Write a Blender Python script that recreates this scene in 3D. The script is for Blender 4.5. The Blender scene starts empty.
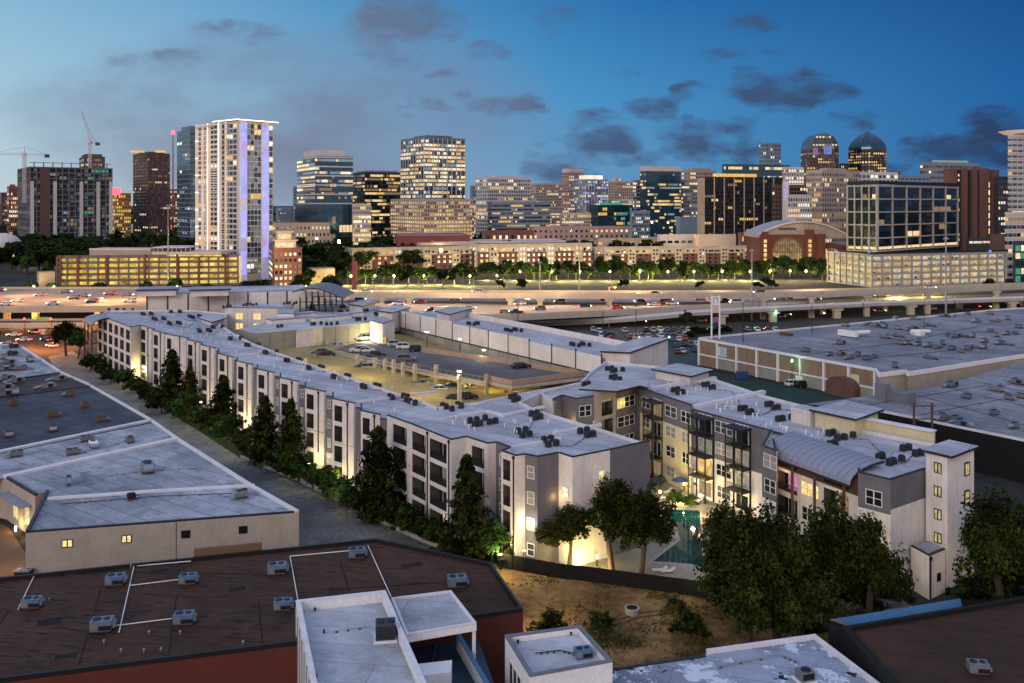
import bpy, math, random
from mathutils import Vector, Matrix
from mathutils.geometry import tessellate_polygon
R = random.Random(7)
SC = bpy.context.scene
COL = SC.collection
PI = math.pi
# ---- survey of the site: camera 47 m up, level; bearings and depressions turned into ground points
F, CX, HZ, H = 900.0, 512.0, 203.0, 47.0
def P(px, py, h=0.0):
    Y = F*(H-h)/(py-HZ)
    return Vector(((px-CX)*Y/F, Y, h))
def PY(px, Y, z=0.0):
    return Vector(((px-CX)*Y/F, Y, z))
def ZAT(py, Y):
    return H-(py-HZ)*Y/F

# ---------------------------------------------------------------- materials
MATS = {}
def nodes(name):
    m = bpy.data.materials.new(name); m.use_nodes = True
    nt = m.node_tree
    return m, nt, nt.nodes['Principled BSDF']
def N(nt, t, **kw):
    n = nt.nodes.new(t)
    for k, v in kw.items(): setattr(n, k, v)
    return n
def noise(nt, vec, scale, detail=4, rough=.6):
    n = N(nt, 'ShaderNodeTexNoise'); n.inputs['Scale'].default_value = scale
    n.inputs['Detail'].default_value = detail; n.inputs['Roughness'].default_value = rough
    nt.links.new(vec, n.inputs['Vector']); return n.outputs['Fac']
def ramp(nt, fac, stops):
    r = N(nt, 'ShaderNodeValToRGB'); e = r.color_ramp.elements
    while len(e) < len(stops): e.new(.5)
    for i, (p, c) in enumerate(stops):
        e[i].position = p; e[i].color = (*c, 1) if len(c) == 3 else c
    nt.links.new(fac, r.inputs['Fac']); return r.outputs['Color']
def mixc(nt, fac, a, b, mode='MIX'):
    m = N(nt, 'ShaderNodeMix', data_type='RGBA', blend_type=mode)
    for s, v in ((m.inputs[0], fac), (m.inputs[6], a), (m.inputs[7], b)):
        if isinstance(v, (int, float)): s.default_value = v
        elif isinstance(v, tuple): s.default_value = (*v, 1)
        else: nt.links.new(v, s)
    return m.outputs[2]
def math_(nt, op, a, b=0.0, clamp=False):
    m = N(nt, 'ShaderNodeMath', operation=op); m.use_clamp = clamp
    for s, v in ((m.inputs[0], a), (m.inputs[1], b)):
        if isinstance(v, (int, float)): s.default_value = v
        else: nt.links.new(v, s)
    return m.outputs[0]
def pos(nt, sc=(1, 1, 1)):
    g = N(nt, 'ShaderNodeNewGeometry'); m = N(nt, 'ShaderNodeMapping')
    m.inputs['Scale'].default_value = sc
    nt.links.new(g.outputs['Position'], m.inputs['Vector']); return m.outputs['Vector']
def mul(c, k): return tuple(min(1, x*k) for x in c)
def surf(name, col, rough=.85, var=.25, scale=.35, fine=3.0, streak=0, bump=0, metal=0, spec=.3):
    """weathered plain surface: large soft blotches, fine grain, optional vertical rain streaks"""
    m, nt, b = nodes(name)
    v = pos(nt)
    a = noise(nt, v, scale, 5); f = noise(nt, v, fine, 3)
    c = ramp(nt, a, [(.25, mul(col, 1-var)), (.75, mul(col, 1+var*.6))])
    c = mixc(nt, .35, c, ramp(nt, f, [(.3, mul(col, .7)), (.7, mul(col, 1.2))]))
    if streak:
        s = noise(nt, pos(nt, (1.3, 1.3, .08)), 1.2, 4)
        c = mixc(nt, math_(nt, 'MULTIPLY', ramp(nt, s, [(.5, (0, 0, 0)), (.8, (1, 1, 1))]), streak), c, mul(col, .45))
    nt.links.new(c, b.inputs['Base Color'])
    b.inputs['Roughness'].default_value = rough; b.inputs['Metallic'].default_value = metal
    b.inputs['Specular IOR Level'].default_value = spec
    if bump:
        bp = N(nt, 'ShaderNodeBump'); bp.inputs['Strength'].default_value = bump; bp.inputs['Distance'].default_value = .05
        nt.links.new(f, bp.inputs['Height']); nt.links.new(bp.outputs[0], b.inputs['Normal'])
    MATS[name] = m; return m
def roofing(name, col, dark, amount=.5, ang=0.0, seam=1.0, rust=None, smear=.22):
    """sheet roofing: seams every few metres, ponding stains, patched spots"""
    m, nt, b = nodes(name)
    g = N(nt, 'ShaderNodeNewGeometry'); mp = N(nt, 'ShaderNodeMapping')
    mp.inputs['Rotation'].default_value = (0, 0, ang); nt.links.new(g.outputs['Position'], mp.inputs['Vector'])
    v = mp.outputs['Vector']
    big = noise(nt, v, .06, 6, .65); mid = noise(nt, v, .3, 5, .7); fin = noise(nt, v, 2.5, 3)
    st = math_(nt, 'ADD', math_(nt, 'MULTIPLY', big, .65), math_(nt, 'MULTIPLY', mid, .35))
    c = ramp(nt, st, [(.34, dark), (.44+.10*amount, mul(col, .74)), (.54+.05*amount, col), (.66, mul(col, 1.16))])
    wet = noise(nt, v, .11, 8, .72)
    c = mixc(nt, math_(nt, 'MULTIPLY', ramp(nt, wet, [(.56, (0, 0, 0)), (.60, (1, 1, 1)), (.66, (.35, .35, .35))]), amount*1.1), c, dark)
    c = mixc(nt, .25, c, ramp(nt, fin, [(.3, mul(col, .6)), (.7, mul(col, 1.25))]))
    br = N(nt, 'ShaderNodeTexBrick'); br.inputs['Scale'].default_value = .12
    br.inputs['Mortar Size'].default_value = .012; br.inputs['Brick Width'].default_value = 2.4; br.inputs['Row Height'].default_value = .36
    br.inputs['Color1'].default_value = (1, 1, 1, 1); br.inputs['Color2'].default_value = (.74, .74, .77, 1); br.inputs['Mortar'].default_value = (.36, .36, .38, 1)
    nt.links.new(v, br.inputs['Vector'])
    c = mixc(nt, .75*seam, c, br.outputs['Color'], 'MULTIPLY')
    ms = N(nt, 'ShaderNodeMapping'); ms.inputs['Scale'].default_value = (.22, 1.5, 1); ms.inputs['Rotation'].default_value = (0, 0, .35); nt.links.new(v, ms.inputs['Vector'])
    sm = noise(nt, ms.outputs['Vector'], .55, 6, .7)
    c = mixc(nt, math_(nt, 'MULTIPLY', ramp(nt, sm, [(.60, (0, 0, 0)), (.66, (1, 1, 1))]), smear*1.1), c, dark)
    s2_ = noise(nt, ms.outputs['Vector'], 1.7, 5, .65)
    c = mixc(nt, math_(nt, 'MULTIPLY', ramp(nt, s2_, [(.575, (0, 0, 0)), (.60, (1, 1, 1))]), min(1, smear*1.3)), c, mul(dark, .7))
    sl = noise(nt, ms.outputs['Vector'], .30, 4, .5)
    c = mixc(nt, math_(nt, 'MULTIPLY', ramp(nt, sl, [(.58, (0, 0, 0)), (.70, (1, 1, 1))]), .10), c, mul(col, 1.3))
    if rust:
        r_ = noise(nt, v, .17, 6, .75)
        c = mixc(nt, ramp(nt, r_, [(.515, (0, 0, 0)), (.522, (1, 1, 1))]), c, rust)
        r2 = noise(nt, v, .45, 4, .6); c = mixc(nt, ramp(nt, r2, [(.66, (0, 0, 0)), (.67, (1, 1, 1))]), c, (.02, .022, .03))
    nt.links.new(c, b.inputs['Base Color']); b.inputs['Roughness'].default_value = .75
    b.inputs['Specular IOR Level'].default_value = .25
    MATS[name] = m; return m
def glow(name, col, s, var=.7, scale=.9):
    """a lit interior behind glass: uneven brightness from room to room"""
    m, nt, b = nodes(name)
    a = noise(nt, pos(nt), scale, 3, .7)
    k = ramp(nt, a, [(.3, (1-var,)*3), (.7, (1, 1, 1))])
    b.inputs['Base Color'].default_value = (.03, .03, .03, 1); b.inputs['Roughness'].default_value = .3
    hu = noise(nt, pos(nt), scale*.6, 2, .5)
    nt.links.new(ramp(nt, hu, [(.34, (col[0], col[1]*.80, col[2]*.55)), (.5, col), (.66, (col[0]*.95, min(1, col[1]*1.12), min(1, col[2]*1.5)))]), b.inputs['Emission Color'])
    nt.links.new(math_(nt, 'MULTIPLY', k, s), b.inputs['Emission Strength'])
    MATS[name] = m; return m
def lamp_mat(name, col, s):
    m, nt, b = nodes(name)
    b.inputs['Base Color'].default_value = (*col, 1); b.inputs['Emission Color'].default_value = (*col, 1)
    b.inputs['Emission Strength'].default_value = s
    n_ = noise(nt, pos(nt), 6.0, 2); nt.links.new(math_(nt, 'ADD', math_(nt, 'MULTIPLY', n_, .2*s), .9*s), b.inputs['Emission Strength'])
    MATS[name] = m; return m
def glass(name, col, rough=.08, metal=.0, var=.4):
    m, nt, b = nodes(name)
    a = noise(nt, pos(nt), .7, 3)
    nt.links.new(ramp(nt, a, [(.3, mul(col, 1-var)), (.7, mul(col, 1+var))]), b.inputs['Base Color'])
    b.inputs['Roughness'].default_value = rough; b.inputs['Metallic'].default_value = metal
    b.inputs['Specular IOR Level'].default_value = .5
    MATS[name] = m; return m
def leafy(name, c1, c2, c3):
    m, nt, b = nodes(name)
    v = pos(nt); a = noise(nt, v, .55, 3); f = noise(nt, v, 5, 2)
    t = math_(nt, 'ADD', math_(nt, 'MULTIPLY', a, .6), math_(nt, 'MULTIPLY', f, .4))
    nt.links.new(ramp(nt, t, [(.33, c1), (.52, c2), (.7, c3)]), b.inputs['Base Color'])
    b.inputs['Roughness'].default_value = .8; b.inputs['Specular IOR Level'].default_value = .05
    MATS[name] = m; return m
def brick(name, c1, c2, mortar, scale=1.0):
    m, nt, b = nodes(name)
    g = N(nt, 'ShaderNodeNewGeometry'); sx = N(nt, 'ShaderNodeSeparateXYZ'); cb = N(nt, 'ShaderNodeCombineXYZ')
    nt.links.new(g.outputs['Position'], sx.inputs[0])
    nt.links.new(math_(nt, 'ADD', sx.outputs[0], sx.outputs[1]), cb.inputs[0]); nt.links.new(sx.outputs[2], cb.inputs[1])
    t = N(nt, 'ShaderNodeTexBrick'); t.inputs['Scale'].default_value = scale
    t.inputs['Color1'].default_value = (*c1, 1); t.inputs['Color2'].default_value = (*c2, 1); t.inputs['Mortar'].default_value = (*mortar, 1)
    t.inputs['Brick Width'].default_value = .45; t.inputs['Row Height'].default_value = .16; t.inputs['Mortar Size'].default_value = .014
    nt.links.new(cb.outputs[0], t.inputs['Vector'])
    c = mixc(nt, .6, t.outputs['Color'], ramp(nt, noise(nt, pos(nt), .5, 5), [(.3, mul(c1, .6)), (.7, mul(c2, 1.2))]))
    nt.links.new(c, b.inputs['Base Color']); b.inputs['Roughness'].default_value = .9
    MATS[name] = m; return m

# near walls and roofs
surf('stucco_pink', (.70, .63, .59), streak=.4); surf('stucco_white', (.76, .71, .66), streak=.4)
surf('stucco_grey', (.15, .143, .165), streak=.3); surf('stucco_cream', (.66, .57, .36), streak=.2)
surf('stucco_tan', (.40, .345, .29), streak=.15); surf('panel_olive', (.30, .29, .24), streak=.3)
surf('coping_dark', (.025, .025, .03), .5); surf('coping_white', (.68, .66, .68), .6)
surf('dark_metal', (.022, .023, .026), .45, metal=.3); surf('black_wall', (.007, .007, .007))
surf('grey_metal', (.30, .31, .33), .4, metal=.6); surf('white_frame', (.72, .72, .70), .5)
surf('white_paint', (.78, .77, .76), .6, var=.12); surf('concrete', (.40, .37, .34), bump=.2, streak=.2)
surf('concrete_warm', (.46, .40, .30), streak=.3); surf('recess_dark', (.012, .011, .010))  # recess_dark: shade inside the openings is put into this near-black colour
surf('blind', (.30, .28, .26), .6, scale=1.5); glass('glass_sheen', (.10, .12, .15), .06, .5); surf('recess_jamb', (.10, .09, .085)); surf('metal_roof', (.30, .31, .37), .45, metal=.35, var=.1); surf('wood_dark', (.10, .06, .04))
surf('rust_box', (.16, .09, .05)); surf('unit_grey', (.17, .18, .20), .5, metal=.2); surf('unit_slate', (.13, .19, .26), .5, metal=.2); surf('unit_blue', (.10, .19, .30), .45, metal=.3)
surf('condenser', (.055, .058, .065), .5, metal=.2); surf('fan_black', (.012, .012, .013), .5)
surf('blue_metal', (.055, .17, .30), .45, metal=.2); surf('navy_floor', (.03, .05, .075), .5)
surf('tile_tan', (.36, .29, .22)); surf('dock_wood', (.16, .09, .055), scale=1.2)
roofing('roof_pale', (.52, .53, .57), (.27, .28, .33), .4, .63, 1.0, smear=.12)
roofing('roof_white', (.43, .46, .51), (.09, .10, .135), .8, .63)
roofing('roof_retail', (.30, .31, .345), (.10, .10, .125), .75, .63)
roofing('roof_dark', (.085, .10, .13), (.014, .016, .022), .8, .63, smear=.35)
roofing('roof_brownish', (.07, .058, .058), (.03, .027, .03), .6, .63)
roofing('roof_brown', (.074, .031, .016), (.006, .004, .003), .55, .12, .6, smear=.75)
roofing('roof_grey_near', (.50, .53, .58), (.20, .19, .20), .3, .12, .5, smear=.04)
roofing('roof_patch', (.30, .34, .42), (.08, .09, .11), .4, .3, .5, rust=(.55, .62, .70), smear=.05)
brick('brick_red', (.14, .022, .012), (.09, .018, .012), (.07, .03, .022), 1.0)
brick('brick_city', (.22, .09, .06), (.17, .075, .055), (.2, .12, .1), .6)
brick('brick_brown', (.15, .075, .055), (.12, .06, .045), (.12, .08, .06), .6)
# far walls
surf('far_white', (.60, .55, .52), scale=.05); surf('brown_tower', (.17, .085, .07), scale=.05); surf('far_tan', (.44, .35, .28), scale=.05); surf('far_pink', (.42, .28, .25), scale=.05)
surf('far_grey', (.24, .25, .28), scale=.05); surf('far_dark', (.05, .055, .065), scale=.05); surf('far_black', (.02, .021, .026), scale=.05)
surf('far_brown', (.12, .075, .06), scale=.05); surf('far_red', (.26, .08, .07), scale=.05); surf('far_roof', (.33, .33, .37), scale=.1)
surf('far_green_roof', (.10, .40, .26), scale=.2); surf('far_cream', (.62, .51, .38), scale=.05); surf('far_concrete', (.17, .17, .175), scale=.05)
surf('crane_white', (.55, .55, .55)); surf('far_gold', (.45, .28, .06), scale=.05); surf('far_bluegrey', (.20, .26, .33), scale=.05)
surf('hills_far', (.05, .07, .085), scale=.01)
glass('glass_dark', (.012, .015, .02)); glass('glass_blue', (.03, .085, .15), .12, .55); glass('glass_teal', (.025, .07, .10), .12, .5)
glass('glass_black', (.008, .012, .016), .1, .3); glass('glass_grey', (.10, .13, .17), .15, .5)
glow('lit_warm', (1, .72, .34), 1.5); glow('lit_gold', (1, .60, .16), 1.3); glow('lit_pale', (1, .88, .62), 1.7); glass('glass_pale', (.36, .44, .55), .12, .7, .3); glow('lit_panel', (.20, .34, 1), .75, .5, .1)
glow('lit_dim', (1, .62, .30), .38); glow('lit_white', (1, .95, .80), 1.6); glow('lit_cool', (.55, .80, .95), .5); glow('lit_near', (1, .74, .26), 1.5, .6, 2.5)
glow('lit_yellow', (1, .70, .14), 1.25, .92, .22); glow('lit_garage', (1, .80, .45), .85, .8, .2); glow('lit_violet', (.42, .40, 1.0), 1.25, .35, .12); glow('lit_pink', (.9, .25, .75), 1.0)
glow('lit_blue', (.12, .30, 1), 1.6); glow('lit_green', (.08, .7, .4), .55, .5)
glow('lit_red', (1, .06, .08), 4, .2); glow('lit_crown', (1, .86, .72), 1.3, .4, .1); glow('lit_purple', (.45, .30, .75), .6)
lamp_mat('lamp_warm', (1, .74, .34), 12); lamp_mat('lamp_orange', (1, .42, .08), 12); lamp_mat('lamp_green', (.25, 1, .4), 6); lamp_mat('lamp_white', (1, .93, .78), 14)
lamp_mat('head_light', (1, .93, .8), 9); lamp_mat('tail_light', (1, .05, .03), 5); lamp_mat('signal_red', (1, .03, .04), 10); lamp_mat('led_line', (1, .84, .70), 1.7)
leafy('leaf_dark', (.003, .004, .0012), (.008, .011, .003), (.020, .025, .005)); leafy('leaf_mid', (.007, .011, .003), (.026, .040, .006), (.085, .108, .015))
leafy('leaf_olive', (.006, .007, .002), (.026, .029, .005), (.080, .080, .013)); leafy('leaf_bright', (.012, .035, .009), (.035, .085, .018), (.085, .14, .03)); leafy('leaf_far', (.006, .012, .005), (.018, .034, .011), (.05, .075, .022))  # leaf_bright: lamplight on foliage is put into this lighter green
leafy('leaf_autumn', (.04, .03, .01), (.11, .08, .02), (.2, .15, .03))
surf('bark', (.07, .052, .04), scale=2, bump=.4)
for n_, c_ in dict(white=(.62, .62, .60), black=(.012, .012, .014), silver=(.38, .39, .40), grey=(.11, .115, .12), red=(.30, .02, .02), blue=(.03, .07, .18), tan=(.33, .29, .22)).items():
    surf('car_'+n_, c_, .28, var=.06, spec=.6)
surf('tyre', (.012, .012, .012), .8); surf('rim', (.4, .4, .42), .35, metal=.8)

# ---------------------------------------------------------------- objects
def origin_of(o):
    v = Vector((0, 0, 0))
    while o is not None: v += o.location; o = o.parent
    return v
def tag(o, label=None, cat=None, group=None, kind=None):
    if label: o['label'] = label
    if cat: o['category'] = cat
    if group: o['group'] = group
    if kind: o['kind'] = kind
    return o
def empty(name, label, cat, loc=(0, 0, 0), group=None):
    o = bpy.data.objects.new(name, None); COL.objects.link(o); o.location = loc
    o.empty_display_size = .5
    return tag(o, label, cat, group)
def link(name, me, parent=None, loc=(0, 0, 0), rz=0.0):
    """loc is a world point; the parent chain is unrotated while building"""
    o = bpy.data.objects.new(name, me); COL.objects.link(o)
    o.parent = parent
    o.location = Vector(loc) - (origin_of(parent) if parent else Vector((0, 0, 0)))
    o.rotation_euler.z = rz
    return o
def copy_tree(o, parent=None):
    c = o.copy(); COL.objects.link(c); c.parent = parent
    for ch in list(o.children): copy_tree(ch, c)
    return c
class MB:
    def __init__(s): s.v = []; s.f = []; s.m = []; s.mats = []
    def mi(s, mat):
        if mat not in s.mats: s.mats.append(mat)
        return s.mats.index(mat)
    def face(s, pts, mat):
        i = len(s.v); s.v += [tuple(p) for p in pts]; s.f.append(tuple(range(i, i+len(pts)))); s.m.append(s.mi(mat))
    def hexa(s, b, t, mat, top=None):
        """b, t: four bottom / top points counter-clockwise seen from above"""
        i = len(s.v); s.v += [tuple(p) for p in b]+[tuple(p) for p in t]; k = s.mi(mat)
        s.f += [(i+3, i+2, i+1, i), (i+4, i+5, i+6, i+7)]; s.m += [k, s.mi(top) if top else k]
        for a in range(4):
            c = (a+1) % 4; s.f.append((i+a, i+c, i+4+c, i+4+a)); s.m.append(k)
    def box(s, x0, x1, y0, y1, z0, z1, mat, top=None):
        s.hexa([(x0, y0, z0), (x1, y0, z0), (x1, y1, z0), (x0, y1, z0)], [(x0, y0, z1), (x1, y0, z1), (x1, y1, z1), (x0, y1, z1)], mat, top)
    def obox(s, c, d, l, w, z0, z1, mat, top=None):
        """box centred on c, l along unit direction d, w across"""
        d = Vector((d[0], d[1])).normalized(); n = Vector((-d.y, d.x)); c = Vector((c[0], c[1]))
        q = [c-d*l/2-n*w/2, c+d*l/2-n*w/2, c+d*l/2+n*w/2, c-d*l/2+n*w/2]
        s.hexa([(p.x, p.y, z0) for p in q], [(p.x, p.y, z1) for p in q], mat, top)
    def strip(s, a, b, w, z0, z1, mat, off=0.0, za=None, zb=None):
        """upright slab from a to b; inner side w to the left (behind a wall seen from the right-hand side)"""
        a = Vector((a[0], a[1])); b = Vector((b[0], b[1])); d = (b-a).normalized(); n = Vector((-d.y, d.x))
        a = a-n*off; b = b-n*off
        q = [a, b, b+n*w, a+n*w]
        z1 += (len(s.f) % 7)*.0016
        s.hexa([(p.x, p.y, z0) for p in q], [(p.x, p.y, z1) for p in q], mat)
    def poly(s, pts, mat, z=None):
        pts = [Vector((p[0], p[1], p[2] if z is None else z)) for p in pts]
        i = len(s.v); s.v += [tuple(p) for p in pts]; k = s.mi(mat)
        for t in tessellate_polygon([[Vector((p.x, p.y, 0)) for p in pts]]):
            a, b, c = (pts[j] for j in t)
            if (b.x-a.x)*(c.y-a.y)-(b.y-a.y)*(c.x-a.x) < 0: t = (t[0], t[2], t[1])
            s.f.append(tuple(i+j for j in t)); s.m.append(k)
    def prism(s, pts, z0, z1, mat, top=None):
        """vertical prism over a plan polygon"""
        pts = [Vector((p[0], p[1])) for p in pts]
        if sum(pts[i-1].x*pts[i].y-pts[i].x*pts[i-1].y for i in range(len(pts))) < 0: pts = pts[::-1]
        s.poly([(p.x, p.y, z1) for p in pts], top or mat)
        for i in range(len(pts)):
            a, b = pts[i-1], pts[i]
            s.face([(a.x, a.y, z0), (b.x, b.y, z0), (b.x, b.y, z1), (a.x, a.y, z1)], mat)
    def tube(s, a, b, r0, r1, mat, n=6, cap=True):
        a, b = Vector(a), Vector(b); d = (b-a).normalized()
        u = d.orthogonal().normalized(); w = d.cross(u)
        i = len(s.v); k = s.mi(mat)
        for p, r in ((a, r0), (b, r1)):
            for j in range(n):
                t = 2*PI*j/n; s.v.append(tuple(p+u*math.cos(t)*r+w*math.sin(t)*r))
        for j in range(n):
            l = (j+1) % n; s.f.append((i+j, i+l, i+n+l, i+n+j)); s.m.append(k)
        if cap:
            s.f.append(tuple(i+n+j for j in range(n))); s.m.append(k)
            s.f.append(tuple(i+j for j in reversed(range(n)))); s.m.append(k)
    def mesh(s, name, org=(0, 0, 0), smooth=False):
        me = bpy.data.meshes.new(name)
        ox, oy, oz = org
        me.from_pydata([(x-ox, y-oy, z-oz) for x, y, z in s.v], [], s.f)
        for m in s.mats: me.materials.append(MATS[m])
        me.polygons.foreach_set('material_index', s.m)
        if smooth: me.polygons.foreach_set('use_smooth', [True]*len(s.f))
        me.update(); return me
    def build(s, name, parent=None, smooth=False, loc=None):
        """world-coordinate mesh hung under parent (or a top-level mesh whose origin is loc)"""
        if parent is not None:
            org = origin_of(parent); o = bpy.data.objects.new(name, s.mesh(name, org, smooth)); o.parent = parent
        else:
            org = Vector(loc) if loc is not None else Vector((0, 0, 0))
            o = bpy.data.objects.new(name, s.mesh(name, org, smooth)); o.location = org
        COL.objects.link(o); return o
def each(m, name, parent):
    """every separate piece of the builder becomes a part of its own"""
    par = list(range(len(m.v)))
    def find(i):
        while par[i] != i: par[i] = par[par[i]]; i = par[i]
        return i
    for f_ in m.f:
        for i in f_[1:]: par[find(i)] = find(f_[0])
    g = {}
    for f_, k in zip(m.f, m.m): g.setdefault(find(f_[0]), []).append((f_, k))
    for fs in g.values():
        n = MB(); ids = {}
        for f_, k in fs:
            for i in f_:
                if i not in ids: ids[i] = len(n.v); n.v.append(m.v[i])
            n.f.append(tuple(ids[i] for i in f_)); n.m.append(n.mi(m.mats[k]))
        n.build(name, parent)
def struct(o): o['kind'] = 'structure'; return o
def xy(v): return Vector((v[0], v[1]))

# walls with real openings ------------------------------------------------------------------
def wallgrid(mb, a, b, z0, z1, ops, mat, back='recess_dark', jamb=None):
    """wall from a to b (left to right seen from outside); ops = (u0,u1,v0,v1,depth) in metres / heights"""
    a, b = xy(a), xy(b); d = (b-a); L = d.length; d = d/L; n = Vector((d.y, -d.x))
    us = sorted({0.0, L, *[o[0] for o in ops], *[o[1] for o in ops]}); vs = sorted({z0, z1, *[o[2] for o in ops], *[o[3] for o in ops]})
    pt = lambda u, v, dep=0.0: (a.x+d.x*u-n.x*dep, a.y+d.y*u-n.y*dep, v)
    for i in range(len(us)-1):
        for j in range(len(vs)-1):
            u, v = (us[i]+us[i+1])/2, (vs[j]+vs[j+1])/2
            if u < 0 or u > L or v < z0 or v > z1: continue
            if any(o[0] < u < o[1] and o[2] < v < o[3] for o in ops): continue
            mb.face([pt(us[i], vs[j]), pt(us[i+1], vs[j]), pt(us[i+1], vs[j+1]), pt(us[i], vs[j+1])], mat)
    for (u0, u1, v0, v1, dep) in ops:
        jm = jamb or ('recess_jamb' if dep > .5 else mat)  # deep openings get darker jambs, their shade put into the colour
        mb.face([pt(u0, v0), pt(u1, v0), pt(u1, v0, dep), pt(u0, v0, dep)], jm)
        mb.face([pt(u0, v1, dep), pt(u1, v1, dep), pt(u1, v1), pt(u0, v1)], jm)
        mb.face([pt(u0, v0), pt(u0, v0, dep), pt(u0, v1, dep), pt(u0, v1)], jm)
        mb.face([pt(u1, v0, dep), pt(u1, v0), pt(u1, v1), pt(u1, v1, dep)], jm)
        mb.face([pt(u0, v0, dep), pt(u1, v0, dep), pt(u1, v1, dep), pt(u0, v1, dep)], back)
def uv_point(a, b, u, v, out=0.0):
    a, b = xy(a), xy(b); d = (b-a).normalized(); n = Vector((d.y, -d.x))
    p = a+d*u+n*out; return Vector((p.x, p.y, v)), math.atan2(d.y, d.x)
MESHES = {}
def cached(key, fn):
    if key not in MESHES: MESHES[key] = fn().mesh(key[0])
    return MESHES[key]
def r1(x): return round(x, 1)
def window_frame_mb(w, h, cols, rail=True, fm='white_frame'):
    m = MB(); t = .09
    m.box(-w/2-t, w/2+t, -.04, .05, -h/2-t, -h/2, fm); m.box(-w/2-t, w/2+t, -.04, .05, h/2, h/2+t, fm)
    m.box(-w/2-t, -w/2, -.04, .05, -h/2, h/2, fm); m.box(w/2, w/2+t, -.04, .05, -h/2, h/2, fm)
    for i in range(1, cols):
        x = -w/2+w*i/cols; m.box(x-.07, x+.07, -.03, .05, -h/2, h/2, fm)
    if rail: m.box(-w/2, w/2, -.02, .05, -.04, .04, fm)
    return m
def pane_mb(w, h, mat):
    m = MB(); m.face([(-w/2, 0, -h/2), (w/2, 0, -h/2), (w/2, 0, h/2), (-w/2, 0, h/2)], mat); return m
def add_window(T, a, b, u, v, w, h, cols=2, mat='glass_dark', fm='white_frame'):
    if mat == 'glass_dark' and fm == 'white_frame': mat = R.choice(('glass_dark', 'glass_dark', 'glass_sheen', 'blind', 'blind', 'glass_dark'))
    p, ang = uv_point(a, b, u, v, .045)
    w, h = r1(w), r1(h)
    fr = link('window', cached(('window', w, h, cols, fm), lambda: window_frame_mb(w, h, cols, fm == 'white_frame', fm)), T, p, ang)
    n = Vector((math.sin(ang), -math.cos(ang), 0))
    pn = bpy.data.objects.new('pane', cached(('pane', w, h, mat), lambda: pane_mb(w, h, mat))); COL.objects.link(pn)
    pn.parent = fr; pn.location = (0, .02, 0)
    return fr
def railing_mb(w, h=1.05):
    m = MB(); m.box(-w/2, w/2, -.03, .03, h-.06, h, 'dark_metal'); m.box(-w/2, w/2, -.02, .02, .08, .13, 'dark_metal')
    n = max(3, int(w/.16))
    for i in range(n+1):
        x = -w/2+w*i/n; m.box(x-.024, x+.024, -.014, .014, 0, h, 'dark_metal')
    return m
def slider_mb(w, h, mat):
    m = MB(); m.box(-w/2, w/2, 0, .06, 0, h, mat)
    for x in (-w/2, 0, w/2): m.box(x-.06, x+.06, -.02, 0, 0, h, 'white_frame')
    m.box(-w/2-.06, w/2+.06, -.02, 0, h, h+.09, 'white_frame'); return m
def add_balcony(T, a, b, u0, u1, v0, depth, lit=None, door=.62):
    """railing and sliding door of a recessed balcony whose opening is already in the wall"""
    w = r1(u1-u0); p, ang = uv_point(a, b, (u0+u1)/2, v0, -.08)
    link('railing', cached(('railing', w), lambda: railing_mb(w)), T, p, ang)
    dw = r1(max(.9, w*door)); dm = lit or R.choice(('glass_dark', 'glass_dark', 'blind', 'glass_sheen', 'blind', 'lit_room_dim'))
    p, ang = uv_point(a, b, u0+(u1-u0)*.55, v0+.02, -depth+.12)
    link('balcony_door', cached(('door', dw, dm), lambda: slider_mb(dw, 2.2, dm)), T, p, ang)
def downpipe(T, a, b, u, z0, z1):
    p, ang = uv_point(a, b, u, z0, .1)
    m = MB(); m.box(p.x-.08, p.x+.08, p.y-.08, p.y+.08, z0, z1-.5, 'dark_metal'); m.box(p.x-.17, p.x+.17, p.y-.17, p.y+.17, z1-.5, z1-.1, 'dark_metal')
    m.build('downpipe', T)

# far facades: windows collected, the hundred nearest / largest become parts, the rest one part
class Wins:
    def __init__(s, T): s.T = T; s.w = []
    def add(s, p, ang, w, h, mat): s.w.append((p, ang, w, h, mat))
    def grid(s, a, b, z0, z1, nx, nz, fx=.6, fz=.6, lit=.3, mats=('lit_warm', 'lit_pale', 'lit_gold', 'lit_dim', 'lit_dim', 'lit_cool'), dark='glass_dark', skip=None, floorvar=.5, out=.08):
        a, b = xy(a), xy(b); L = (b-a).length; cw, ch = L/nx, (z1-z0)/nz
        for j in range(nz):
            fl = lit*(1-floorvar+2*floorvar*R.random())
            for i in range(nx):
                if skip and skip(i, j): continue
                p, ang = uv_point(a, b, (i+.5)*cw, z0+(j+.5)*ch, out)
                if i == 0 or R.random() > .55: on = R.random() < fl; lm = R.choice(mats)
                mat = lm if on else (R.choice(dark) if isinstance(dark, tuple) else dark)
                s.add(p, ang, round(cw*fx, 2), round(ch*fz, 2), mat)
    def flush(s, name='window', cap=98):
        litw = lambda t: 0 if t[4].startswith('lit') else 1
        s.w.sort(key=lambda t: (-t[2]*t[3]/(t[0].length**2), litw(t)))
        for (p, ang, w, h, mat) in s.w[:cap]:
            link(name, cached(('pane', w, h, mat), lambda: pane_mb(w, h, mat)), s.T, p, ang)
        rest = s.w[cap:]
        if rest:
            m = MB()
            for (p, ang, w, h, mat) in rest:
                c, q = math.cos(ang)*w/2, math.sin(ang)*w/2
                m.face([(p.x-c, p.y-q, p.z-h/2), (p.x+c, p.y+q, p.z-h/2), (p.x+c, p.y+q, p.z+h/2), (p.x-c, p.y-q, p.z+h/2)], mat)
            m.build('distant_windows', s.T)['kind'] = 'stuff'
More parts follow.
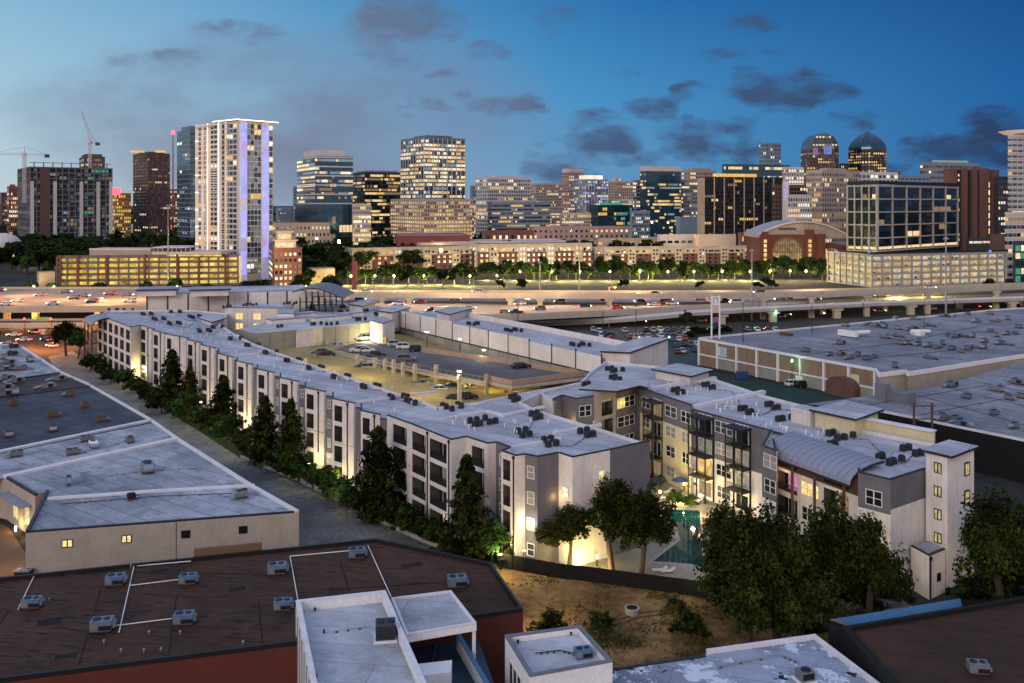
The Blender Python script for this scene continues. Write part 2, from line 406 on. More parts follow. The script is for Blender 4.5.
def corner_box(pxL, pxM, pxR, Y, th):
    """plan of a rectangular block from three bearings: left edge, nearest corner, right edge; th = how far its left face turns away (deg)"""
    C = xy(PY(pxM, Y))
    def reach(d, px):
        k = (px-CX)/F; return (k*C.y-C.x)/(d.x-k*d.y)
    while True:
        t = math.radians(th); dl = Vector((-math.cos(t), math.sin(t))); dr = Vector((math.sin(t), math.cos(t)))
        l = reach(dl, pxL) if pxL < pxM else 0; r = reach(dr, pxR) if pxR > pxM else 0
        if 0 <= l < 90 or th < 22: break
        th -= 6
    return C, dl, dr, l, r
def groundmat(name, c1, c2, c3, s1=.05, s2=.8, mid=.5):
    m, nt, b = nodes(name); v = pos(nt)
    a = noise(nt, v, s1, 6, .65); f = noise(nt, v, s2, 5, .7)
    t = math_(nt, 'ADD', math_(nt, 'MULTIPLY', a, .6), math_(nt, 'MULTIPLY', f, .4))
    nt.links.new(ramp(nt, t, [(mid-.14, c1), (mid, c2), (mid+.14, c3)]), b.inputs['Base Color'])
    b.inputs['Roughness'].default_value = .95; b.inputs['Specular IOR Level'].default_value = .15
    bp = N(nt, 'ShaderNodeBump'); bp.inputs['Strength'].default_value = .3; bp.inputs['Distance'].default_value = .1
    nt.links.new(f, bp.inputs['Height']); nt.links.new(bp.outputs[0], b.inputs['Normal'])
    MATS[name] = m
groundmat('ground_mix', (.018, .02, .018), (.032, .033, .03), (.055, .052, .046), .03, .5)
groundmat('alley_concrete', (.13, .125, .105), (.24, .225, .19), (.33, .31, .26), .09, .5, .5)
groundmat('lawn_grass', (.010, .022, .008), (.025, .05, .014), (.05, .085, .022), .15, 2.0)
groundmat('dirt_lot', (.012, .020, .006), (.15, .088, .032), (.33, .20, .08), .14, 1.1, .46)
groundmat('court_paving', (.20, .18, .14), (.32, .29, .22), (.42, .38, .30), .2, 2)
groundmat('yard_green', (.014, .028, .028), (.022, .042, .040), (.034, .06, .055), .1, 1)
groundmat('asphalt', (.035, .035, .038), (.055, .055, .058), (.085, .083, .082), .05, .8)
groundmat('road_concrete', (.24, .20, .17), (.33, .28, .235), (.42, .36, .30), .04, .4)
groundmat('road_lamp_tint', (.04, .03, .025), (.07, .052, .04), (.11, .08, .06), .05, .6)  # orange lamplight on the street is tinted into this asphalt
groundmat('deck_lower', (.22, .17, .07), (.36, .28, .12), (.44, .35, .16), .08, .8)  # yellow of the deck lamps is tinted into this concrete
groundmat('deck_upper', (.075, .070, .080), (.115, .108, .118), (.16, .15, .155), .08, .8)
surf('deck_parapet', (.40, .28, .21), streak=.3); surf('panel_tan', (.27, .185, .125), streak=.5)
roofing('roof_brown_warm', (.062, .030, .018), (.012, .008, .006), .5, .2, .5, smear=.4)
def pool_mat():
    m, nt, b = nodes('pool_water'); v = pos(nt)
    w = N(nt, 'ShaderNodeTexVoronoi'); w.inputs['Scale'].default_value = .9; nt.links.new(v, w.inputs['Vector'])
    c = ramp(nt, w.outputs['Distance'], [(.0, (.003, .026, .032)), (.7, (.006, .046, .050))])
    nt.links.new(c, b.inputs['Base Color']); nt.links.new(c, b.inputs['Emission Color']); b.inputs['Emission Strength'].default_value = .22  # the water itself glows, standing in for pool lamps
    b.inputs['Roughness'].default_value = .06
    bp = N(nt, 'ShaderNodeBump'); bp.inputs['Strength'].default_value = .15; nt.links.new(noise(nt, v, 2, 3), bp.inputs['Height']); nt.links.new(bp.outputs[0], b.inputs['Normal'])
    MATS['pool_water'] = m
pool_mat()
groundmat('lot_asphalt', (.025, .045, .048), (.04, .06, .065), (.06, .085, .088), .06, .8)
groundmat('lot_far', (.028, .028, .036), (.045, .045, .056), (.07, .07, .08), .03, .3)
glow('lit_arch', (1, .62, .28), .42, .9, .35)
glow('wash_glow_white', (1, .76, .56), .46, .3, .08)  # soft emission put into piers and slabs for floodlight washing over them
MATS['wash_glow_white'].node_tree.nodes['Principled BSDF'].inputs['Base Color'].default_value = (.5, .47, .46, 1)
glow('wash_glow_violet', (.55, .50, 1), .35, .3, .08)  # fin frames glow softly, the violet wash put into the material
MATS['wash_glow_violet'].node_tree.nodes['Principled BSDF'].inputs['Base Color'].default_value = (.5, .48, .52, 1)
leafy('leaf_dry', (.06, .04, .016), (.13, .09, .03), (.22, .16, .06)); surf('rut_earth', (.07, .045, .024))
surf('grid_grey', (.36, .34, .31), scale=.1); surf('garage_brown', (.20, .155, .11), scale=.1)
glow('lit_room_dim', (1, .75, .45), .16, .8, 2.0)
brick('brick_arena', (.17, .048, .028), (.12, .036, .022), (.12, .06, .04), .6)
glow('lit_stair', (1, .76, .34), .8, .8, 2.5)
glow('lit_room', (.85, .80, .62), .42, .85, 2.2)
groundmat('lot_litter', (.06, .065, .07), (.11, .115, .125), (.30, .26, .16), .12, 1.6, .52)
groundmat('verge', (.02, .035, .012), (.05, .065, .02), (.10, .10, .04), .05, .6)
surf('sign_white', (.75, .75, .74), .4, var=.05); surf('sign_pink', (.6, .42, .38), .4, var=.08); surf('sign_blue', (.05, .16, .42), .4, var=.1); surf('sign_red', (.5, .08, .10), .4, var=.1); surf('sign_green', (.03, .22, .12), .4, var=.1)
# ================================================================= ground
m = MB(); m.face([(-9000, 60, 0), (9000, 60, 0), (9000, 14000, 0), (-9000, 14000, 0)], 'ground_mix')
m.face([(-600, -60, 0), (600, -60, 0), (600, 60, 0), (-600, 60, 0)], 'ground_mix')
struct(m.build('ground'))
def sheet(name, pts, z, mat, label=None):
    m = MB(); m.poly([(p[0], p[1], z) for p in pts], mat); o = struct(m.build(name)); return o
alley = [P(*q) for q in [(48, 357), (72, 351), (105, 371), (152, 402), (200, 432), (240, 458), (300, 482), (345, 505), (400, 532), (432, 546), (400, 560), (300, 562), (150, 470), (80, 410)]]
sheet('alley', alley, .012, 'alley_concrete')
lawn = [P(*q) for q in [(78, 352), (100, 364), (131, 372), (235, 440), (330, 480), (420, 520), (520, 566), (515, 572), (432, 546), (345, 505), (240, 458), (152, 402), (105, 371)]]
sheet('lawn', lawn, .008, 'lawn_grass')
sheet('dirt_lot', [P(*q) for q in [(470, 566), (512, 570), (600, 583), (690, 596), (830, 630), (860, 690), (600, 760), (480, 690)]], .01, 'dirt_lot')
# kerb along the alley
kerb = [P(*q) for q in [(240, 458), (300, 482), (345, 505), (400, 532), (432, 546), (470, 556)]]
m = MB()
for a, b in zip(kerb, kerb[1:]): m.strip(a, b, .35, 0, .45, 'concrete')
tag(m.build('retaining_kerb', None, loc=kerb[0]), 'low concrete retaining kerb between the alley and the shrubs', 'kerb')

# ================================================================= apartment blocks
TOP, ROOF = 14.2, 13.3
FL = [.45, 3.8, 7.15, 10.5]      # floor levels
def coping(T, pts, z, mat='coping_dark', w=.34, closed=False, h=.12):
    m = MB()
    for a, b in zip(pts, pts[1:]+([pts[0]] if closed else [])):
        if (xy(b)-xy(a)).length > .05: m.strip(a, b, w, z, z+h, mat, off=.05)
    m.build('coping', T)
def inner_parapet(m, pts, z0, z1, mat, w=.25):
    for a, b in zip(pts, pts[1:]):
        a, b = xy(a), xy(b); d = (b-a)
        if d.length < .05: continue
        d = d.normalized(); n = Vector((-d.y, d.x)); a2, b2 = a+n*w, b+n*w
        m.face([(b2.x, b2.y, z0), (a2.x, a2.y, z0), (a2.x, a2.y, z1), (b2.x, b2.y, z1)], mat)
def curved_canopy(T, a, b, z0, z1, dep, mat='metal_roof', n=7, name='curved_roof', inward=None):
    """quarter-barrel metal roof: eave from a to b at z0, rising inward over dep metres to z1"""
    a, b = xy(a), xy(b); d = (b-a).normalized(); nn = Vector((-d.y, d.x)) if inward is None else xy(inward)
    m = MB()
    pr = [(dep*(1-math.cos(t*PI/2/n)), z0+(z1-z0)*math.sin(t*PI/2/n)) for t in range(n+1)]
    L = (b-a).length; k = max(2, int(L/1.1))
    for (o0, h0), (o1, h1) in zip(pr, pr[1:]):
        q = [a+nn*o0, b+nn*o0, b+nn*o1, a+nn*o1]
        m.face([(q[0].x, q[0].y, h0), (q[1].x, q[1].y, h0), (q[2].x, q[2].y, h1), (q[3].x, q[3].y, h1)], mat)
        m.face([(q[3].x, q[3].y, h1-.25), (q[2].x, q[2].y, h1-.25), (q[1].x, q[1].y, h0-.25), (q[0].x, q[0].y, h0-.25)], 'wood_dark')
        for e in (a, b):
            p0, p1 = e+nn*o0, e+nn*o1; s = -.02 if e is a else .02
            m.face([(p0.x+d.x*s, p0.y+d.y*s, h0-.3), (p1.x+d.x*s, p1.y+d.y*s, h1-.3), (p1.x+d.x*s, p1.y+d.y*s, h1+.03), (p0.x+d.x*s, p0.y+d.y*s, h0+.03)], 'coping_dark')
        for i in range(k+1):      # standing seams
            c = a+d*(L*i/k); p0, p1 = c+nn*o0, c+nn*o1
            e = d*.03
            m.face([(p0.x-e.x, p0.y-e.y, h0+.07), (p0.x+e.x, p0.y+e.y, h0+.07), (p1.x+e.x, p1.y+e.y, h1+.07), (p1.x-e.x, p1.y-e.y, h1+.07)], 'unit_grey')
    m.strip(a, b, .12, z0-.3, z0, 'coping_dark', off=.08)
    return m.build(name, T)
def flat_canopy(T, pts, z, mat='roof_pale', name='raised_roof', wall=None, zb=None, inset=.9):
    m = MB(); m.prism([(p.x, p.y) for p in pts], z-.3, z, 'coping_dark', mat); o = m.build(name, T)
    if wall:
        c = sum((xy(p) for p in pts), Vector((0, 0)))/len(pts); m = MB()
        m.prism([c+(xy(p)-c)*(1-inset/((xy(p)-c).length)) for p in pts], zb, z-.3, wall); m.build('wall', T)
    return o

# ---- long left wing --------------------------------------------------------
LW = empty('apartment_block', 'long apartment wing with a stepped pinkish facade of narrow balconies along the tree lined alley', 'apartment block', P(206, 365))
bays = [((140.2, 325.5), (151.4, 328.6)), ((152.8, 330.6), (163.8, 333.4)), ((165, 334), (186, 338)), ((187, 340), (199, 342.6)), ((200.5, 345), (214.2, 348.2)), ((218.2, 354), (231.9, 357.2)),
        ((236.8, 361.3), (251.5, 364.6)), ((257, 369.2), (273, 372.8)), ((280, 378), (297, 381.6)), ((305, 388), (324, 391.8)), ((332.5, 399), (353.7, 403.4)), ((361, 411), (380, 415))]
end0, end1 = P(97.5, 315, TOP), P(131, 327.5, TOP)
tail = [P(*q, TOP) for q in [(387, 415.5), (410, 423.7), (451, 440), (466, 437), (487.5, 443.7), (496, 442.5), (509.5, 447.5), (501, 451), (516, 456), (525, 454.5), (537.5, 457), (558.7, 453), (572.5, 457.5), (610, 450), (650, 441)]]
outline = [end0, end1]
walls = MB(); par = MB(); outer = []          # outer: points of the parapet line
def wseg(a, b, mat, ops=(), z1=TOP, mat_up=None, zsplit=None, back='recess_dark'):
    if mat_up:
        wallgrid(walls, a, b, 0, zsplit, [o for o in ops if o[3] <= zsplit], mat, back)
        wallgrid(walls, a, b, zsplit, z1, [o for o in ops if o[3] > zsplit], mat_up, back)
    else: wallgrid(walls, a, b, 0, z1, list(ops), mat, back)
    outer.append((xy(a), xy(b), z1))
def length(a, b): return (xy(b)-xy(a)).length
# left end: six columns of dark openings
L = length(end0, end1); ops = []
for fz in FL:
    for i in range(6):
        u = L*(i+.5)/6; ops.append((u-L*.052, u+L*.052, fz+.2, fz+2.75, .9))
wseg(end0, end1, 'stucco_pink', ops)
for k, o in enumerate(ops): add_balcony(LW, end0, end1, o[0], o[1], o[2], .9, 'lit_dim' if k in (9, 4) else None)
prev = end1
for k, (qa, qb) in enumerate(bays):
    a, b = P(*qa, TOP), P(*qb, TOP); L = length(a, b); d = (xy(b)-xy(a)).normalized(); n = Vector((d.y, -d.x))
    # recess between the last bay and this one, set back half a metre, ending on this bay's flank
    dp = (xy(b)-xy(a)).normalized() if k == 0 else dlast
    npv = Vector((dp.y, -dp.x)); s = xy(prev)-npv*.5
    if k == 0: outline += [prev, a, b]; wseg(prev, a, 'stucco_pink')
    kx = (a.x/a.y); t = (kx*s.y-s.x)/(dp.x-kx*dp.y)
    c = s+dp*max(.4, t-.05)
    if k: outline += [prev, Vector((s.x, s.y, TOP)), Vector((c.x, c.y, TOP)), a, b]; wseg(prev, s, 'stucco_pink')
    Lr = (c-s).length
    if k == 0: pass
    elif Lr > 1.5:
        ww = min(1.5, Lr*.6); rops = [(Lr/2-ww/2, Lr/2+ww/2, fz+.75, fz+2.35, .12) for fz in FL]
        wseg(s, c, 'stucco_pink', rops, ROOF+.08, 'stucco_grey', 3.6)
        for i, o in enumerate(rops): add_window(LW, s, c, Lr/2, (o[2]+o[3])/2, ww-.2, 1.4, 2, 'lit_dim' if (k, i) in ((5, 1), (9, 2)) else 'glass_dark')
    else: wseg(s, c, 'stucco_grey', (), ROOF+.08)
    if k: wseg(c, a, 'stucco_pink')
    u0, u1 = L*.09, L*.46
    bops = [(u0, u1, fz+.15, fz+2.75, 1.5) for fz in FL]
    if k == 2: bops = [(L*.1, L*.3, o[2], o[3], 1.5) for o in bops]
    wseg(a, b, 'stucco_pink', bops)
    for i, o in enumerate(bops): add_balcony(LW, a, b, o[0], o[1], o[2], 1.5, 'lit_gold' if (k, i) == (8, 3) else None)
    jm_ = MB(); jm_.strip(a, b, .03, 7.0, 7.07, 'recess_jamb', off=.015); jm_.build('wall_joint', LW)
    downpipe(LW, a, b, L*.72, 3.4 if k in (5, 6, 9) else .2, TOP)
    prev = b; dlast = d
# near end of the wing
T_ = tail
s = xy(prev); t = xy(T_[0])
outline.append(prev); wseg(prev, T_[0], 'stucco_grey', (), ROOF+.25)
# wide balconies
for (a, b, cols) in ((T_[0], T_[1], [(.28, .86)]), (T_[1], T_[2], [(.06, .40), (.50, .90)])):
    L = length(a, b); ops = [(L*c0, L*c1, fz+.1, fz+2.8, 1.7) for fz in FL for c0, c1 in cols]
    wseg(a, b, 'stucco_pink', ops)
    for i, o in enumerate(ops): add_balcony(LW, a, b, o[0], o[1], o[2], 1.7, 'lit_warm' if (i == 1 and len(cols) == 2) else None)
    if len(cols) == 2: downpipe(LW, a, b, L*.45, .2, TOP); downpipe(LW, a, b, L*.96, .2, TOP)
wseg(T_[2], T_[3], 'stucco_pink')
a, b = T_[3], T_[4]; L = length(a, b); ops = [(L*.28, L*.85, fz+.1, fz+2.8, 1.6) for fz in FL]
wseg(a, b, 'stucco_pink', ops)
for o in ops: add_balcony(LW, a, b, o[0], o[1], o[2], 1.6)
wseg(T_[4], T_[5], 'stucco_pink')
a, b = T_[5], T_[6]; L = length(a, b); ops = [(L*.3, L*.7, fz+.8, fz+2.4, .12) for fz in FL]
wseg(a, b, 'stucco_grey', ops)
for o in ops: add_window(LW, a, b, L*.5, (o[2]+o[3])/2, L*.4-.1, 1.5)
wseg(T_[6], T_[7], 'stucco_pink')
a, b = T_[7], T_[8]; L = length(a, b); ops = [(L*.14, L*.62, fz+.1, fz+2.8, 1.6) for fz in FL]
wseg(a, b, 'stucco_pink', ops)
for o in ops: add_balcony(LW, a, b, o[0], o[1], o[2], 1.6)
downpipe(LW, a, b, L*.86, .2, TOP)
wseg(T_[8], T_[9], 'stucco_pink')
a, b = T_[9], T_[10]; L = length(a, b); ops = [(L*.2, L*.75, fz+.7, fz+2.4, .12) for fz in FL]
wseg(a, b, 'stucco_grey', ops)
for o in ops: add_window(LW, a, b, L*.475, (o[2]+o[3])/2, L*.5, 1.5, 1)
wseg(T_[10], T_[11], 'stucco_grey')
a, b = T_[11], T_[12]; L = length(a, b); ops = [(L*.28, L*.7, FL[2]+1.6, FL[2]+3.0, .12)]
wseg(a, b, 'stucco_white', ops); add_window(LW, a, b, L*.49, FL[2]+2.3, L*.36, 1.2, 1, 'lit_pale')
a, b = T_[12], T_[13]; L = length(a, b); ops = [(L*.7, L*.83, FL[3]-.3, FL[3]+1.3, .12), (L*.7, L*.83, FL[1]+2.2, FL[1]+3.2, .12)]
wseg(a, b, 'stucco_white', ops)
for o in ops: add_window(LW, a, b, L*.765, (o[2]+o[3])/2, L*.12, o[3]-o[2]-.2, 1, 'lit_near')
wseg(T_[13], T_[14], 'stucco_grey')
outline += T_
back = [P(*q, TOP) for q in [(602, 426), (550, 411), (535, 406), (520, 399), (545, 389), (580, 380.5), (522, 390), (485, 397.5), (479, 399), (438, 404), (375, 383), (315, 363.5), (273.7, 349), (251, 340.5), (233, 331), (219, 322), (228, 312), (195, 308.5), (148, 308.5), (108, 309)]]
walls.build('wall', LW)
full = outline+back
m = MB(); m.poly(full, 'roof_pale', ROOF); m.build('roof', LW)
bw = MB()
bl = [T_[-1]]+back+[end0]
for i, (a, b) in enumerate(zip(bl, bl[1:])):
    bw.face([(a.x, a.y, 0), (b.x, b.y, 0), (b.x, b.y, ROOF+.35), (a.x, a.y, ROOF+.35)], 'stucco_pink')
inner_parapet(bw, bl, ROOF, ROOF+.35, 'coping_white')
bw.build('back_wall', LW)
coping(LW, bl, ROOF+.35, 'coping_white', .3, h=.08)
m = MB()
for (a, b, z1) in outer: inner_parapet(m, [a, b], ROOF, z1, 'coping_white')
m.build('parapet', LW)
cp = MB()
for (a, b, z1) in outer:
    if (b-a).length > .06: cp.strip(a, b, .3, z1, z1+.13, 'coping_dark', off=.05)
cp.build('coping', LW)
# white ridges where the roof steps
def ridges(T, lst, z=ROOF, w=.5, h=.45, mat='coping_white'):
    m = MB()
    for pl in lst:
        pts = [P(*q, z) for q in pl]; m = MB()
        for a, b in zip(pts, pts[1:]): m.strip(a, b, w, z, z+h, mat)
        m.build('roof_ridge', T)
ridges(LW, [[(441, 421), (485, 412.5), (503, 417), (545, 408)], [(502, 451), (562, 440)], [(554, 434.5), (602, 426)], [(352, 404), (436, 393)], [(233, 357), (275, 352)]], h=.35)
# curved corner canopy and balcony stack at the far end
a, b = P(83, 317, 13.4), P(92, 318.5, 13.4)
cm = MB()
st = PY(91, 258); st2 = PY(97, 256)
for fz in FL:
    cm.prism([PY(84.5, 262), PY(92, 254), PY(97.3, 256), PY(91, 268)], fz-.15, fz+.05, 'dark_metal'); cm.prism([PY(84.6, 262), PY(92, 254.2), PY(92.3, 254.4), PY(84.9, 262.2)], fz+.2, fz+1.1, 'dark_metal')
for px, Y in ((84.7, 261.5), (88, 258), (91.8, 254.4)): q = PY(px, Y); cm.tube((q.x, q.y, 0), (q.x, q.y, 13.2), .16, .16, 'dark_metal')
cm.build('corner_balconies', LW)
curved_canopy(LW, PY(82.5, 262, 0), PY(92.5, 252.5, 0), 12.7, 14.5, 4.5, inward=Vector((.8, .6)))
LWROOF = ROOF

# ---- right wing -------------------------------------------------------------
RW = empty('apartment_block', 'grey and cream apartment wing with black balcony towers, curved metal roof and square stair tower', 'apartment block', P(760, 500))
walls = MB(); outer = []; T1 = 14.3
f = {k: P(*q, T1) for k, q in dict(a=(554, 399), b=(562.5, 395.5), c=(576, 399), d=(594, 396.5), e=(616, 391.5), g=(637, 386.5), h=(640, 388), i=(691.6, 405.5)).items()}
J = P(692, 409.5, 13.6); K = P(788, 436, 13.6)
B0, B1 = P(762, 446, 13.8), P(776, 451, 13.8)
G0, G1, G2 = P(858, 472.5, 13.8), P(890.5, 480, 13.8), P(925.5, 469, 13.8)
def wins(a, b, spec, T=RW):
    """spec: (u centre fraction, width m, cols, floors, lit dict)"""
    L = length(a, b); ops = []; add = []
    for (u, w, cols, fls, lit) in spec:
        for i in fls:
            w += .3; z0 = FL[i]+.65; ops.append((L*u-w/2, L*u+w/2, z0, z0+1.9, .12)); add.append((L*u, z0+.95, w-.2, 1.7, cols, lit.get(i, 'glass_dark')))
    return ops, add
def facade(a, b, spec, mat, mat_up=None, zs=7.0, z1=T1, extra=()):
    ops, add = wins(a, b, spec); wseg(a, b, mat, list(ops)+list(extra), z1, mat_up, zs)
    for (u, v, w, h, cols, mm) in add: add_window(RW, a, b, u, v, w, h, cols, mm)
facade(f['a'], f['b'], [], 'stucco_grey')
facade(f['b'], f['c'], [], 'stucco_grey')
facade(f['c'], f['d'], [(.5, 1.9, 2, (2, 3), {})], 'stucco_cream', 'stucco_grey')
L = length(f['d'], f['e']); ops = [(L*.35, L*.85, fz+.1, fz+2.8, 1.7) for fz in FL]
wseg(f['d'], f['e'], 'stucco_tan', ops, 15.2)
for i, o in enumerate(ops): add_balcony(RW, f['d'], f['e'], o[0], o[1], o[2], 1.7, 'lit_warm' if i == 0 else None)
facade(f['e'], f['g'], [(.22, 1.0, 1, (0, 1, 2, 3), {3: 'lit_gold', 1: 'lit_dim'}), (.62, 2.0, 2, (0, 1, 2, 3), {0: 'lit_warm'})], 'stucco_grey')
facade(f['g'], f['h'], [], 'stucco_grey')
# main face: cream below, grey above, black balcony towers
def balcony_tower(a, b, u0, u1, lits):
    L = length(a, b); w = (u1-u0)*L; d = (xy(b)-xy(a)).normalized(); ang = math.atan2(d.y, d.x); n = Vector((d.y, -d.x))
    t = MB(); c0 = xy(a)+d*(u0*L)
    for u in (0, w):
        for o in (.12, 1.9):
            p = c0+d*u+n*o; t.box(p.x-.1, p.x+.1, p.y-.1, p.y+.1, 0, 13.0, 'dark_metal')
    mid = c0+d*(w/2)+n*1.0
    for fz in FL[1:]: t.obox(mid, d, w+.2, 2.0, fz-.2, fz, 'dark_metal')
    t.obox(mid, d, w+.5, 2.3, 13.0, 13.2, 'dark_metal')
    each(t, 'balcony_frame', RW)
    for i, fz in enumerate(FL):
        p, g = uv_point(a, b, u0*L+w/2, fz+.02, 1.95); ww = r1(w)
        if i: link('railing', cached(('railing', ww), lambda: railing_mb(ww)), RW, p, g)
        p, g = uv_point(a, b, u0*L+w/2, fz+.1, .06); dw = r1(w*.75); dm = lits.get(i, 'glass_dark')
        link('balcony_door', cached(('door', dw, dm), lambda: slider_mb(dw, 2.2, dm)), RW, p, g)
        if i == 3:
            p, g = uv_point(a, b, u0*L+w/2, fz+2.65, .05); link('transom_window', cached(('window', r1(w*.75), .4, 3), lambda: window_frame_mb(r1(w*.75), .4, 3, False)), RW, p, g)
a, b = f['h'], f['i']
facade(a, b, [(.13, 1.6, 2, (1, 2, 3), {}), (.62, 2.1, 2, (0, 1, 2, 3), {}), (.90, 1.7, 2, (1, 2, 3), {})], 'stucco_cream', 'stucco_grey', 10.0)
balcony_tower(a, b, .26, .46, {0: 'lit_dim', 3: 'lit_dim'})
outer[-1] = (xy(a), xy(b), T1)
a, b = J, K
facade(a, b, [(.36, 2.6, 3, (0, 1, 2, 3), {})], 'stucco_white', 'stucco_grey', 6.9, 13.6)
balcony_tower(a, b, .06, .25, {1: 'lit_gold', 2: 'lit_room', 0: 'lit_dim'})
balcony_tower(a, b, .47, .64, {2: 'lit_room', 1: 'lit_room'})
wseg(f['i'], J, 'stucco_grey', (), T1)
facade(B0, B1, [(.6, 1.7, 2, (1, 2, 3), {1: 'lit_cool'})], 'stucco_white', 'stucco_grey', 6.9, 13.8)
# block under the curved roof
E0, E1 = PY(774, 126.2), PY(858, 112.6)
L = length(E0, E1)
ops = [(L*c0, L*c1, fz+.1, fz+2.7, 1.3) for fz in FL for c0, c1 in ((.05, .30), (.62, .90))]
ops2, add = wins(E0, E1, [(.46, 2.4, 3, (0, 1, 2, 3), {3: 'lit_warm', 2: 'lit_near'})])
wseg(E0, E1, 'stucco_white', ops+ops2, 11.9+1.4, 'wood_dark', 10.3)
for i, o in enumerate(ops): add_balcony(RW, E0, E1, o[0], o[1], o[2], 1.3, {4: 'lit_pink', 6: 'lit_dim', 5: 'lit_dim', 3: 'lit_near', 7: None}.get(i))
for (u, v, w, h, cols, mm) in add: add_window(RW, E0, E1, u, v, w, h, cols, mm)
m = MB()
for u in (.02, .33, .60, .93):
    p, g = uv_point(E0, E1, L*u, 0, 1.3); m.box(p.x-.15, p.x+.15, p.y-.15, p.y+.15, 0, 12.2, 'wood_dark')
each(m, 'timber_post', RW)
dE = (xy(E1)-xy(E0)).normalized(); nE = Vector((dE.y, -dE.x))
curved_canopy(RW, xy(E0)+nE*1.7-dE*.6, xy(E1)+nE*1.7+dE*.3, 12.0, 14.3, 6.0)
facade(E1, G0, [], 'stucco_grey', None, 7, 13.8)
a, b = G0, G1; L = length(a, b); ops = [(L*.25, L*.75, 10.2, 12.1, .12), (L*.25, L*.75, 6.6, 8.4, .12)]
wseg(a, b, 'stucco_white', ops, 13.8, 'stucco_grey', 9.6)
for o in ops: add_window(RW, a, b, L*.5, (o[2]+o[3])/2, L*.46, 1.7, 2)
wseg(G1, G2, 'stucco_white', (), 13.8, 'stucco_grey', 10.2)
# stair tower
TA, TB, TC = P(926, 452.5, 16), P(947.5, 458, 16), P(974, 449.5, 16)
tw = MB(); L = length(TA, TB); wz = [14.5, 11.6, 8.8, 5.9]
o1 = [(L*.40, L*.72, z-.65, z+.65, .15) for z in wz]; wallgrid(tw, TA, TB, 0, 16, o1, 'stucco_white')
for o in o1: add_window(RW, TA, TB, L*.56, (o[2]+o[3])/2, L*.29, 1.15, 2, 'lit_stair', 'dark_metal')
L2 = length(TB, TC); o2 = [(L2*.62, L2*.84, z-.95, z+.85, .15) for z in (13.9, 10.4)]; wallgrid(tw, TB, TC, 0, 16, o2, 'stucco_white')
for o in o2: add_window(RW, TB, TC, L2*.73, (o[2]+o[3])/2, L2*.16, 1.4, 1, 'lit_stair', 'dark_metal')
TD = xy(TA)+xy(TC)-xy(TB)
for a, b in ((TC, TD), (TD, TA)): tw.face([(a.x, a.y, 0), (b.x, b.y, 0), (b.x, b.y, 16), (a.x, a.y, 16)], 'stucco_white')
tw.build('stair_tower', RW)
flat_canopy(RW, [P(920, 449, 16.4), P(952, 456.3, 16.4), P(979, 446, 16.4), P(949, 439.5, 16.4)], 16.4, 'roof_pale', 'tower_roof')
# small annexe at the foot of the tower
q = [PY(911, 109.6), PY(929, 106.6), PY(945, 108.6), PY(928, 111.4)]
m = MB(); m.prism(q, 0, 5.2, 'stucco_white', 'roof_pale'); m.build('annexe', RW); coping(RW, [q[0], q[1], q[2]], 5.2); downpipe(RW, q[1], q[2], .15, .1, 5.2); add_window(RW, q[1], q[2], length(q[1], q[2])*.6, 2.2, .6, .8, 1, 'glass_dark', 'dark_metal')
front = [f[k] for k in 'abcdeghi']+[J]
s = xy(J)+(xy(K)-xy(J))*.84
front += [Vector((s.x, s.y, 0)), B0, B1, E0, E1, G0, G1, G2]
wseg(s, B0, 'stucco_grey', (), 13.8); wseg(B1, E0, 'stucco_white', (), 13.8)
backp = [xy(TA)+(xy(TC)-xy(TB))*.6, P(934, 442, 14), P(858, 427, 14), P(812, 406, 14), P(766, 394.5, 14), P(717, 378.5, 14), P(690, 371, 14), P(668, 366, 14), P(606, 360, 14), P(590, 371, 14), P(581, 380.7, 14), P(556, 386, 14), P(540, 391, 14)]
walls.build('wall', RW)
m = MB(); m.poly([Vector((p[0], p[1], 0)) for p in front+backp], 'roof_pale', ROOF); m.build('roof', RW)
bw = MB(); bl = [G2]+backp+[f['a']]
for a, b in zip(bl, bl[1:]): bw.face([(a[0], a[1], 0), (b[0], b[1], 0), (b[0], b[1], ROOF+.4), (a[0], a[1], ROOF+.4)], 'stucco_white')
inner_parapet(bw, bl, ROOF, ROOF+.4, 'coping_white'); bw.build('back_wall', RW); coping(RW, bl, ROOF+.4, 'coping_white', .3, h=.08)
m = MB(); cp = MB()
for (a, b, z1) in outer:
    inner_parapet(m, [a, b], ROOF-.4, z1, 'coping_white')
    if (b-a).length > .06: cp.strip(a, b, .3, z1, z1+.13, 'coping_dark', off=.05)
m.build('parapet', RW); cp.build('coping', RW)
ridges(RW, [[(652, 391), (717, 380)], [(694, 410), (766, 394)]], h=.6, w=.9)
m = MB(); a, b = P(858, 431, 13.3), P(934, 446, 13.3); m.strip(a, b, .4, 13.3, 15.2, 'stucco_cream'); m.strip(a, b, 1.2, 15.2, 15.4, 'coping_white', off=.3); m.build('screen_wall', RW)
flat_canopy(RW, [P(809, 409, 16), P(856, 419, 16), P(884, 409, 16), P(845, 400, 16)], 16, wall='stucco_cream', zb=13.3)
flat_canopy(RW, [P(651, 368.5, 15.2), P(691, 376, 15.2), P(713.5, 369.5, 15.2), P(677.5, 363, 15.2)], 15.2, wall='stucco_pink', zb=13.3)
flat_canopy(RW, [P(579, 388.5, 15.4), P(616, 391.5, 15.3), P(640, 386, 15.3), P(648, 388, 15.3), P(650, 381, 15.3), P(600, 381, 15.3)], 15.4)
m = MB(); c = P(807, 423, 13.3); d = xy(K)-xy(J); m.obox(c, d, 3.6, 3.0, 13.3, 15.6, 'stucco_pink', 'recess_dark'); m.obox(c, d, 3.8, 3.2, 15.2, 15.62, 'stucco_pink', 'roof_pale'); m.build('roof_hatch', RW)

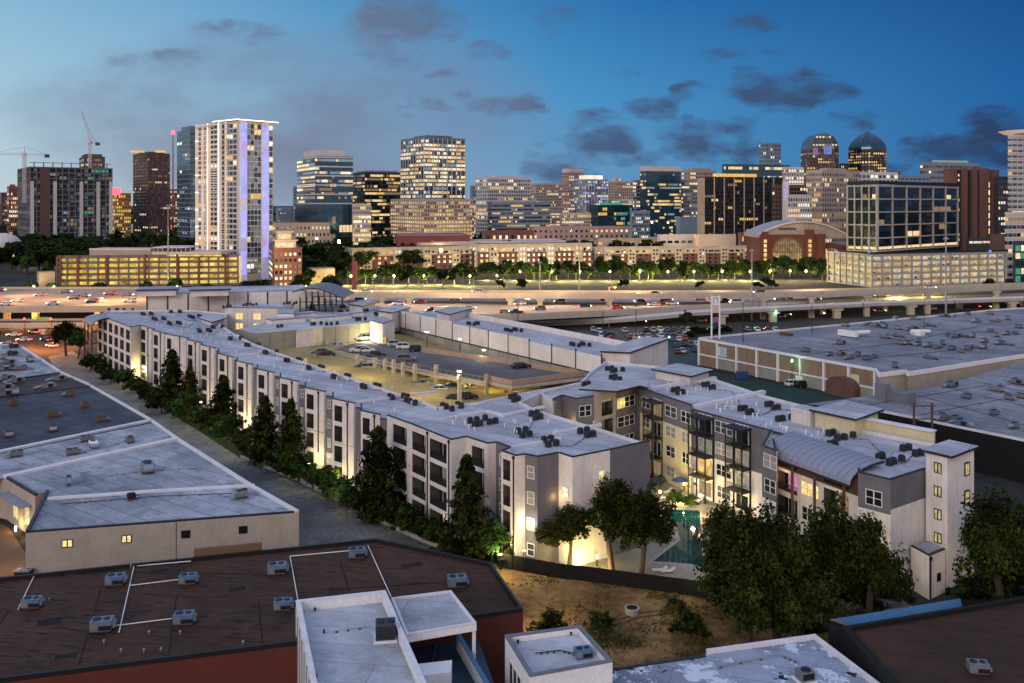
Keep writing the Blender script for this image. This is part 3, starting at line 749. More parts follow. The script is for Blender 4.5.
# ---- centre wing behind the garage ------------------------------------------
CW = empty('apartment_block', 'rear apartment wing with blank cream wall panels and a gabled end behind the parking deck', 'apartment block', P(520, 375))
cz = 14.2
A0, A1 = P(392, 311, cz), P(602, 354.5, cz)
D0 = (xy(A1)-xy(A0)).normalized(); N0 = Vector((-D0.y, D0.x))
m = MB(); LL = length(A0, A1); npan = 11
for i in range(npan):
    a, b = xy(A0)+D0*(LL*i/npan+.12), xy(A0)+D0*(LL*(i+1)/npan-.12)
    step = -.5*(i//4)
    m.strip(a, b, .3, 9.9, cz+.5+step, 'stucco_pink' if i % 2 else 'stucco_white', off=.1)
each(m, 'wall_panel', CW)
m = MB()
for i in range(npan+1):
    a = xy(A0)+D0*(LL*i/npan)-N0*.1; m.obox(a, D0, .22, .24, 9.9, cz+.2, 'dark_metal')
a = xy(A0); m.strip(A0, A1, .2, 9.6, 9.9, 'coping_dark', off=.16); each(m, 'panel_post', CW)
m = MB(); q = [xy(A0), xy(A1), xy(A1)+N0*15, xy(A0)+N0*15]
m.prism(q, 0, 13.2, 'panel_olive', 'roof_pale'); m.build('wall', CW)
m = MB(); n = 22
for i in range(n):
    a, b = xy(A0)+D0*(LL*i/n+.15), xy(A0)+D0*(LL*(i+1)/n-.15)
    m.strip(a, b, .08, 8, 9.55, 'panel_olive' if i % 3 else 'stucco_tan', off=.1)
each(m, 'lower_panel', CW)
m = MB(); m.strip(xy(A1)+N0*15, xy(A0)+N0*15, .3, 13.2, 14.6, 'stucco_white'); m.build('parapet', CW)
# gabled end
ga, gb, gc = P(602, 356, 13.6), P(630, 361, 13.6), P(668, 352, 13.6)
m = MB(); gd = xy(ga)+xy(gc)-xy(gb)
def zz(p, z): return (p[0], p[1], z)
m.face([zz(ga, 0), zz(gb, 0), zz(gb, 15.2), zz(ga, 14.4)], 'stucco_pink'); m.face([zz(gb, 0), zz(gc, 0), zz(gc, 16.4), zz(gb, 15.2)], 'stucco_pink')
m.face([zz(gc, 0), zz(gd, 0), zz(gd, 15.6), zz(gc, 16.4)], 'stucco_pink'); m.build('gable_wall', CW)
m = MB(); c = (xy(ga)+xy(gc))/2; ex = lambda p: c+(xy(p)-c)*1.06
m.hexa([zz(ex(ga), 14.4), zz(ex(gb), 15.2), zz(ex(gc), 16.4), zz(ex(gd), 15.6)], [zz(ex(ga), 14.75), zz(ex(gb), 15.55), zz(ex(gc), 16.75), zz(ex(gd), 15.95)], 'coping_dark', 'roof_pale'); m.build('gable_roof', CW)

# ---- middle block left of the parking deck ----------------------------------
MW = empty('apartment_block', 'low apartment block with olive wall panels at the left end of the parking deck', 'apartment block', P(300, 352))
mw = [P(256, 334, 13.0), P(372, 323.5, 13.0)]
Md = (xy(mw[1])-xy(mw[0])).normalized(); Mn = Vector((-Md.y, Md.x)); ML = length(*mw)
q = [xy(mw[0]), xy(mw[1]), xy(mw[1])+Mn*38, xy(mw[0])+Mn*12]
m = MB(); m.prism(q, 0, 13, 'panel_olive', 'roof_pale'); m.build('wall', MW)
m = MB()
for i in range(9):
    a, b = xy(mw[0])+Md*(ML*i/9+.1), xy(mw[0])+Md*(ML*(i+1)/9-.1); m.strip(a, b, .1, 6, 13.2, 'stucco_cream' if i in (3, 4, 8) else 'panel_olive', off=.12)
each(m, 'wall_panel', MW)
coping(MW, [q[0], q[1]], 13.2, 'coping_white')
def roof_box(T, px, py, w, d, z0, h, mat='stucco_pink', dir=(1, 0)):
    m = MB(); c = P(px, py, z0); m.obox(c, dir, w, d, z0, z0+h, mat, 'roof_pale'); m.obox(c, dir, w+.3, d+.3, z0+h, z0+h+.15, 'coping_dark', 'roof_pale'); return m.build('roof_house', T)
for px, py, w, d, h in ((286, 323, 10, 4, 1.3), (330, 320, 12, 4, 1.2), (348, 317, 9, 3, 1.2), (303, 318, 7, 4, 1.5)): roof_box(MW, px, py, w, d, 13, h, 'stucco_white', Md)
m = MB(); m.prism([P(*q_, 12.6) for q_ in [(272, 330), (372, 322.5), (397, 311), (330, 302), (296, 309)]], 0, 12.6, 'stucco_pink', 'roof_pale'); m.build('roof_range', MW)

# ---- rear wing at the far left ------------------------------------------------
BW = empty('apartment_block', 'far apartment wing with a long white panelled upper wall in front of the highway', 'apartment block', P(220, 340))
ra, rb = P(147, 311, 13.2), P(306, 306.5, 13.2); rd = (xy(rb)-xy(ra)).normalized(); rn = Vector((-rd.y, rd.x)); RL = length(ra, rb)
m = MB(); q = [xy(ra), xy(rb), xy(rb)+rn*26, xy(ra)+rn*26]; m.prism(q, 0, 18, 'stucco_pink', 'roof_pale'); m.build('wall', BW)
m = MB()
for i in range(8): m.strip(xy(ra)+rd*(RL*i/8+.2), xy(ra)+rd*(RL*(i+1)/8-.2), .1, 13, 18.4, 'stucco_white' if i % 2 else 'stucco_pink', off=.12)
each(m, 'wall_panel', BW)
m = MB()
for i in range(9): m.obox(xy(ra)+rd*(RL*i/8)-rn*.1, rd, .35, .4, 12, 18.3, 'dark_metal')
each(m, 'panel_post', BW); coping(BW, [ra, rb], 18.4)
for px, w in ((159, 11), (211, 11)):
    c = xy(PY(px, xy(ra).y+3)); m = MB(); m.obox(c, rd, w, 9, 18, 19.8, 'stucco_pink'); m.build('roof_house', BW)
    m = MB(); m.obox(c, rd, w+1.4, 10.4, 19.8, 20.2, 'coping_dark', 'metal_roof'); m.build('raised_roof', BW)
# lower front range with lit windows
ca, cb = PY(225, 270), PY(277, 268)
m = MB(); cd = (xy(cb)-xy(ca)).normalized(); cn = Vector((-cd.y, cd.x)); L = length(ca, cb)
ops = [(L*u-1.3, L*u+1.3, z, z+2.0, .15) for u in (.28, .62) for z in (12.1, 9.1, 5.6)]
wallgrid(m, ca, cb, 0, 15.6, ops, 'stucco_pink')
m.prism([xy(ca)+cn*.05, xy(cb)+cn*.05, xy(cb)+cn*14, xy(ca)+cn*8], 0, 15.5, 'stucco_pink', 'roof_pale'); m.build('wall', BW); coping(BW, [ca, cb], 15.6)
for o in ops: add_window(BW, ca, cb, (o[0]+o[1])/2, (o[2]+o[3])/2, 2.3, 1.8, 2, 'lit_near')
# stepped corner bay with a tall window, and the low pitched roof in front
m = MB(); q = [PY(277, 256), PY(294, 256), PY(294, 268), PY(277, 268)]; m.prism(q, 0, 15.5, 'stucco_pink', 'roof_pale'); m.build('corner_bay', BW); coping(BW, [q[0], q[1]], 15.5)
for u in (2.0,): add_window(BW, q[0], q[1], 2.2, 12.2, 1.6, 3.0, 1, 'glass_dark')
flat_canopy(BW, [P(198, 317.5, 14.6), P(212, 322, 14.6), P(227, 317.5, 14.6), P(208, 313.5, 14.6)], 14.6, wall='stucco_pink', zb=13.0)
# right part of that wing: roof with raised roofs, ending at the arched steel pavilion
m = MB(); q = [P(296, 331, 13), P(372, 322, 13), P(392, 312, 13), P(402, 308, 13), P(330, 301, 13), P(300, 306, 13)]; m.prism(q, 0, 12.75, 'stucco_pink', 'roof_pale'); m.build('roof_range', BW)
for pts, z in (([P(347, 303.5, 15), P(362, 306, 15), P(378, 301.5, 15), P(364, 299.5, 15)], 15), ([P(376, 310, 15), P(392, 312.5, 15), P(411, 307, 15), P(396, 305, 15)], 15), ([P(434, 310.5, 15.6), P(449, 314, 15.6), P(474, 308, 15.6), P(456, 305.5, 15.6)], 15.6)):
    flat_canopy(BW, pts, z, 'roof_pale', wall='stucco_pink', zb=9, inset=.8)

# arched steel pavilion
PV = empty('pavilion', 'dark steel framed pavilion with an arched metal roof on the far roof edge', 'pavilion', PY(323, 285))
m = MB(); x0, x1 = PY(306, 290).x, PY(337, 290).x; y0, y1 = 282, 299
for k in range(6):
    x = x0+(x1-x0)*k/5
    for y in (y0, y1): m.box(x-.2, x+.2, y-.2, y+.2, 9, 18.2-abs(k-1.6)*.45, 'dark_metal')
for z in (13.2, 16): m.box(x0, x1, y0-.1, y0+.1, z-.12, z+.12, 'dark_metal'); m.box(x0, x1, y1-.1, y1+.1, z-.12, z+.12, 'dark_metal')
each(m, 'steel_member', PV)
m = MB(); n = 12; arc = []
for k in range(n+1):
    t = k/n; arc.append((x0-2+(x1-x0+6)*t, 18.6+1.9*math.sin(PI*(t*.86+.14))-2.6*max(0, t-.45)))
for (xa, za), (xb, zb) in zip(arc, arc[1:]):
    m.hexa([(xa, y0-1.5, za-.35), (xb, y0-1.5, zb-.35), (xb, y1+1.5, zb-.35), (xa, y1+1.5, za-.35)], [(xa, y0-1.5, za), (xb, y0-1.5, zb), (xb, y1+1.5, zb), (xa, y1+1.5, za)], 'coping_dark', 'unit_grey')
m.build('arched_roof', PV)

# ---- parking deck ---------------------------------------------------------------
PK = empty('parking_garage', 'concrete parking deck with a lit yellow lower level and a dark upper level of cars', 'parking garage', P(450, 392))
LO, UP = 5.5, 8.7
def zlow(px): return LO+3.0*max(0, min(1, (440-px)/130))
m = MB(); La, Lb = [(250, 345), (300, 368), (345, 385), (390, 402), (440, 426), (520, 420)], [(262, 338), (385, 331), (430, 340), (480, 350), (540, 362), (620, 374)]
Lz = [zlow(p[0]) for p in La]
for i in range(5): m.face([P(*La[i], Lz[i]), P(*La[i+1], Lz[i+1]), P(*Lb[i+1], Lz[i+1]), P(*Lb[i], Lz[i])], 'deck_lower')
m.build('lower_deck', PK)
ups = [P(*q, UP) for q in [(330, 350.5), (385, 363.5), (440, 375.5), (487.5, 381), (512, 386), (592, 376), (566, 369), (500, 361), (427, 350), (393, 341), (372, 338)]]
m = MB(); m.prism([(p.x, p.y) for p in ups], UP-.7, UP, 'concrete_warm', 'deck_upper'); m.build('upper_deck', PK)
fr = [P(*q, 9.75) for q in [(325, 345), (385, 358), (440, 370), (486.5, 378)]]
m = MB()
for a, b in zip(fr, fr[1:]): m.strip(a, b, .25, 7.9, 9.0, 'concrete_warm', off=.1)
for a, b in zip(fr, fr[1:]):
    L = length(a, b); d = (xy(b)-xy(a)).normalized()
    for i in range(int(L/2)): p = xy(a)+d*(i*2); m.box(p.x-.04, p.x+.04, p.y-.04, p.y+.04, 9, 9.9, 'grey_metal')
    m.strip(a, b, .06, 9.85, 9.93, 'grey_metal')
m.build('edge_beam', PK)
pr = [P(487.5, 375.3, 9.8), P(512, 380.3, 9.8), P(590, 370, 9.8), P(562, 367.5, 9.8), P(500, 358, 9.8), P(426, 348.5, 9.8), P(385, 338, 9.8)]
m = MB()
for a, b in zip(pr, pr[1:]): m.strip(a, b, .25, 7.6, 9.8, 'deck_parapet')
m.build('parapet', PK)
# columns along the lit edge (feet on the lower deck)
for (px, py, top) in [(305, 366, 10.4), (338, 352, 10.3), (357.5, 366, 10.2), (375, 371, 10.2), (385, 373.5, 10.2), (393.5, 377, 10.6), (403, 380, 10.4), (415, 384, 10.6), (436, 388, 10.8), (459.5, 404, 11.5), (327, 346, 9.6), (486.5, 396, 10.2), (505, 392, 8.0), (540, 389, 8.0)]:
    c = P(px, py, zlow(px)); m = MB(); m.obox(c, D0, .7, .7, zlow(px)-.3, top, 'concrete_warm'); m.obox(c, D0, .95, .95, top-.9, top-.7, 'concrete_warm'); m.build('column', PK)
rb_ = [P(*q, 9.5) for q in [(262, 347), (290, 340.5), (330, 336), (372, 331)]]
m = MB()
for a, b in zip(rb_, rb_[1:]): m.strip(a, b, .3, LO, 9.5, 'concrete_warm')
for q in rb_: m.obox(q, D0, .9, .9, LO, 10.1, 'concrete_warm')
m.build('ramp_wall', PK)
# stair tower of the deck
ST = empty('stair_tower', 'small white stair house with a bright lamp and a little canopy on the parking deck', 'stair house', P(380, 356, LO))
stq = q = [P(370, 352, LO), P(383, 356, LO), P(394.5, 351, LO), P(382, 346, LO)]; m = MB(); m.prism(q, LO, 14.2, 'stucco_white', 'roof_pale'); m.build('wall', ST); coping(ST, q[:3], 14.2)
m = MB(); c = P(390, 349, LO); m.obox(c, Md, 3.6, 3, 11.1, 11.4, 'coping_dark', 'metal_roof'); m.build('canopy', ST)
m = MB(); p, g = uv_point(q[1], q[2], 1.2, LO, .1); m.obox(p, xy(q[2])-xy(q[1]), 1.4, .12, LO, LO+4.8, 'lit_gold'); m.build('door', ST)
# ================================================================= ground materials
# warehouses, all seen from above along the alley --------------------------------------
WH = 6.0
def parapet_line(T, pts, z, h=.35, w=.4, mat='coping_white', name='parapet', close=False):
    m = MB(); pts = [xy(p) for p in pts]
    for a, b in zip(pts, pts[1:]+([pts[0]] if close else [])): m.strip(a, b, w, z, z+h, mat)
    return m.build(name, T)
def warehouse(label, pix, roofmat, z=WH, wall='stucco_tan', ridges_=()):
    q = [P(*p, z) for p in pix]; c = sum(q, Vector())/len(q)
    T = empty('warehouse', label, 'warehouse', (c.x, c.y, 0))
    m = MB(); m.prism(q, 0, z-.02, wall); m.build('wall', T)
    m = MB(); m.poly(q, roofmat, z); m.build('roof', T)
    for r in ridges_: parapet_line(T, [P(*p, z) for p in r[0]], z, r[1], r[2], r[3])
    return T
cw = 'coping_white'
W1 = warehouse('nearest low warehouse with a pale stained roof and a tan wall with four small windows', [(6.3, 479), (35, 496), (46, 492), (25.5, 533), (299, 512.5), (252, 486), (180, 440.5)], 'roof_white', WH, 'stucco_tan',
               [([(6.3, 479), (180, 440.5)], .4, 1.3, cw), ([(47, 500.5), (150, 493), (254, 487)], .25, .8, cw), ([(299, 512.5), (252, 486), (180, 440.5)], .35, .5, cw), ([(25.5, 533), (299, 512.5)], .2, .35, 'coping_dark'), ([(6.3, 479), (35, 496)], .3, .4, 'coping_dark'), ([(46, 492), (25.5, 533)], .3, .4, 'coping_dark')])
a, b = P(25.5, 533, WH), P(299, 512.5, WH)
L = length(a, b)
for u, mat, wd in ((.145, 'lit_near', 1.05), (.355, 'lit_near', 1.0), (.57, 'glass_dark', .95), (.785, 'glass_dark', .9)): add_window(W1, a, b, L*u, WH-1.7, wd, .75, 2, mat, 'dark_metal')
m = MB(); p, g = uv_point(a, b, L*.535, 0, .02); m.obox(p, xy(b)-xy(a), .06, .05, 0, WH-.1, 'coping_dark'); m.build('wall_joint', W1)
# its little lit court on the left
a, b = P(6.3, 479, WH), P(35, 496, WH); L = length(a, b)
for u in (.35, .75): add_window(W1, a, b, L*u, 2.6, 1.6, 2.6, 3, 'lit_near')
m = MB(); d = (xy(b)-xy(a)).normalized(); c = (xy(a)+xy(b))/2-Vector((-d.y, d.x))*.8; m.obox(c, d, L*.8, 1.6, 4.3, 4.45, 'metal_roof'); m.build('awning', W1)
sheet('court_paving', [P(-40, 505), P(8, 527), P(30, 560), P(24, 590), P(-80, 600)], .02, 'dock_wood')
W2 = warehouse('warehouse with a dark blotchy roof dotted with rusty vents', [(-60, 466), (6.3, 479), (180, 440.5), (152.5, 421), (92, 386.5), (-60, 405.5)], 'roof_dark', WH, 'stucco_tan',
               [([(-60, 466), (152.5, 421.5)], .35, 1.0, cw), ([(180, 440.5), (152.5, 421), (92, 386.5)], .35, .45, cw), ([(-60, 405.5), (92, 386.5)], .2, .3, 'coping_dark')])
W2r = MB(); W2r.poly([P(*p, WH+.03) for p in [(-60, 466.5), (152.5, 423), (179, 440), (6.3, 477.5), (-60, 492)]], 'roof_white', WH+.03); W2r.build('pale_roof', W2)
W3 = warehouse('narrow warehouse with a brownish roof between a dark and a pale roof', [(-60, 404.5), (91, 385.5), (62, 373), (-60, 390)], 'roof_brownish', WH, 'stucco_tan', [([(91, 385.5), (62, 373)], .35, .45, cw), ([(-60, 390), (62, 373)], .25, .4, 'coping_dark')])
W4 = warehouse('farthest warehouse of the alley row with a grey roof of dark machines', [(-60, 389), (61, 372), (17.5, 344), (-60, 350)], 'roof_white', WH, 'stucco_tan', [([(61, 372), (17.5, 344)], .35, .5, cw), ([(-60, 368), (44, 360)], .2, .6, cw), ([(17.5, 344), (-60, 350)], .3, .5, cw)])

# foreground brown roofed building -------------------------------------------------------
BH = 7.0
bp = [(-70, 588), (376, 541.5), (491, 566), (523, 612), (300, 645), (-70, 692)]
q = [P(*p, BH) for p in bp]; c = sum(q, Vector())/6
BB = empty('brick_building', 'low red brick foreground building with a dark brown flat roof and blue grey rooftop units', 'building', (c.x, c.y, 0))
m = MB(); m.prism(q, 0, BH-.02, 'brick_red'); m.build('wall', BB)
m = MB(); m.poly(q, 'roof_brown', BH); m.build('roof', BB)
m = MB()
for a, b in zip(q, q[1:]+[q[0]]):
    m.strip(b, a, .28, BH, BH+.4, 'fan_black')
m.build('parapet', BB)
m = MB()   # raised brick upstand on the back edge and tar joints
a, b = P(194, 558.5, BH), P(262, 552, BH); m.strip(a, b, .4, BH, BH+1.0, 'rust_box'); m.build('upstand', BB)
m = MB()
for pl in ([(100, 590), (78, 665)], [(176, 595), (168, 655)], [(258, 602), (262, 646)], [(340, 562), (349, 592)], [(8, 610), (-10, 640)], [(330, 590), (452, 582)], [(60, 572), (300, 575)]):
    a, b = P(*pl[0], BH), P(*pl[1], BH); m.strip(a, b, .1, BH, BH+.03, 'black_wall')
m.build('tar_joints', BB)
def pipe_run(label, pl, z, r=.05, mat='white_paint'):
    m = MB(); pts = [P(*p, z) for p in pl]
    for a, b in zip(pts, pts[1:]): m.tube((a.x, a.y, z+.15), (b.x, b.y, z+.15), r, r, mat, 5)
    for a, b in zip(pts, pts[1:]):
        for t in (.25, .5, .75): p = a.lerp(b, t); m.box(p.x-.1, p.x+.1, p.y-.1, p.y+.1, z, z+.1, 'wood_dark')
    return tag(m.build('pipe', None, loc=pts[0]), label, 'pipe')
pipe_run('white pipe bending along the brown roof edge behind the leftmost rooftop unit', [(-5, 580.5), (62, 575), (62, 575)], BH)
pipe_run('white pipe branch running down to the leftmost rooftop unit', [(34, 577.5), (18, 611)], BH)
pipe_run('long white pipe running across the brown roof between pairs of rooftop units', [(191, 562.5), (134, 567.5), (119, 634)], BH)
pipe_run('short white pipe to the upper right unit of the paired rooftop units', [(129, 587), (178, 581)], BH)
pipe_run('short white pipe to the lower right unit of the paired rooftop units', [(113, 627.5), (172, 620)], BH)
pipe_run('white pipe turning the corner beside the white parapet building', [(349, 552), (290, 557.5), (298, 602)], BH)
pipe_run('white pipe running down the brown roof to the pale canopy', [(368, 547), (391, 598)], BH)

# rooftop machines -----------------------------------------------------------------------
def package_unit(label, p, ang, s=1.0, mat='unit_blue', cat='rooftop unit', group='rooftop units on the brown roof'):
    T = empty('rooftop_unit', label, cat, p, group)
    x, y, z = p; m = MB()
    m.box(x-1.15*s, x+1.15*s, y-.75*s, y+.75*s, z+.18*s, z+1.25*s, mat); m.box(x-.2*s, x+1.13*s, y-.77*s, y-.752*s, z+.25*s, z+.75*s, 'fan_black')
    m.box(x-1.1*s, x-.35*s, y-.77*s, y-.752*s, z+.3*s, z+1.1*s, 'grey_metal'); m.build('cabinet', T)
    m = MB(); m.box(x-1.0*s, x+1.0*s, y-.6*s, y+.6*s, z, z+.18*s, 'wood_dark'); m.build('curb', T)
    m = MB(); m.tube((x-.55*s, y, z+1.25*s), (x-.55*s, y, z+1.36*s), .46*s, .42*s, 'fan_black', 14); m.build('fan', T)
    m = MB(); m.tube((x+.5*s, y, z+1.25*s), (x+.5*s, y, z+1.34*s), .36*s, .33*s, 'fan_black', 14); m.build('fan', T)
    m = MB(); v = [(x+1.15*s, y-.6*s), (x+1.45*s, y-.6*s), (x+1.45*s, y+.6*s), (x+1.15*s, y+.6*s)]
    m.hexa([(a, b, z+.4*s) for a, b in v], [(v[0][0], v[0][1], z+1.15*s), (v[1][0], v[1][1], z+.75*s), (v[2][0], v[2][1], z+.75*s), (v[3][0], v[3][1], z+1.15*s)], 'grey_metal'); m.build('intake_hood', T)
    T.rotation_euler.z = ang; return T
bul = [(32, 607, 'leftmost blue grey rooftop unit on the brown roof, alone beside a pipe branch'), (115.5, 584, 'upper left of the four paired blue grey units on the brown roof'), (102, 630, 'lower left of the four paired blue grey units on the brown roof'), (188, 583, 'upper right of the four paired blue grey units on the brown roof'),
       (184, 623, 'lower right of the four paired blue grey units on the brown roof'), (277, 573, 'blue grey rooftop unit on the brown roof above the white parapet building'), (283, 609, 'blue grey rooftop unit tight against the left side of the white parapet building'), (357, 557, 'blue grey rooftop unit near the back edge of the brown roof'), (457, 586, 'blue grey rooftop unit with two fans at the right end of the brown roof')]
for i, (px, py, lb) in enumerate(bul): package_unit(lb, P(px, py, BH), .1+.04*(i % 3), .74+.05*(i % 3), ('unit_blue', 'unit_blue', 'unit_slate')[i % 3])
def vent(label, p, h=.6, r=.18, group=None, mat='grey_metal'):
    m = MB(); x, y, z = p; m.tube((x, y, z), (x, y, z+h*.7), r*.5, r*.5, mat, 8); m.tube((x, y, z+h*.7), (x, y, z+h*.9), r*.8, r*.5, mat, 8)
    return tag(m.build('roof_vent', None, loc=p), label, 'vent', group)
for px, py in ((243, 645), (144, 653), (161, 652), (49, 602), (104, 644), (149, 635), (121, 653), (131, 568), (180, 635)): vent('small grey pipe vent on the brown roof', P(px, py, BH), .45, .16, 'pipe vents on the brown roof')

# white parapet building (foreground) -----------------------------------------------------
WZ = 10.0
wp = [P(*p, WZ) for p in [(296, 601), (385, 591), (421, 673), (440, 716), (318, 716)]]
WB = empty('white_building', 'white foreground building with a deep parapet around a stained pale roof', 'building', (-13, 78, 0))
d1 = (wp[1]-wp[0]); inn = []
c = sum((xy(p) for p in wp), Vector((0, 0)))/5
m = MB()
ring = wp
for a, b in zip(ring, ring[1:]+[ring[0]]): m.strip(b, a, .35, 0, WZ, 'white_paint')
m.build('wall', WB)
m = MB(); m.poly(wp, 'roof_grey_near', WZ-.9); m.build('roof', WB)
m = MB()
for a, b in zip(ring, ring[1:]+[ring[0]]): m.strip(b, a, .45, WZ, WZ+.08, 'coping_white', off=.05)
m.build('coping', WB)
m = MB(); a, b = wp[4], wp[0]
for i in range(9):
    p = xy(a).lerp(xy(b), (i+.5)/9); m.obox(p-Vector((.12, .02)), xy(b)-xy(a), .1, .08, 0, WZ-.1, 'grey_metal')
m.build('wall_ribs', WB)
# condenser with two fans on it
def big_condenser(label, p, ang, w=2.0, d=1.5, h=1.5, mat='unit_grey', fans=2):
    T = empty('condenser_unit', label, 'condenser', p); x, y, z = p
    m = MB(); m.box(x-w/2, x+w/2, y-d/2, y+d/2, z+.2, z+h, mat)
    for i in range(7): zz_ = z+.35+i*(h-.5)/7; m.box(x-w/2+.08, x+w/2-.08, y-d/2-.012, y-d/2-.002, zz_, zz_+.09, 'fan_black')
    m.build('cabinet', T); m = MB(); m.box(x-w/2-.15, x+w/2+.15, y-d/2-.15, y+d/2+.15, z, z+.19, 'white_paint'); m.build('base', T)
    for i in range(fans):
        xx = x-w/4+i*w/2 if fans == 2 else x
        m = MB(); m.tube((xx, y-.1, z+h), (xx, y-.1, z+h+.1), min(w/fans, d)*.4, min(w/fans, d)*.36, 'fan_black', 16); m.build('fan', T)
    T.rotation_euler.z = ang; return T
big_condenser('dark condenser with two fans on the stained roof of the white parapet building', P(385.5, 639, WZ-.9), .14, 1.7, 1.4, 1.55, 'condenser')
for px, py in ((315, 611), (369, 603), (316, 678), (324, 633)): vent('small dark vent on the stained roof of the white parapet building', P(px, py, WZ-.9), .35, .16, 'vents on the white parapet roof', 'fan_black')
pipe_run('thin grey pipe on the roof of the white parapet building', [(325, 634), (371, 628)], WZ-.9, .03, 'grey_metal')
# pale canopy and dark sunken terrace to its right
cq = [P(391, 598, 9.3), P(451, 590.5, 9.3), P(476.5, 623, 9.3), P(406, 635, 9.3)]
CN = empty('canopy', 'pale flat canopy with a white rim over the dark sunken terrace', 'canopy', (-7, 80, 0))
m = MB(); m.prism(cq, 8.6, 9.15, 'white_paint', 'roof_grey_near')
m.build('canopy_roof', CN)
m = MB()
for a, b in zip(cq, cq[1:]+[cq[0]]): m.strip(b, a, .25, 9.15, 9.35, 'coping_white')
m.build('rim', CN)
p = P(474, 624.5, 8.9); m = MB(); m.box(p.x-.16, p.x+.16, p.y-.16, p.y+.16, 4, 8.6, 'white_paint'); m.build('post', CN)
TR = empty('terrace', 'sunken terrace with a dark navy floor and white parapet walls beside the white building', 'terrace', (-5, 74, 0))
tq = [P(402, 640, 5.2), P(474, 628, 5.2), P(500, 700, 5.2), P(425, 716, 5.2)]
m = MB(); m.prism(tq, 0, 5.2, 'navy_floor'); m.build('floor', TR)
m = MB(); a, b = P(460, 634, 6.6), P(499, 700, 6.6); m.strip(b, a, .35, 0, 6.6, 'white_paint'); m.strip(b, a, .4, 6.6, 6.7, 'blue_metal'); m.build('parapet', TR)
m = MB(); q = [P(417, 664, 7.6), P(452, 660, 7.6), P(451, 672, 7.6), P(419, 676, 7.6)]; m.prism(q, 0, 7.6, 'white_paint'); m.build('pier', TR)
m = MB(); a, b = P(437, 637, 5.25), P(432, 660, 5.25); m.strip(a, b, .12, 5.2, 5.35, 'blue_metal'); m.build('floor_joint', TR)
# small white box building
SZ = 8.6
sq = [P(505, 636, SZ), P(580, 626, SZ), P(612.5, 662, SZ), P(530, 677, SZ)]
SB = empty('white_building', 'small white box building with a dark rimmed roof and one blue rooftop unit', 'building', (3, 77, 0))
m = MB(); m.prism(sq, 0, SZ-.5, 'white_paint', 'roof_grey_near'); m.build('wall', SB)
m = MB()
for a, b in zip(sq, sq[1:]+[sq[0]]): m.strip(b, a, .35, SZ-.5, SZ, 'white_paint')
m.build('parapet', SB); m = MB()
for a, b in zip(sq, sq[1:]+[sq[0]]): m.strip(b, a, .42, SZ, SZ+.1, 'unit_grey', off=.05)
m.build('coping', SB)
L = length(sq[0], sq[3])
a, b = sq[0], sq[3]
for i in range(4): add_window(SB, a, b, L*(.28+.16*i), 4.9, L*.12, 4.6, 1, 'glass_black')
m = MB(); p = PY(488, 73); m.box(p.x-3, p.x+4.2, 68, 71, 0, 3.2, 'white_paint'); m.build('low_wall', SB)
package_unit('blue rooftop unit on the small white box building', P(583, 657, SZ-.5), .25, .62, 'unit_blue', group=None)
for px, py in ((518, 643), (571, 635)): vent('small black vent on the small white box building', P(px, py, SZ-.5), .3, .16, 'vents on the small white box building', 'fan_black')
# patchy roof bottom right
PZ = 5.5
pq = [P(*p, PZ) for p in [(570, 680), (613, 669), (705, 655.5), (706, 652.5), (815, 637.5), (884, 690), (890, 740), (560, 740)]]
PB = empty('flat_roof_building', 'low building with a blistered pale blue patched roof at the bottom edge', 'building', (22, 75, 0))
m = MB(); m.prism(pq, 0, PZ, 'stucco_white', 'roof_patch'); m.build('wall', PB)
m = MB(); m.strip(pq[4], pq[3], .4, PZ, PZ+.35, 'coping_white'); m.strip(pq[5], pq[4], .4, PZ, PZ+.35, 'coping_white'); m.strip(pq[2], pq[1], .3, PZ, PZ+.1, 'coping_dark'); m.build('parapet', PB)
big_condenser('grey rooftop box at the very bottom of the patched roof', P(805, 681, PZ), .3, 1.3, 1.1, 1.0, 'unit_grey', 1)
# brown roof far right
rq = [P(*p, 6) for p in [(840, 631), (960, 611), (1040, 597), (1120, 640), (1130, 720), (915, 720)]]
RB = empty('brown_roof_building', 'low dark building with a brown flat roof at the right edge', 'building', (44, 82, 0))
m = MB(); m.prism(rq, 0, 6, 'black_wall', 'roof_brown_warm'); m.build('wall', RB)
m = MB(); m.strip(rq[0], rq[5], .9, 6, 6.5, 'black_wall'); m.strip(rq[1], rq[0], .4, 6, 6.4, 'black_wall'); m.strip(rq[2], rq[1], .4, 6, 6.4, 'black_wall'); m.build('parapet', RB)
package_unit('pale grey rooftop unit on the brown roof at the right edge', P(978, 672, 6), -.15, .72, 'unit_grey', group=None)
BM = empty('metal_shed', 'long low shed with a shiny blue metal roof beside the brown roof', 'shed', P(890, 650))
a0, a1, b0, b1 = P(829, 619.5, 5.6), P(959, 599, 5.6), P(849, 627, 5.2), P(962, 607.5, 5.2)
m = MB(); m.prism([a0, a1, b1, b0], 0, 5.15, 'dark_metal'); m.build('wall', BM)
m = MB(); rg0, rg1 = (a0*.55+b0*.45)+Vector((0, 0, .45)), (a1*.55+b1*.45)+Vector((0, 0, .45))
for s0, s1 in ((b0, b1), (a1, a0)):
    t0, t1 = (rg0, rg1) if s0 is b0 else (rg1, rg0); m.face([s0, s1, t1, t0], 'blue_metal')
m.face([b0, rg0, a0], 'grey_metal'); m.face([a1, rg1, b1], 'grey_metal')
for i in range(26):
    t = (i+.5)/26; p, q_ = b0.lerp(b1, t), rg0.lerp(rg1, t); m.tube((p.x, p.y, p.z+.03), (q_.x, q_.y, q_.z+.03), .03, .03, 'blue_metal', 4)
m.build('metal_roof', BM)
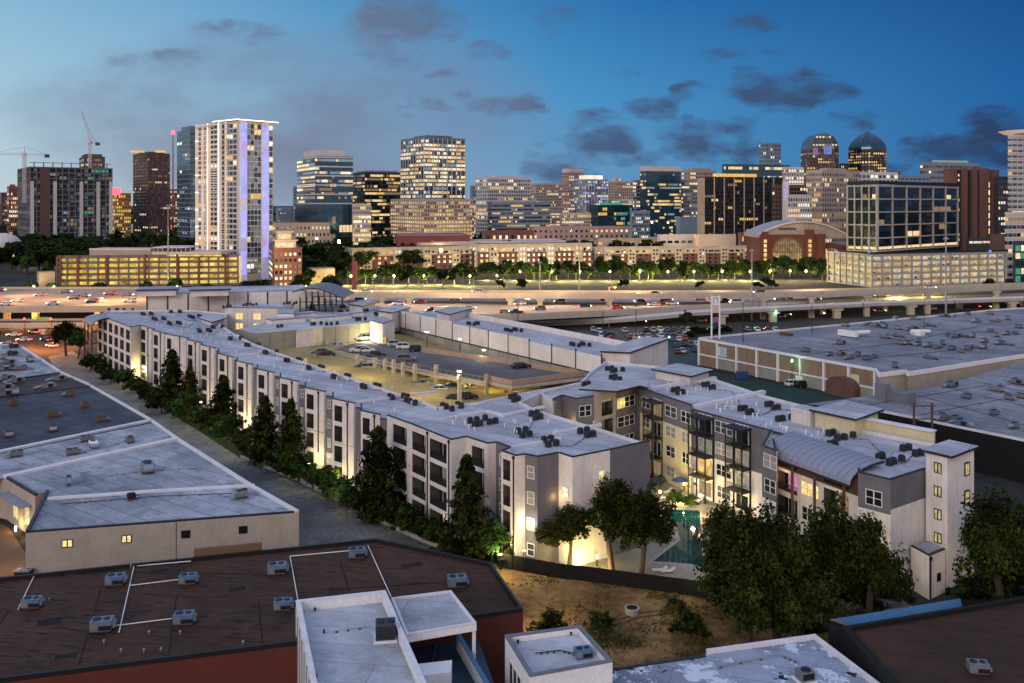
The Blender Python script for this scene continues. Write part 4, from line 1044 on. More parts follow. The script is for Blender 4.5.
# fence of the dirt lot, planter
m = MB(); fp = [P(*p) for p in [(498, 566), (512, 570), (560, 579), (600, 583.5), (640, 589), (685, 595), (740, 603), (800, 612)]]
for a, b in zip(fp, fp[1:]):
    m.strip(a, b, .05, .05, 1.9, 'black_wall'); m.obox(a, xy(b)-xy(a), .09, .09, 0, 2.0, 'dark_metal')
tag(m.build('screen_fence', None, loc=fp[0]), 'dark screened fence between the dirt lot and the pool court', 'fence')
m = MB(); p = P(632, 614); m.tube((p.x, p.y, 0), (p.x, p.y, .75), .75, .85, 'concrete', 14); m.tube((p.x, p.y, .75), (p.x, p.y, .77), .65, .65, 'fan_black', 14)
tag(m.build('concrete_planter', None, loc=p), 'round pale concrete tub standing in the dirt lot', 'tub')
m = MB(); a, b = P(494, 619), P(516, 610)
for z in (.5, 1.1): m.tube((a.x, a.y, z), (b.x, b.y, z), .05, .05, 'dark_metal', 5)
for t in (0, .5, 1): q = a.lerp(b, t); m.tube((q.x, q.y, 0), (q.x, q.y, 1.2), .06, .06, 'dark_metal', 5)
tag(m.build('pipe_gate', None, loc=a), 'low pipe rail gate beside the brick building and the dirt lot', 'gate')

# pool court --------------------------------------------------------------------------
sheet('service_lot', [P(*p) for p in [(218, 466), (256, 460), (300, 483), (345, 506), (400, 533), (430, 546), (400, 560), (300, 562), (262, 490)]], .02, 'lot_litter')
sheet('pool_court', [P(*p) for p in [(520, 555), (556, 540), (640, 520), (648, 490), (690, 470), (790, 500), (900, 560), (930, 585), (800, 605), (690, 590), (600, 580), (520, 566)]], .016, 'court_paving')
sheet('court_path', [P(*p) for p in [(556, 566), (575, 552), (650, 560), (700, 570), (705, 584), (640, 580)]], .022, 'court_paving')
pl = [(652, 508), (702, 510), (704, 540), (706, 572), (693, 566), (670, 564), (648, 563), (666, 549), (678, 540), (665, 522)]
m = MB(); m.poly([P(*p) for p in pl], 'pool_water', .045); o = struct(m.build('pool_water'))
m = MB(); q = [P(*p) for p in pl]
for a, b in zip(q, q[1:]+[q[0]]): m.strip(b, a, .35, .02, .09, 'concrete')
tag(m.build('pool_edge', None, loc=q[0]), 'pale concrete coping around the green lit pool', 'pool coping')
m = MB(); m.poly([P(*p) for p in [(713, 512), (722, 513), (735, 535), (728, 536), (718, 534)]], 'pool_water', .045); struct(m.build('spa_water'))
m = MB()
for i in range(7):
    p = P(706.5+i*1.2, 513+i*5.2); m.obox(p, (1, 0), 1.7, .62, .03, .12, 'tile_tan')
tag(m.build('stone_walkway', None, loc=P(708, 520)), 'tan stone stepping walkway between pool and spa', 'walkway')
m = MB(); m.poly([P(*p) for p in [(664, 520), (676, 524), (680, 540), (667, 548), (652, 540)]], 'tile_tan', .08); m.build('pool_island', None)
bpy.data.objects['pool_island']['kind'] = 'structure'
def lounger(p, ang):
    T = empty('sun_lounger', 'pale sun lounger on the lit paving beside the pool', 'lounger', p, 'loungers beside the pool'); x, y, z = p
    m = MB(); m.box(x-.95, x+.35, y-.32, y+.32, z+.28, z+.36, 'white_frame'); m.hexa([(x+.35, y-.32, z+.28), (x+.95, y-.32, z+.6), (x+.95, y+.32, z+.6), (x+.35, y+.32, z+.28)], [(x+.35, y-.32, z+.36), (x+.95, y-.32, z+.68), (x+.95, y+.32, z+.68), (x+.35, y+.32, z+.36)], 'white_frame'); m.build('seat', T)
    for sx in (-.85, .45):
        for sy in (-.28, .28): m = MB(); m.box(x+sx-.03, x+sx+.03, y+sy-.03, y+sy+.03, z, z+.28, 'grey_metal'); m.build('leg', T)
    T.rotation_euler.z = ang; return T
for px, py, a in ((664, 499, .4), (672, 500, .4), (680, 501, .3), (688, 502, .5), (696, 503, .2), (702, 499, 1.2), (668, 493, .6), (660, 572, 0.1), (668, 573, .2)): lounger(P(px, py, .02), a)
def umbrella(p, label, mat):
    T = empty('parasol', label, 'parasol', p); x, y, z = p
    m = MB(); m.tube((x, y, z), (x, y, z+2.6), .04, .04, 'grey_metal', 6); m.build('pole', T)
    m = MB(); m.tube((x, y, z+2.1), (x, y, z+2.7), 1.5, .05, mat, 8, False); m.build('canopy', T); return T
umbrella(P(680.5, 493, .02), 'open dark green parasol over the pool court tables', 'car_blue')
umbrella(P(658, 493, .02), 'dark parasol near the blank grey end wall', 'car_black')

# right hand retail building -------------------------------------------------------------
RZ = 7.5
rp = [P(*p, RZ) for p in [(699, 339), (768, 351), (875, 370), (879, 375), (905, 372), (908, 374), (1075, 348), (1060, 306), (990, 311)]]
RT = empty('retail_building', 'wide retail building with a huge grey roof of machines and tan walls with white pilasters', 'retail building', P(820, 400))
m = MB(); a, b = rp[0], rp[2]; m.prism(rp, 0, RZ-.02, 'stucco_tan'); m.build('wall', RT)
m = MB(); m.poly(rp, 'roof_retail', RZ); m.build('roof', RT)
m = MB(); L = length(a, b); d = (xy(b)-xy(a)).normalized()
for i in range(9): c = xy(a)+d*(L*i/8); m.obox(c, d, .55, .6, 0, RZ-.3, 'white_paint')
m.strip(a, b, .3, 2.95, 3.3, 'white_paint', off=.22); m.strip(a, b, .3, RZ-.25, RZ+.4, 'white_paint', off=.25); each(m, 'pilaster', RT)
m = MB()
pts_ = rp[2:7]
for a_, b_ in zip(pts_, pts_[1:]): m.strip(a_, b_, .4, RZ-.5, RZ+.5, 'white_paint', off=.2)
for a_, b_ in zip(rp[6:], rp[7:]+[rp[0]]): m.strip(a_, b_, .4, RZ, RZ+.5, 'coping_white')
m.build('parapet', RT)
m = MB()
for i in range(8):
    s = xy(a)+d*(L*i/8+.6); e = xy(a)+d*(L*(i+1)/8-.6)
    m.strip(s, e, .1, 3.5, RZ-.5, 'panel_tan', off=.02); m.strip(s, e, .1, .1, 2.8, 'panel_olive' if i % 2 else 'panel_tan', off=.02)
each(m, 'wall_panel', RT)
for u in (.16,): add_window(RT, a, b, L*.155, 5.0, 3.4, 2.4, 2, 'lit_cool')
m = MB(); p, g = uv_point(a, b, L*.905, 0, .12); m.obox(p, d, 2.6, .2, .05, 5.6, 'stucco_cream'); m.build('door', RT)
m = MB(); p, g = uv_point(a, b, L*.62, 0, .12); m.obox(p, d, 2.2, .2, .05, 2.6, 'white_paint'); m.build('door', RT)
# arched dark brick bay
ar = P(863, 391, 5); m = MB(); n = 10
pts = [(-4.2, 0)]+[(-4.2*math.cos(PI*k/n), 2.6+2.2*math.sin(PI*k/n)) for k in range(n+1)]+[(4.2, 0)]
c = xy(a)+d*(L*.86)+Vector((d.y, -d.x))*2.2
fr_ = [(c.x+d.x*u, c.y+d.y*u, z) for u, z in pts]; bk = [(x-d.y*-2.0*-1, y+d.x*2.0, z) for x, y, z in fr_]
m.face(fr_, 'brick_brown')
for i in range(len(fr_)-1): m.face([fr_[i+1], fr_[i], bk[i], bk[i+1]], 'brick_brown')
m.build('arched_bay', RT)
# second roof behind the right wing
kp = [P(*p, 7) for p in [(884, 413), (1060, 449), (1110, 400), (1024, 362), (930, 388), (806, 404)]]
KB = empty('flat_roof_building', 'long low building with a cracked grey roof and shaded side wall behind the stair tower', 'building', (75, 175, 0))
m = MB(); m.prism(kp, 0, 6.98, 'black_wall'); m.build('wall', KB); m = MB(); m.poly(kp, 'roof_retail', 7.0); m.build('roof', KB)  # wall drawn black: the shadow on it is put into the colour
m = MB()
for pl in ([(905, 392), (1024, 425)], [(940, 386), (1040, 410)], [(870, 405), (990, 385)], [(960, 378), (1040, 395)], [(920, 415), (1020, 396)]): m.strip(P(*pl[0], 7), P(*pl[1], 7), .15, 7, 7.05, 'fan_black')
m.build('tar_joints', KB)
m = MB(); m.strip(kp[0], kp[1], .3, 7, 7.4, 'coping_white'); m.build('parapet', KB)
m = MB()
for px in (914, 932):
    p = PY(px, 160); m.box(p.x-.15, p.x+.15, p.y-.15, p.y+.15, 0, 11.5, 'wood_dark')
p, q_ = PY(914, 160), PY(932, 160)
for z in (10.9, 8.6): m.box(p.x-.6, q_.x+.6, 159.9, 160.1, z-.1, z+.1, 'wood_dark')
tag(m.build('utility_frame', None, loc=PY(923, 160)), 'pair of dark utility poles with crossbars in front of the cracked grey roof', 'utility poles')
sheet('retail_yard', [P(*p) for p in [(715, 372), (775, 383), (862, 400), (880, 420), (850, 425), (760, 398), (700, 380)]], .014, 'yard_green')
# ================================================================= condensers in clusters
def condenser_proto():
    m = MB(); m.box(-.33, .33, -.33, .33, .1, .84, 'condenser'); m.box(-.38, .38, -.38, .38, 0, .1, 'wood_dark')
    for s in (-1, 1):
        for k in range(4):
            z = .2+k*.16; m.box(-.28, .28, s*.335-.01, s*.335+.01, z, z+.07, 'fan_black'); m.box(s*.335-.01, s*.335+.01, -.28, .28, z, z+.07, 'fan_black')
    m.tube((0, 0, .86), (0, 0, .92), .32, .3, 'fan_black', 12)
    return m
CND = cached(('condenser_unit',), condenser_proto)
def clusters(lst, z, label, group, d):
    d = xy(d).normalized(); n = Vector((-d.y, d.x))
    for (px, py, k) in lst:
        c = xy(P(px, py, z)); rows = 2 if k >= 4 else 1; per = math.ceil(k/rows); i = 0
        for r in range(rows):
            for j in range(per):
                if i >= k: break
                p = c+d*((j-(per-1)/2)*1.45+(j % 2)*-.35+(r-.5)*.9*(rows > 1)+R.uniform(-.15, .15))+n*((r-(rows-1)/2)*2.3+R.uniform(-.15, .15))
                o = link('condenser_unit', CND, None, (p.x, p.y, z), math.atan2(d.y, d.x)+R.uniform(-.08, .08)); tag(o, label, 'condenser', group); i += 1
LWC = [(147, 315, 6), (159, 320, 6), (174.5, 324.5, 6), (196, 318, 7), (175.5, 313, 4), (204, 332, 6), (218, 328.5, 4), (235.5, 340, 4), (253, 346.5, 4), (271, 354, 4), (293, 362, 4), (315.5, 369.5, 4), (341, 378.6, 4), (370.5, 388.4, 4), (399, 399, 4), (411, 403.5, 3), (455, 409, 5), (113, 311, 4), (128.5, 311, 4)]
LWE = [(515, 400, 4), (484, 423, 7), (537.5, 417.5, 4), (525, 435, 4), (551, 444, 4), (587.5, 435, 4)]
clusters(LWC, ROOF, 'dark condenser unit in a cluster along the pale roof of the long left wing', 'condensers along the left wing roof', D0)
clusters(LWE, ROOF, 'dark condenser unit in a cluster on the near end roof above the grey end wall', 'condensers on the near end roof', D0.orthogonal())
dRW = xy(K)-xy(J)
clusters([(616, 380, 4), (587.5, 386, 2), (665, 376, 4), (678.5, 393, 4), (709, 388, 4), (747, 412.5, 4), (773, 408, 4), (784.5, 420.5, 3), (825, 419, 3), (840.5, 437, 5), (833, 446, 2), (890.5, 461, 5), (913, 453, 4)], ROOF, 'dark condenser unit in a cluster on the pale roof of the right wing', 'condensers on the right wing roof', dRW.orthogonal())
clusters([(448, 319.5, 5), (475, 325, 5), (513, 331.5, 6), (580, 346, 6)], 13.2, 'dark condenser unit behind the cream wall panels of the rear wing', 'condensers on the rear wing roof', D0)
clusters([(614.5, 371, 5)], ROOF, 'dark condenser unit in the row under the gabled end wall', 'condensers under the gable', D0.orthogonal())
clusters([(343, 307.5, 4), (343, 312.5, 3), (356.5, 315.5, 3), (366, 311, 4), (378, 315, 4), (332, 325, 3), (361, 320.5, 3), (316, 325, 3), (280, 327.5, 2)], 13.0, 'dark condenser unit on the far roofs beyond the parking deck', 'condensers on the far roofs', Md)
clusters([(250, 306, 6), (228, 308, 4), (290, 304.5, 6)], 15.35, 'dark condenser unit below the long white upper wall', 'condensers below the white upper wall', rd)
# white vent stubs on the pale roofs
def stub(): m = MB(); m.tube((0, 0, 0), (0, 0, .55), .09, .09, 'white_paint', 6); m.tube((0, 0, .55), (0, 0, .65), .16, .12, 'white_paint', 6); return m
SM = cached(('vent_stub',), stub)
for A, B, n, w in ((P(150, 318, ROOF), P(420, 410, ROOF), 60, 10), (P(450, 425, ROOF), P(600, 432, ROOF), 16, 8), (P(660, 385, ROOF), P(840, 440, ROOF), 50, 9)):
    d = (xy(B)-xy(A)); nn = Vector((-d.y, d.x)).normalized()
    for i in range(n):
        p = xy(A)+d*R.random()+nn*R.uniform(-w/2, w/2); o = link('vent_stub', SM, None, (p.x, p.y, ROOF)); tag(o, 'short white vent pipe standing on a pale apartment roof', 'vent pipe', 'white vent pipes on the apartment roofs')
# machines on the retail roof and on the second grey roof
def hvac_proto(w, d, h, mat):
    m = MB(); m.box(-w/2, w/2, -d/2, d/2, .35, h, mat); m.box(-w/2+.1, w/2-.1, -d/2+.1, d/2-.1, 0, .35, 'wood_dark')
    m.tube((-w/4, 0, h), (-w/4, 0, h+.12), d*.38, d*.34, 'fan_black', 12); m.hexa([(w/2, -d*.4, .5), (w/2+.7, -d*.4, .5), (w/2+.7, d*.4, .5), (w/2, d*.4, .5)], [(w/2, -d*.4, h-.1), (w/2+.7, -d*.4, h-.6), (w/2+.7, d*.4, h-.6), (w/2, d*.4, h-.1)], 'grey_metal')
    if w > 3: m.box(-w/2+.2, -.1, -d/2-.02, -d/2-.001, .5, h-.3, 'condenser')
    elif w < 2.2: m.tube((w*.2, 0, h), (w*.2, 0, h+.12), d*.3, d*.26, 'fan_black', 12)
    else: m.box(.1, w/2-.1, -d/2-.02, -d/2-.001, .45, h-.15, 'fan_black'); m.tube((-w/2, d*.2, .7), (-w/2-1.6, d*.2, .35), .3, .3, 'grey_metal', 8)
    return m
def hvacs(lst, z, label, group, ang, mats=('unit_grey', 'grey_metal', 'unit_blue'), cat='rooftop unit', sizes=((3.4, 2.0, 1.7), (2.6, 1.7, 1.4), (4.2, 2.2, 1.8))):
    for i, (px, py) in enumerate(lst):
        sz = sizes[i % len(sizes)]; mt = mats[(i*7//3) % len(mats)]
        me = cached(('rooftop_unit', *sz, mt), lambda: hvac_proto(*sz, mt))
        o = link('rooftop_unit', me, None, P(px, py, z), ang+R.choice((0, 0, PI/2, PI, -PI/2))+R.uniform(-.06, .06)); tag(o, label, cat, group)
aR = math.atan2(d1.y, d1.x); dd = xy(rp[2])-xy(rp[0]); aR = math.atan2(dd.y, dd.x)
zr = lambda L_: [(768+x/4, 240+y/4+2) for x, y in L_]
hvacs(zr([(150, 440), (245, 455), (300, 455), (325, 468), (360, 460), (395, 472), (425, 465), (290, 410), (650, 467), (510, 503), (560, 410), (600, 400), (640, 420), (680, 425), (700, 412), (735, 432), (770, 442), (800, 432), (830, 425), (865, 428), (530, 410), (600, 415), (440, 340), (400, 332), (470, 345), (520, 350), (560, 355), (590, 350), (650, 338), (620, 340), (310, 338), (720, 378), (750, 383), (780, 380), (820, 382), (865, 402), (890, 360), (925, 410), (955, 412), (915, 380), (955, 372), (990, 370), (710, 300), (590, 310), (510, 312), (890, 290), (800, 290), (830, 322), (910, 318), (960, 312), (1005, 345), (460, 330), (470, 385), (520, 380)]),
      RZ, 'weathered rooftop unit among the many on the huge grey retail roof', 'machines on the retail roof', aR, sizes=((2.1, 1.5, 1.1), (1.6, 1.2, .9), (2.6, 1.5, 1.2), (3.4, 1.2, .8), (1.2, 1.2, 1.3)))
hvacs(zr([(530, 630), (795, 627), (918, 598), (965, 632), (1000, 570), (905, 692), (735, 580), (1010, 625), (690, 715), (750, 716), (780, 740), (985, 745)]), 7, 'weathered rooftop unit on the cracked grey roof behind the stair tower', 'machines on the cracked roof', aR, sizes=((2.4, 1.6, 1.3), (1.6, 1.2, 1.0)))
m = MB(); p = P(899, 402, 7); m.obox(p, dd, 5.5, 3, 7, 9.2, 'unit_grey'); m.obox(xy(p)-Vector((2.5, -2)), dd, 2.5, 1.6, 7, 10.4, 'grey_metal')
tag(m.build('air_handler', None, loc=p), 'big grey air handler at the corner of the cracked grey roof', 'air handler')
m = MB(); p = P(848, 337, RZ); m.obox(p, dd, 6, 1.6, RZ+.3, RZ+1.9, 'white_paint'); m.tube((p.x+2, p.y, RZ+1.2), (p.x+7, p.y+2, RZ+1.2), .6, .6, 'white_paint', 8); tag(m.build('duct', None, loc=p), 'white duct on the left part of the retail roof', 'duct')
m = MB(); p = P(918, 335, RZ); m.obox(p, dd, 3, 2.5, RZ, RZ+1.3, 'white_paint'); m.tube((p.x-2, p.y, RZ+1), (p.x+4, p.y+1, RZ+1), .7, .5, 'white_paint', 8); tag(m.build('duct', None, loc=p), 'white duct in the middle of the retail roof', 'duct')
m = MB(); p = P(786, 335.5, RZ)
for k in range(4): m.obox(p, dd, 4, 1.6, RZ+k*.25, RZ+k*.25+.18, 'rust_box')
tag(m.build('pallet_stack', None, loc=p), 'rusty red stack lying on the retail roof', 'stack')
# alley warehouses
wr = lambda L_: [(x/4, 330+y/4+1) for x, y in L_]
hvacs(wr([(55, 297), (210, 345), (340, 303), (280, 260), (405, 362), (210, 398), (35, 420)]), WH, 'rusty square vent on the dark blotchy warehouse roof', 'rusty vents on the dark warehouse roof', aR+PI/2, ('rust_box',), 'vent', ((1.6, 1.6, .9), (1.9, 1.5, 1.0)))
hvacs(wr([(345, 442), (290, 495), (520, 446), (65, 503)]), WH+.03, 'dark machine on the pale strip of the dark warehouse', 'machines on the pale strip', aR+PI/2, ('unit_grey',), sizes=((1.9, 1.2, 1.0),))
hvacs(wr([(375, 463)]), WH+.03, 'long white roof unit on the pale strip of the dark warehouse', None, aR, ('white_paint',), sizes=((2.6, 1.2, .9),))
hvacs(wr([(590, 565)]), WH, 'pale square unit in the middle of the nearest warehouse roof', None, aR, ('grey_metal',), sizes=((1.9, 1.9, 1.5),))
hvacs(wr([(275, 617)]), WH, 'small upright vent box on the nearest warehouse roof', None, aR, ('unit_grey',), sizes=((.7, .7, 1.3),))
hvacs(wr([(965, 668)]), WH, 'pale unit on the tip of the nearest warehouse roof', None, aR, ('grey_metal',), sizes=((1.6, 1.2, 1.1),))
hvacs(wr([(525, 676)]), WH, 'dark box by the front ridge of the nearest warehouse roof', None, aR, ('fan_black',), sizes=((1.0, .9, .9),))
hvacs(wr([(190, 232), (235, 200), (65, 208), (20, 235), (60, 255), (20, 262)]), WH, 'machine on the narrow brownish warehouse roof', 'machines on the brownish roof', aR+PI/2, ('grey_metal', 'unit_grey'), sizes=((2.2, 1.5, 1.4),))
hvacs(wr([(120, 122), (35, 132), (85, 157), (60, 155), (50, 97), (55, 68), (10, 125), (15, 160), (30, 195)]), WH, 'dark machine on the farthest alley warehouse', 'machines on the farthest warehouse', aR+PI/2, ('unit_grey', 'condenser'), sizes=((2.4, 1.6, 1.2),))

# ================================================================= cars
def loft(m, secs, mat):
    """closed body from cross-sections: list of (x, [(y,z)...])"""
    for (xa, a), (xb, b) in zip(secs, secs[1:]):
        n = len(a)
        for i in range(n):
            j = (i+1) % n
            m.face([(xa, *a[i]), (xb, *b[i]), (xb, *b[j]), (xa, *a[j])], mat)
    m.face([(secs[0][0], *q) for q in secs[0][1]], mat); m.face([(secs[-1][0], *q) for q in reversed(secs[-1][1])], mat)
def car_body(kind, mat, m):
    hw = .9; Hh = {'sedan': 1.42, 'suv': 1.72, 'pickup': 1.8}[kind]; belt = {'sedan': .88, 'suv': 1.05, 'pickup': 1.1}[kind]
    def sec(w, z0, z1, c=.1): return [(-w, z0+.08), (-w+.06, z0), (w-.06, z0), (w, z0+.08), (w, z1-c), (w-c, z1), (-w+c, z1), (-w, z1-c)]
    L = 2.35 if kind != 'pickup' else 2.75
    loft(m, [(-L, sec(hw-.12, .38, belt-.12)), (-L+.15, sec(hw-.02, .28, belt-.03)), (-L+.9, sec(hw, .25, belt)), (L-1.3, sec(hw, .25, belt)), (L-.3, sec(hw-.03, .28, belt-.16)), (L, sec(hw-.15, .38, belt-.28))], mat)
    rf = {'sedan': (-1.15, .35), 'suv': (-1.9, .35), 'pickup': (-.5, .75)}[kind]; fb = {'sedan': (-1.95, 1.2), 'suv': (-2.2, 1.1), 'pickup': (-.7, 1.5)}[kind]
    return Hh, belt, rf, fb, L
def cabin(m, Hh, belt, rf, fb, glassmat, roofmat):
    wb, wt = .82, .66; t = .06
    B = [(fb[0], -wb), (fb[1], -wb), (fb[1], wb), (fb[0], wb)]; T = [(rf[0], -wt), (rf[1], -wt), (rf[1], wt), (rf[0], wt)]
    if glassmat:
        for i in range(4):
            j = (i+1) % 4; m.face([(*B[i], belt-.02), (*B[j], belt-.02), (*T[j], Hh-t), (*T[i], Hh-t)], glassmat)
    if roofmat:
        m.hexa([(x*1.0, y*1.03, Hh-t) for x, y in T], [(x*.94, y*.9, Hh) for x, y in T], roofmat)
        for i in range(4):
            b, tt = B[i], T[i]; m.tube((b[0], b[1], belt-.03), (tt[0], tt[1], Hh-t), .05, .04, roofmat, 5)
        for s in (-1, 1): x = (fb[0]+fb[1])/2; m.tube((x, s*wb, belt-.03), ((rf[0]+rf[1])/2, s*wt, Hh-t), .05, .04, roofmat, 5)
def wheel_mb(part):
    m = MB()
    if part == 'tyre': m.tube((0, -.11, 0), (0, .11, 0), .34, .34, 'tyre', 14)
    else: m.tube((0, -.125, 0), (0, .125, 0), .2, .2, 'rim', 10)
    return m
CARP = {}
def car_parts(kind, colr):
    k = (kind, colr)
    if k not in CARP:
        m = MB(); Hh, belt, rf, fb, L = car_body(kind, 'car_'+colr, m)
        if kind == 'pickup':
            for s in (-1, 1): m.box(-L+.1, -.75, s*.86-.05, s*.86+.05, belt-.05, belt+.12, 'car_'+colr)
            m.box(-L+.15, -.8, -.8, .8, belt+.001, belt+.02, 'fan_black')
        cabin(m, Hh, belt, rf, fb, None, 'car_'+colr)
        g = MB(); cabin(g, Hh, belt, rf, fb, 'glass_black', None)
        CARP[k] = (m.mesh('body'), g.mesh('glass'), L, belt)
    return CARP[k]
def head_mb(mat): m = MB(); m.box(-.05, .06, -.2, .2, -.09, .09, mat); return m
def near_car(kind, colr, p, ang, label, lights=False, group=None):
    bm_, gm, L, belt = car_parts(kind, colr)
    T = empty('parked_car', label, 'pickup truck' if kind == 'pickup' else 'car', p, group)
    link('body', bm_, T, p); link('glass', gm, T, p)
    for sx in (-L*.6, L*.6):
        for sy in (-.84, .84):
            w = link('wheel', cached(('tyre',), lambda: wheel_mb('tyre')), T, Vector(p)+Vector((sx, sy, .34)))
            link('rim', cached(('rim',), lambda: wheel_mb('rim')), w, Vector(p)+Vector((sx, sy, .34)))
    hm = 'white_paint' if not lights else 'head_light'
    for s in (-1, 1):
        link('headlight', cached(('headlight', hm), lambda: head_mb(hm)), T, Vector(p)+Vector((L-.06, s*.55, belt-.32)))
        link('tail_light', cached(('tail_light_', ), lambda: head_mb('car_red')), T, Vector(p)+Vector((-L+.08, s*.6, belt-.2)))
    T.rotation_euler.z = ang; return T
def far_car_mesh(kind, colr, lit):
    def f():
        m = MB(); Hh, belt, rf, fb, L = car_body(kind, 'car_'+colr, m); cabin(m, Hh, belt, rf, fb, 'glass_black', 'car_'+colr)
        for sx in (-L*.6, L*.6):
            for sy in (-.82, .82): m.tube((sx, sy-.1, .34), (sx, sy+.1, .34), .34, .34, 'tyre', 8)
        if lit:
            for s in (-1, 1): m.box(L-.1, L+.08, s*.55-.25, s*.55+.25, belt-.42, belt-.2, 'head_light'); m.box(-L-.08, -L+.1, s*.6-.25, s*.6+.25, belt-.35, belt-.1, 'tail_light')
        return m
    return cached(('car', kind, colr, lit), f)
def far_car(kind, colr, p, ang, label, group, lit=False, name='parked_car'):
    o = link(name, far_car_mesh(kind, colr, lit), None, p, ang); tag(o, label, 'car', group); return o
aD = math.atan2(D0.y, D0.x)
gz = lambda x, y: (280+x/5.12, 320+y/5.12+1.5)
GC = [('sedan', 'grey', 205, 165, LO, aD+.6, 'grey sedan at the left end of the lower deck, behind a black one'), ('sedan', 'black', 235, 178, LO, aD+.6, 'black sedan at the left end of the lower deck'), ('sedan', 'silver', 300, 132, LO+.4, aD+.9, 'silver sedan on the ramp under the olive wall'),
      ('suv', 'silver', 430, 95, UP, aD+.9, 'silver car parked left of the white stair house'), ('suv', 'white', 400, 157, UP, aD+.7, 'white car on the upper deck below the stair house'), ('sedan', 'white', 440, 157, UP, aD+.7, 'white sedan next to a black one below the stair house'), ('sedan', 'black', 493, 177, UP, aD+.75, 'black sedan on the upper deck behind the columns'),
      ('suv', 'grey', 645, 203, UP, aD+1.0, 'grey SUV alone in the middle of the upper deck'), ('suv', 'white', 640, 140, UP, aD+.9, 'white SUV beside the black SUV on the upper deck'), ('suv', 'black', 706, 153, UP, aD+.9, 'black SUV beside the white SUV on the upper deck'), ('suv', 'silver', 595, 127, UP, aD+.9, 'silver SUV right of the stair house canopy'),
      ('sedan', 'black', 425, 243, LO, aD+.9, 'black sedan mostly hidden behind a tan SUV on the lower deck'), ('suv', 'tan', 465, 247, LO, aD+.9, 'tan SUV on the yellow lower deck'), ('suv', 'white', 735, 293, LO, aD+.9, 'white SUV under the columns of the lower deck'), ('pickup', 'tan', 730, 335, LO, aD+.9, 'tan pickup truck under the deck edge'),
      ('sedan', 'white', 805, 358, LO, aD+.9, 'white sedan in the open on the yellow lower deck'), ('sedan', 'black', 905, 402, LO, aD+.9, 'black sedan beside the tall lamp column at the roof edge'), ('sedan', 'silver', 985, 345, LO, aD+.9, 'silver sedan beneath the right end of the upper deck'),
      ('suv', 'black', 850, 305, LO, aD+.9, 'black SUV in the shade under the deck, right of the pickup'), ('sedan', 'blue', 890, 345, LO, aD+.9, 'dark blue sedan in the shade under the deck'), ('suv', 'black', 960, 398, LO, aD+.9, 'black SUV at the near corner of the lower deck'), ('suv', 'grey', 790, 300, LO, aD+.9, 'grey SUV behind the columns under the deck')]
for k, c_, x, y, z, an, lb in GC:
    if z != UP: z = zlow(gz(x, y)[0])+.05
    near_car(k, c_, P(*gz(x, y), z), .2+R.uniform(-.12, .12)+R.choice((0, PI)), lb)
near_car('sedan', 'black', P(521, 368, UP), aD+PI/2-.2, 'black sedan alone at the right end of the upper deck')
# car lot
LOTC = ['silver', 'white', 'blue', 'black', 'grey', 'white', 'red', 'silver', 'black']
sheet('car_lot', [P(*p) for p in [(545, 322), (700, 326), (712, 352), (700, 372), (665, 378), (640, 366), (560, 345)]], .013, 'lot_asphalt')
cnt = 0
for (x0, y0, x1, y1, n, miss) in ((590, 330, 614, 337, 4, ()), (594, 335, 613, 341, 4, (2,)), (621, 332, 692, 331, 10, (1, 2)), (627, 338, 694, 336, 11, (4,)), (632, 343, 688, 340, 9, ()), (625, 348, 664, 344, 5, (3,)), (672, 347, 700, 345, 4, ()), (674, 353, 703, 351, 5, (2,)), (706, 331, 790, 331, 9, (3,))):
    for i in range(n):
        if i in miss: continue
        t = (i+.5)/n; p = P(x0+(x1-x0)*t, y0+(y1-y0)*t, .02); cl = LOTC[cnt % 9]; cnt += 1; kd = R.choice(('sedan', 'suv', 'sedan'))
        lot = 'crowded car lot in front of the pylon sign' if x0 > 615 and x0 < 700 else ('row of cars beside the pylon sign' if x0 > 700 else 'dark corner of the car lot behind the rear wing')
        far_car(kd, cl, p, PI/2+R.uniform(-.08, .08)+R.choice((0, PI)), '%s %s parked in the %s' % (cl, 'SUV' if kd == 'suv' else 'sedan', lot), '%s %ss in the %s' % (cl, 'SUV' if kd == 'suv' else 'sedan', lot))
for px, py, c_, lb in ((794, 386, 'white', 'white car parked beside the green lamp behind the right wing'), (803, 387, 'black', 'dark car next to the white one behind the right wing')): near_car('suv', c_, P(px, py), dRW.angle_signed(Vector((1, 0))) if False else .3, lb)
m = MB(); p = P(742, 379); m.obox(p, (1, .2), 2.6, 1.8, .1, 2.0, 'car_blue'); m.obox(p, (1, .2), 2.75, 1.95, 1.95, 2.1, 'car_blue')
tag(m.build('dumpster', None, loc=p), 'blue dumpster against the panelled retail wall', 'dumpster')
for px, lb in ((43.5, 'blue grey bin at the foot of the tan warehouse wall'), (24, 'black bin at the corner of the tan warehouse wall')):
    m = MB(); p = PY(px, 113.5 if px > 30 else 111.5, 0); m.box(p.x-.9, p.x+.9, p.y-.6, p.y+.6, .1, 1.5, 'unit_blue' if px > 30 else 'fan_black'); m.box(p.x-.98, p.x+.98, p.y-.68, p.y+.68, 1.5, 1.62, 'unit_grey')
    tag(m.build('bin', None, loc=p), lb, 'bin')
# dark car by the shed
near_car('sedan', 'grey', P(891, 612), .3, 'grey car half hidden behind the blue metal shed')

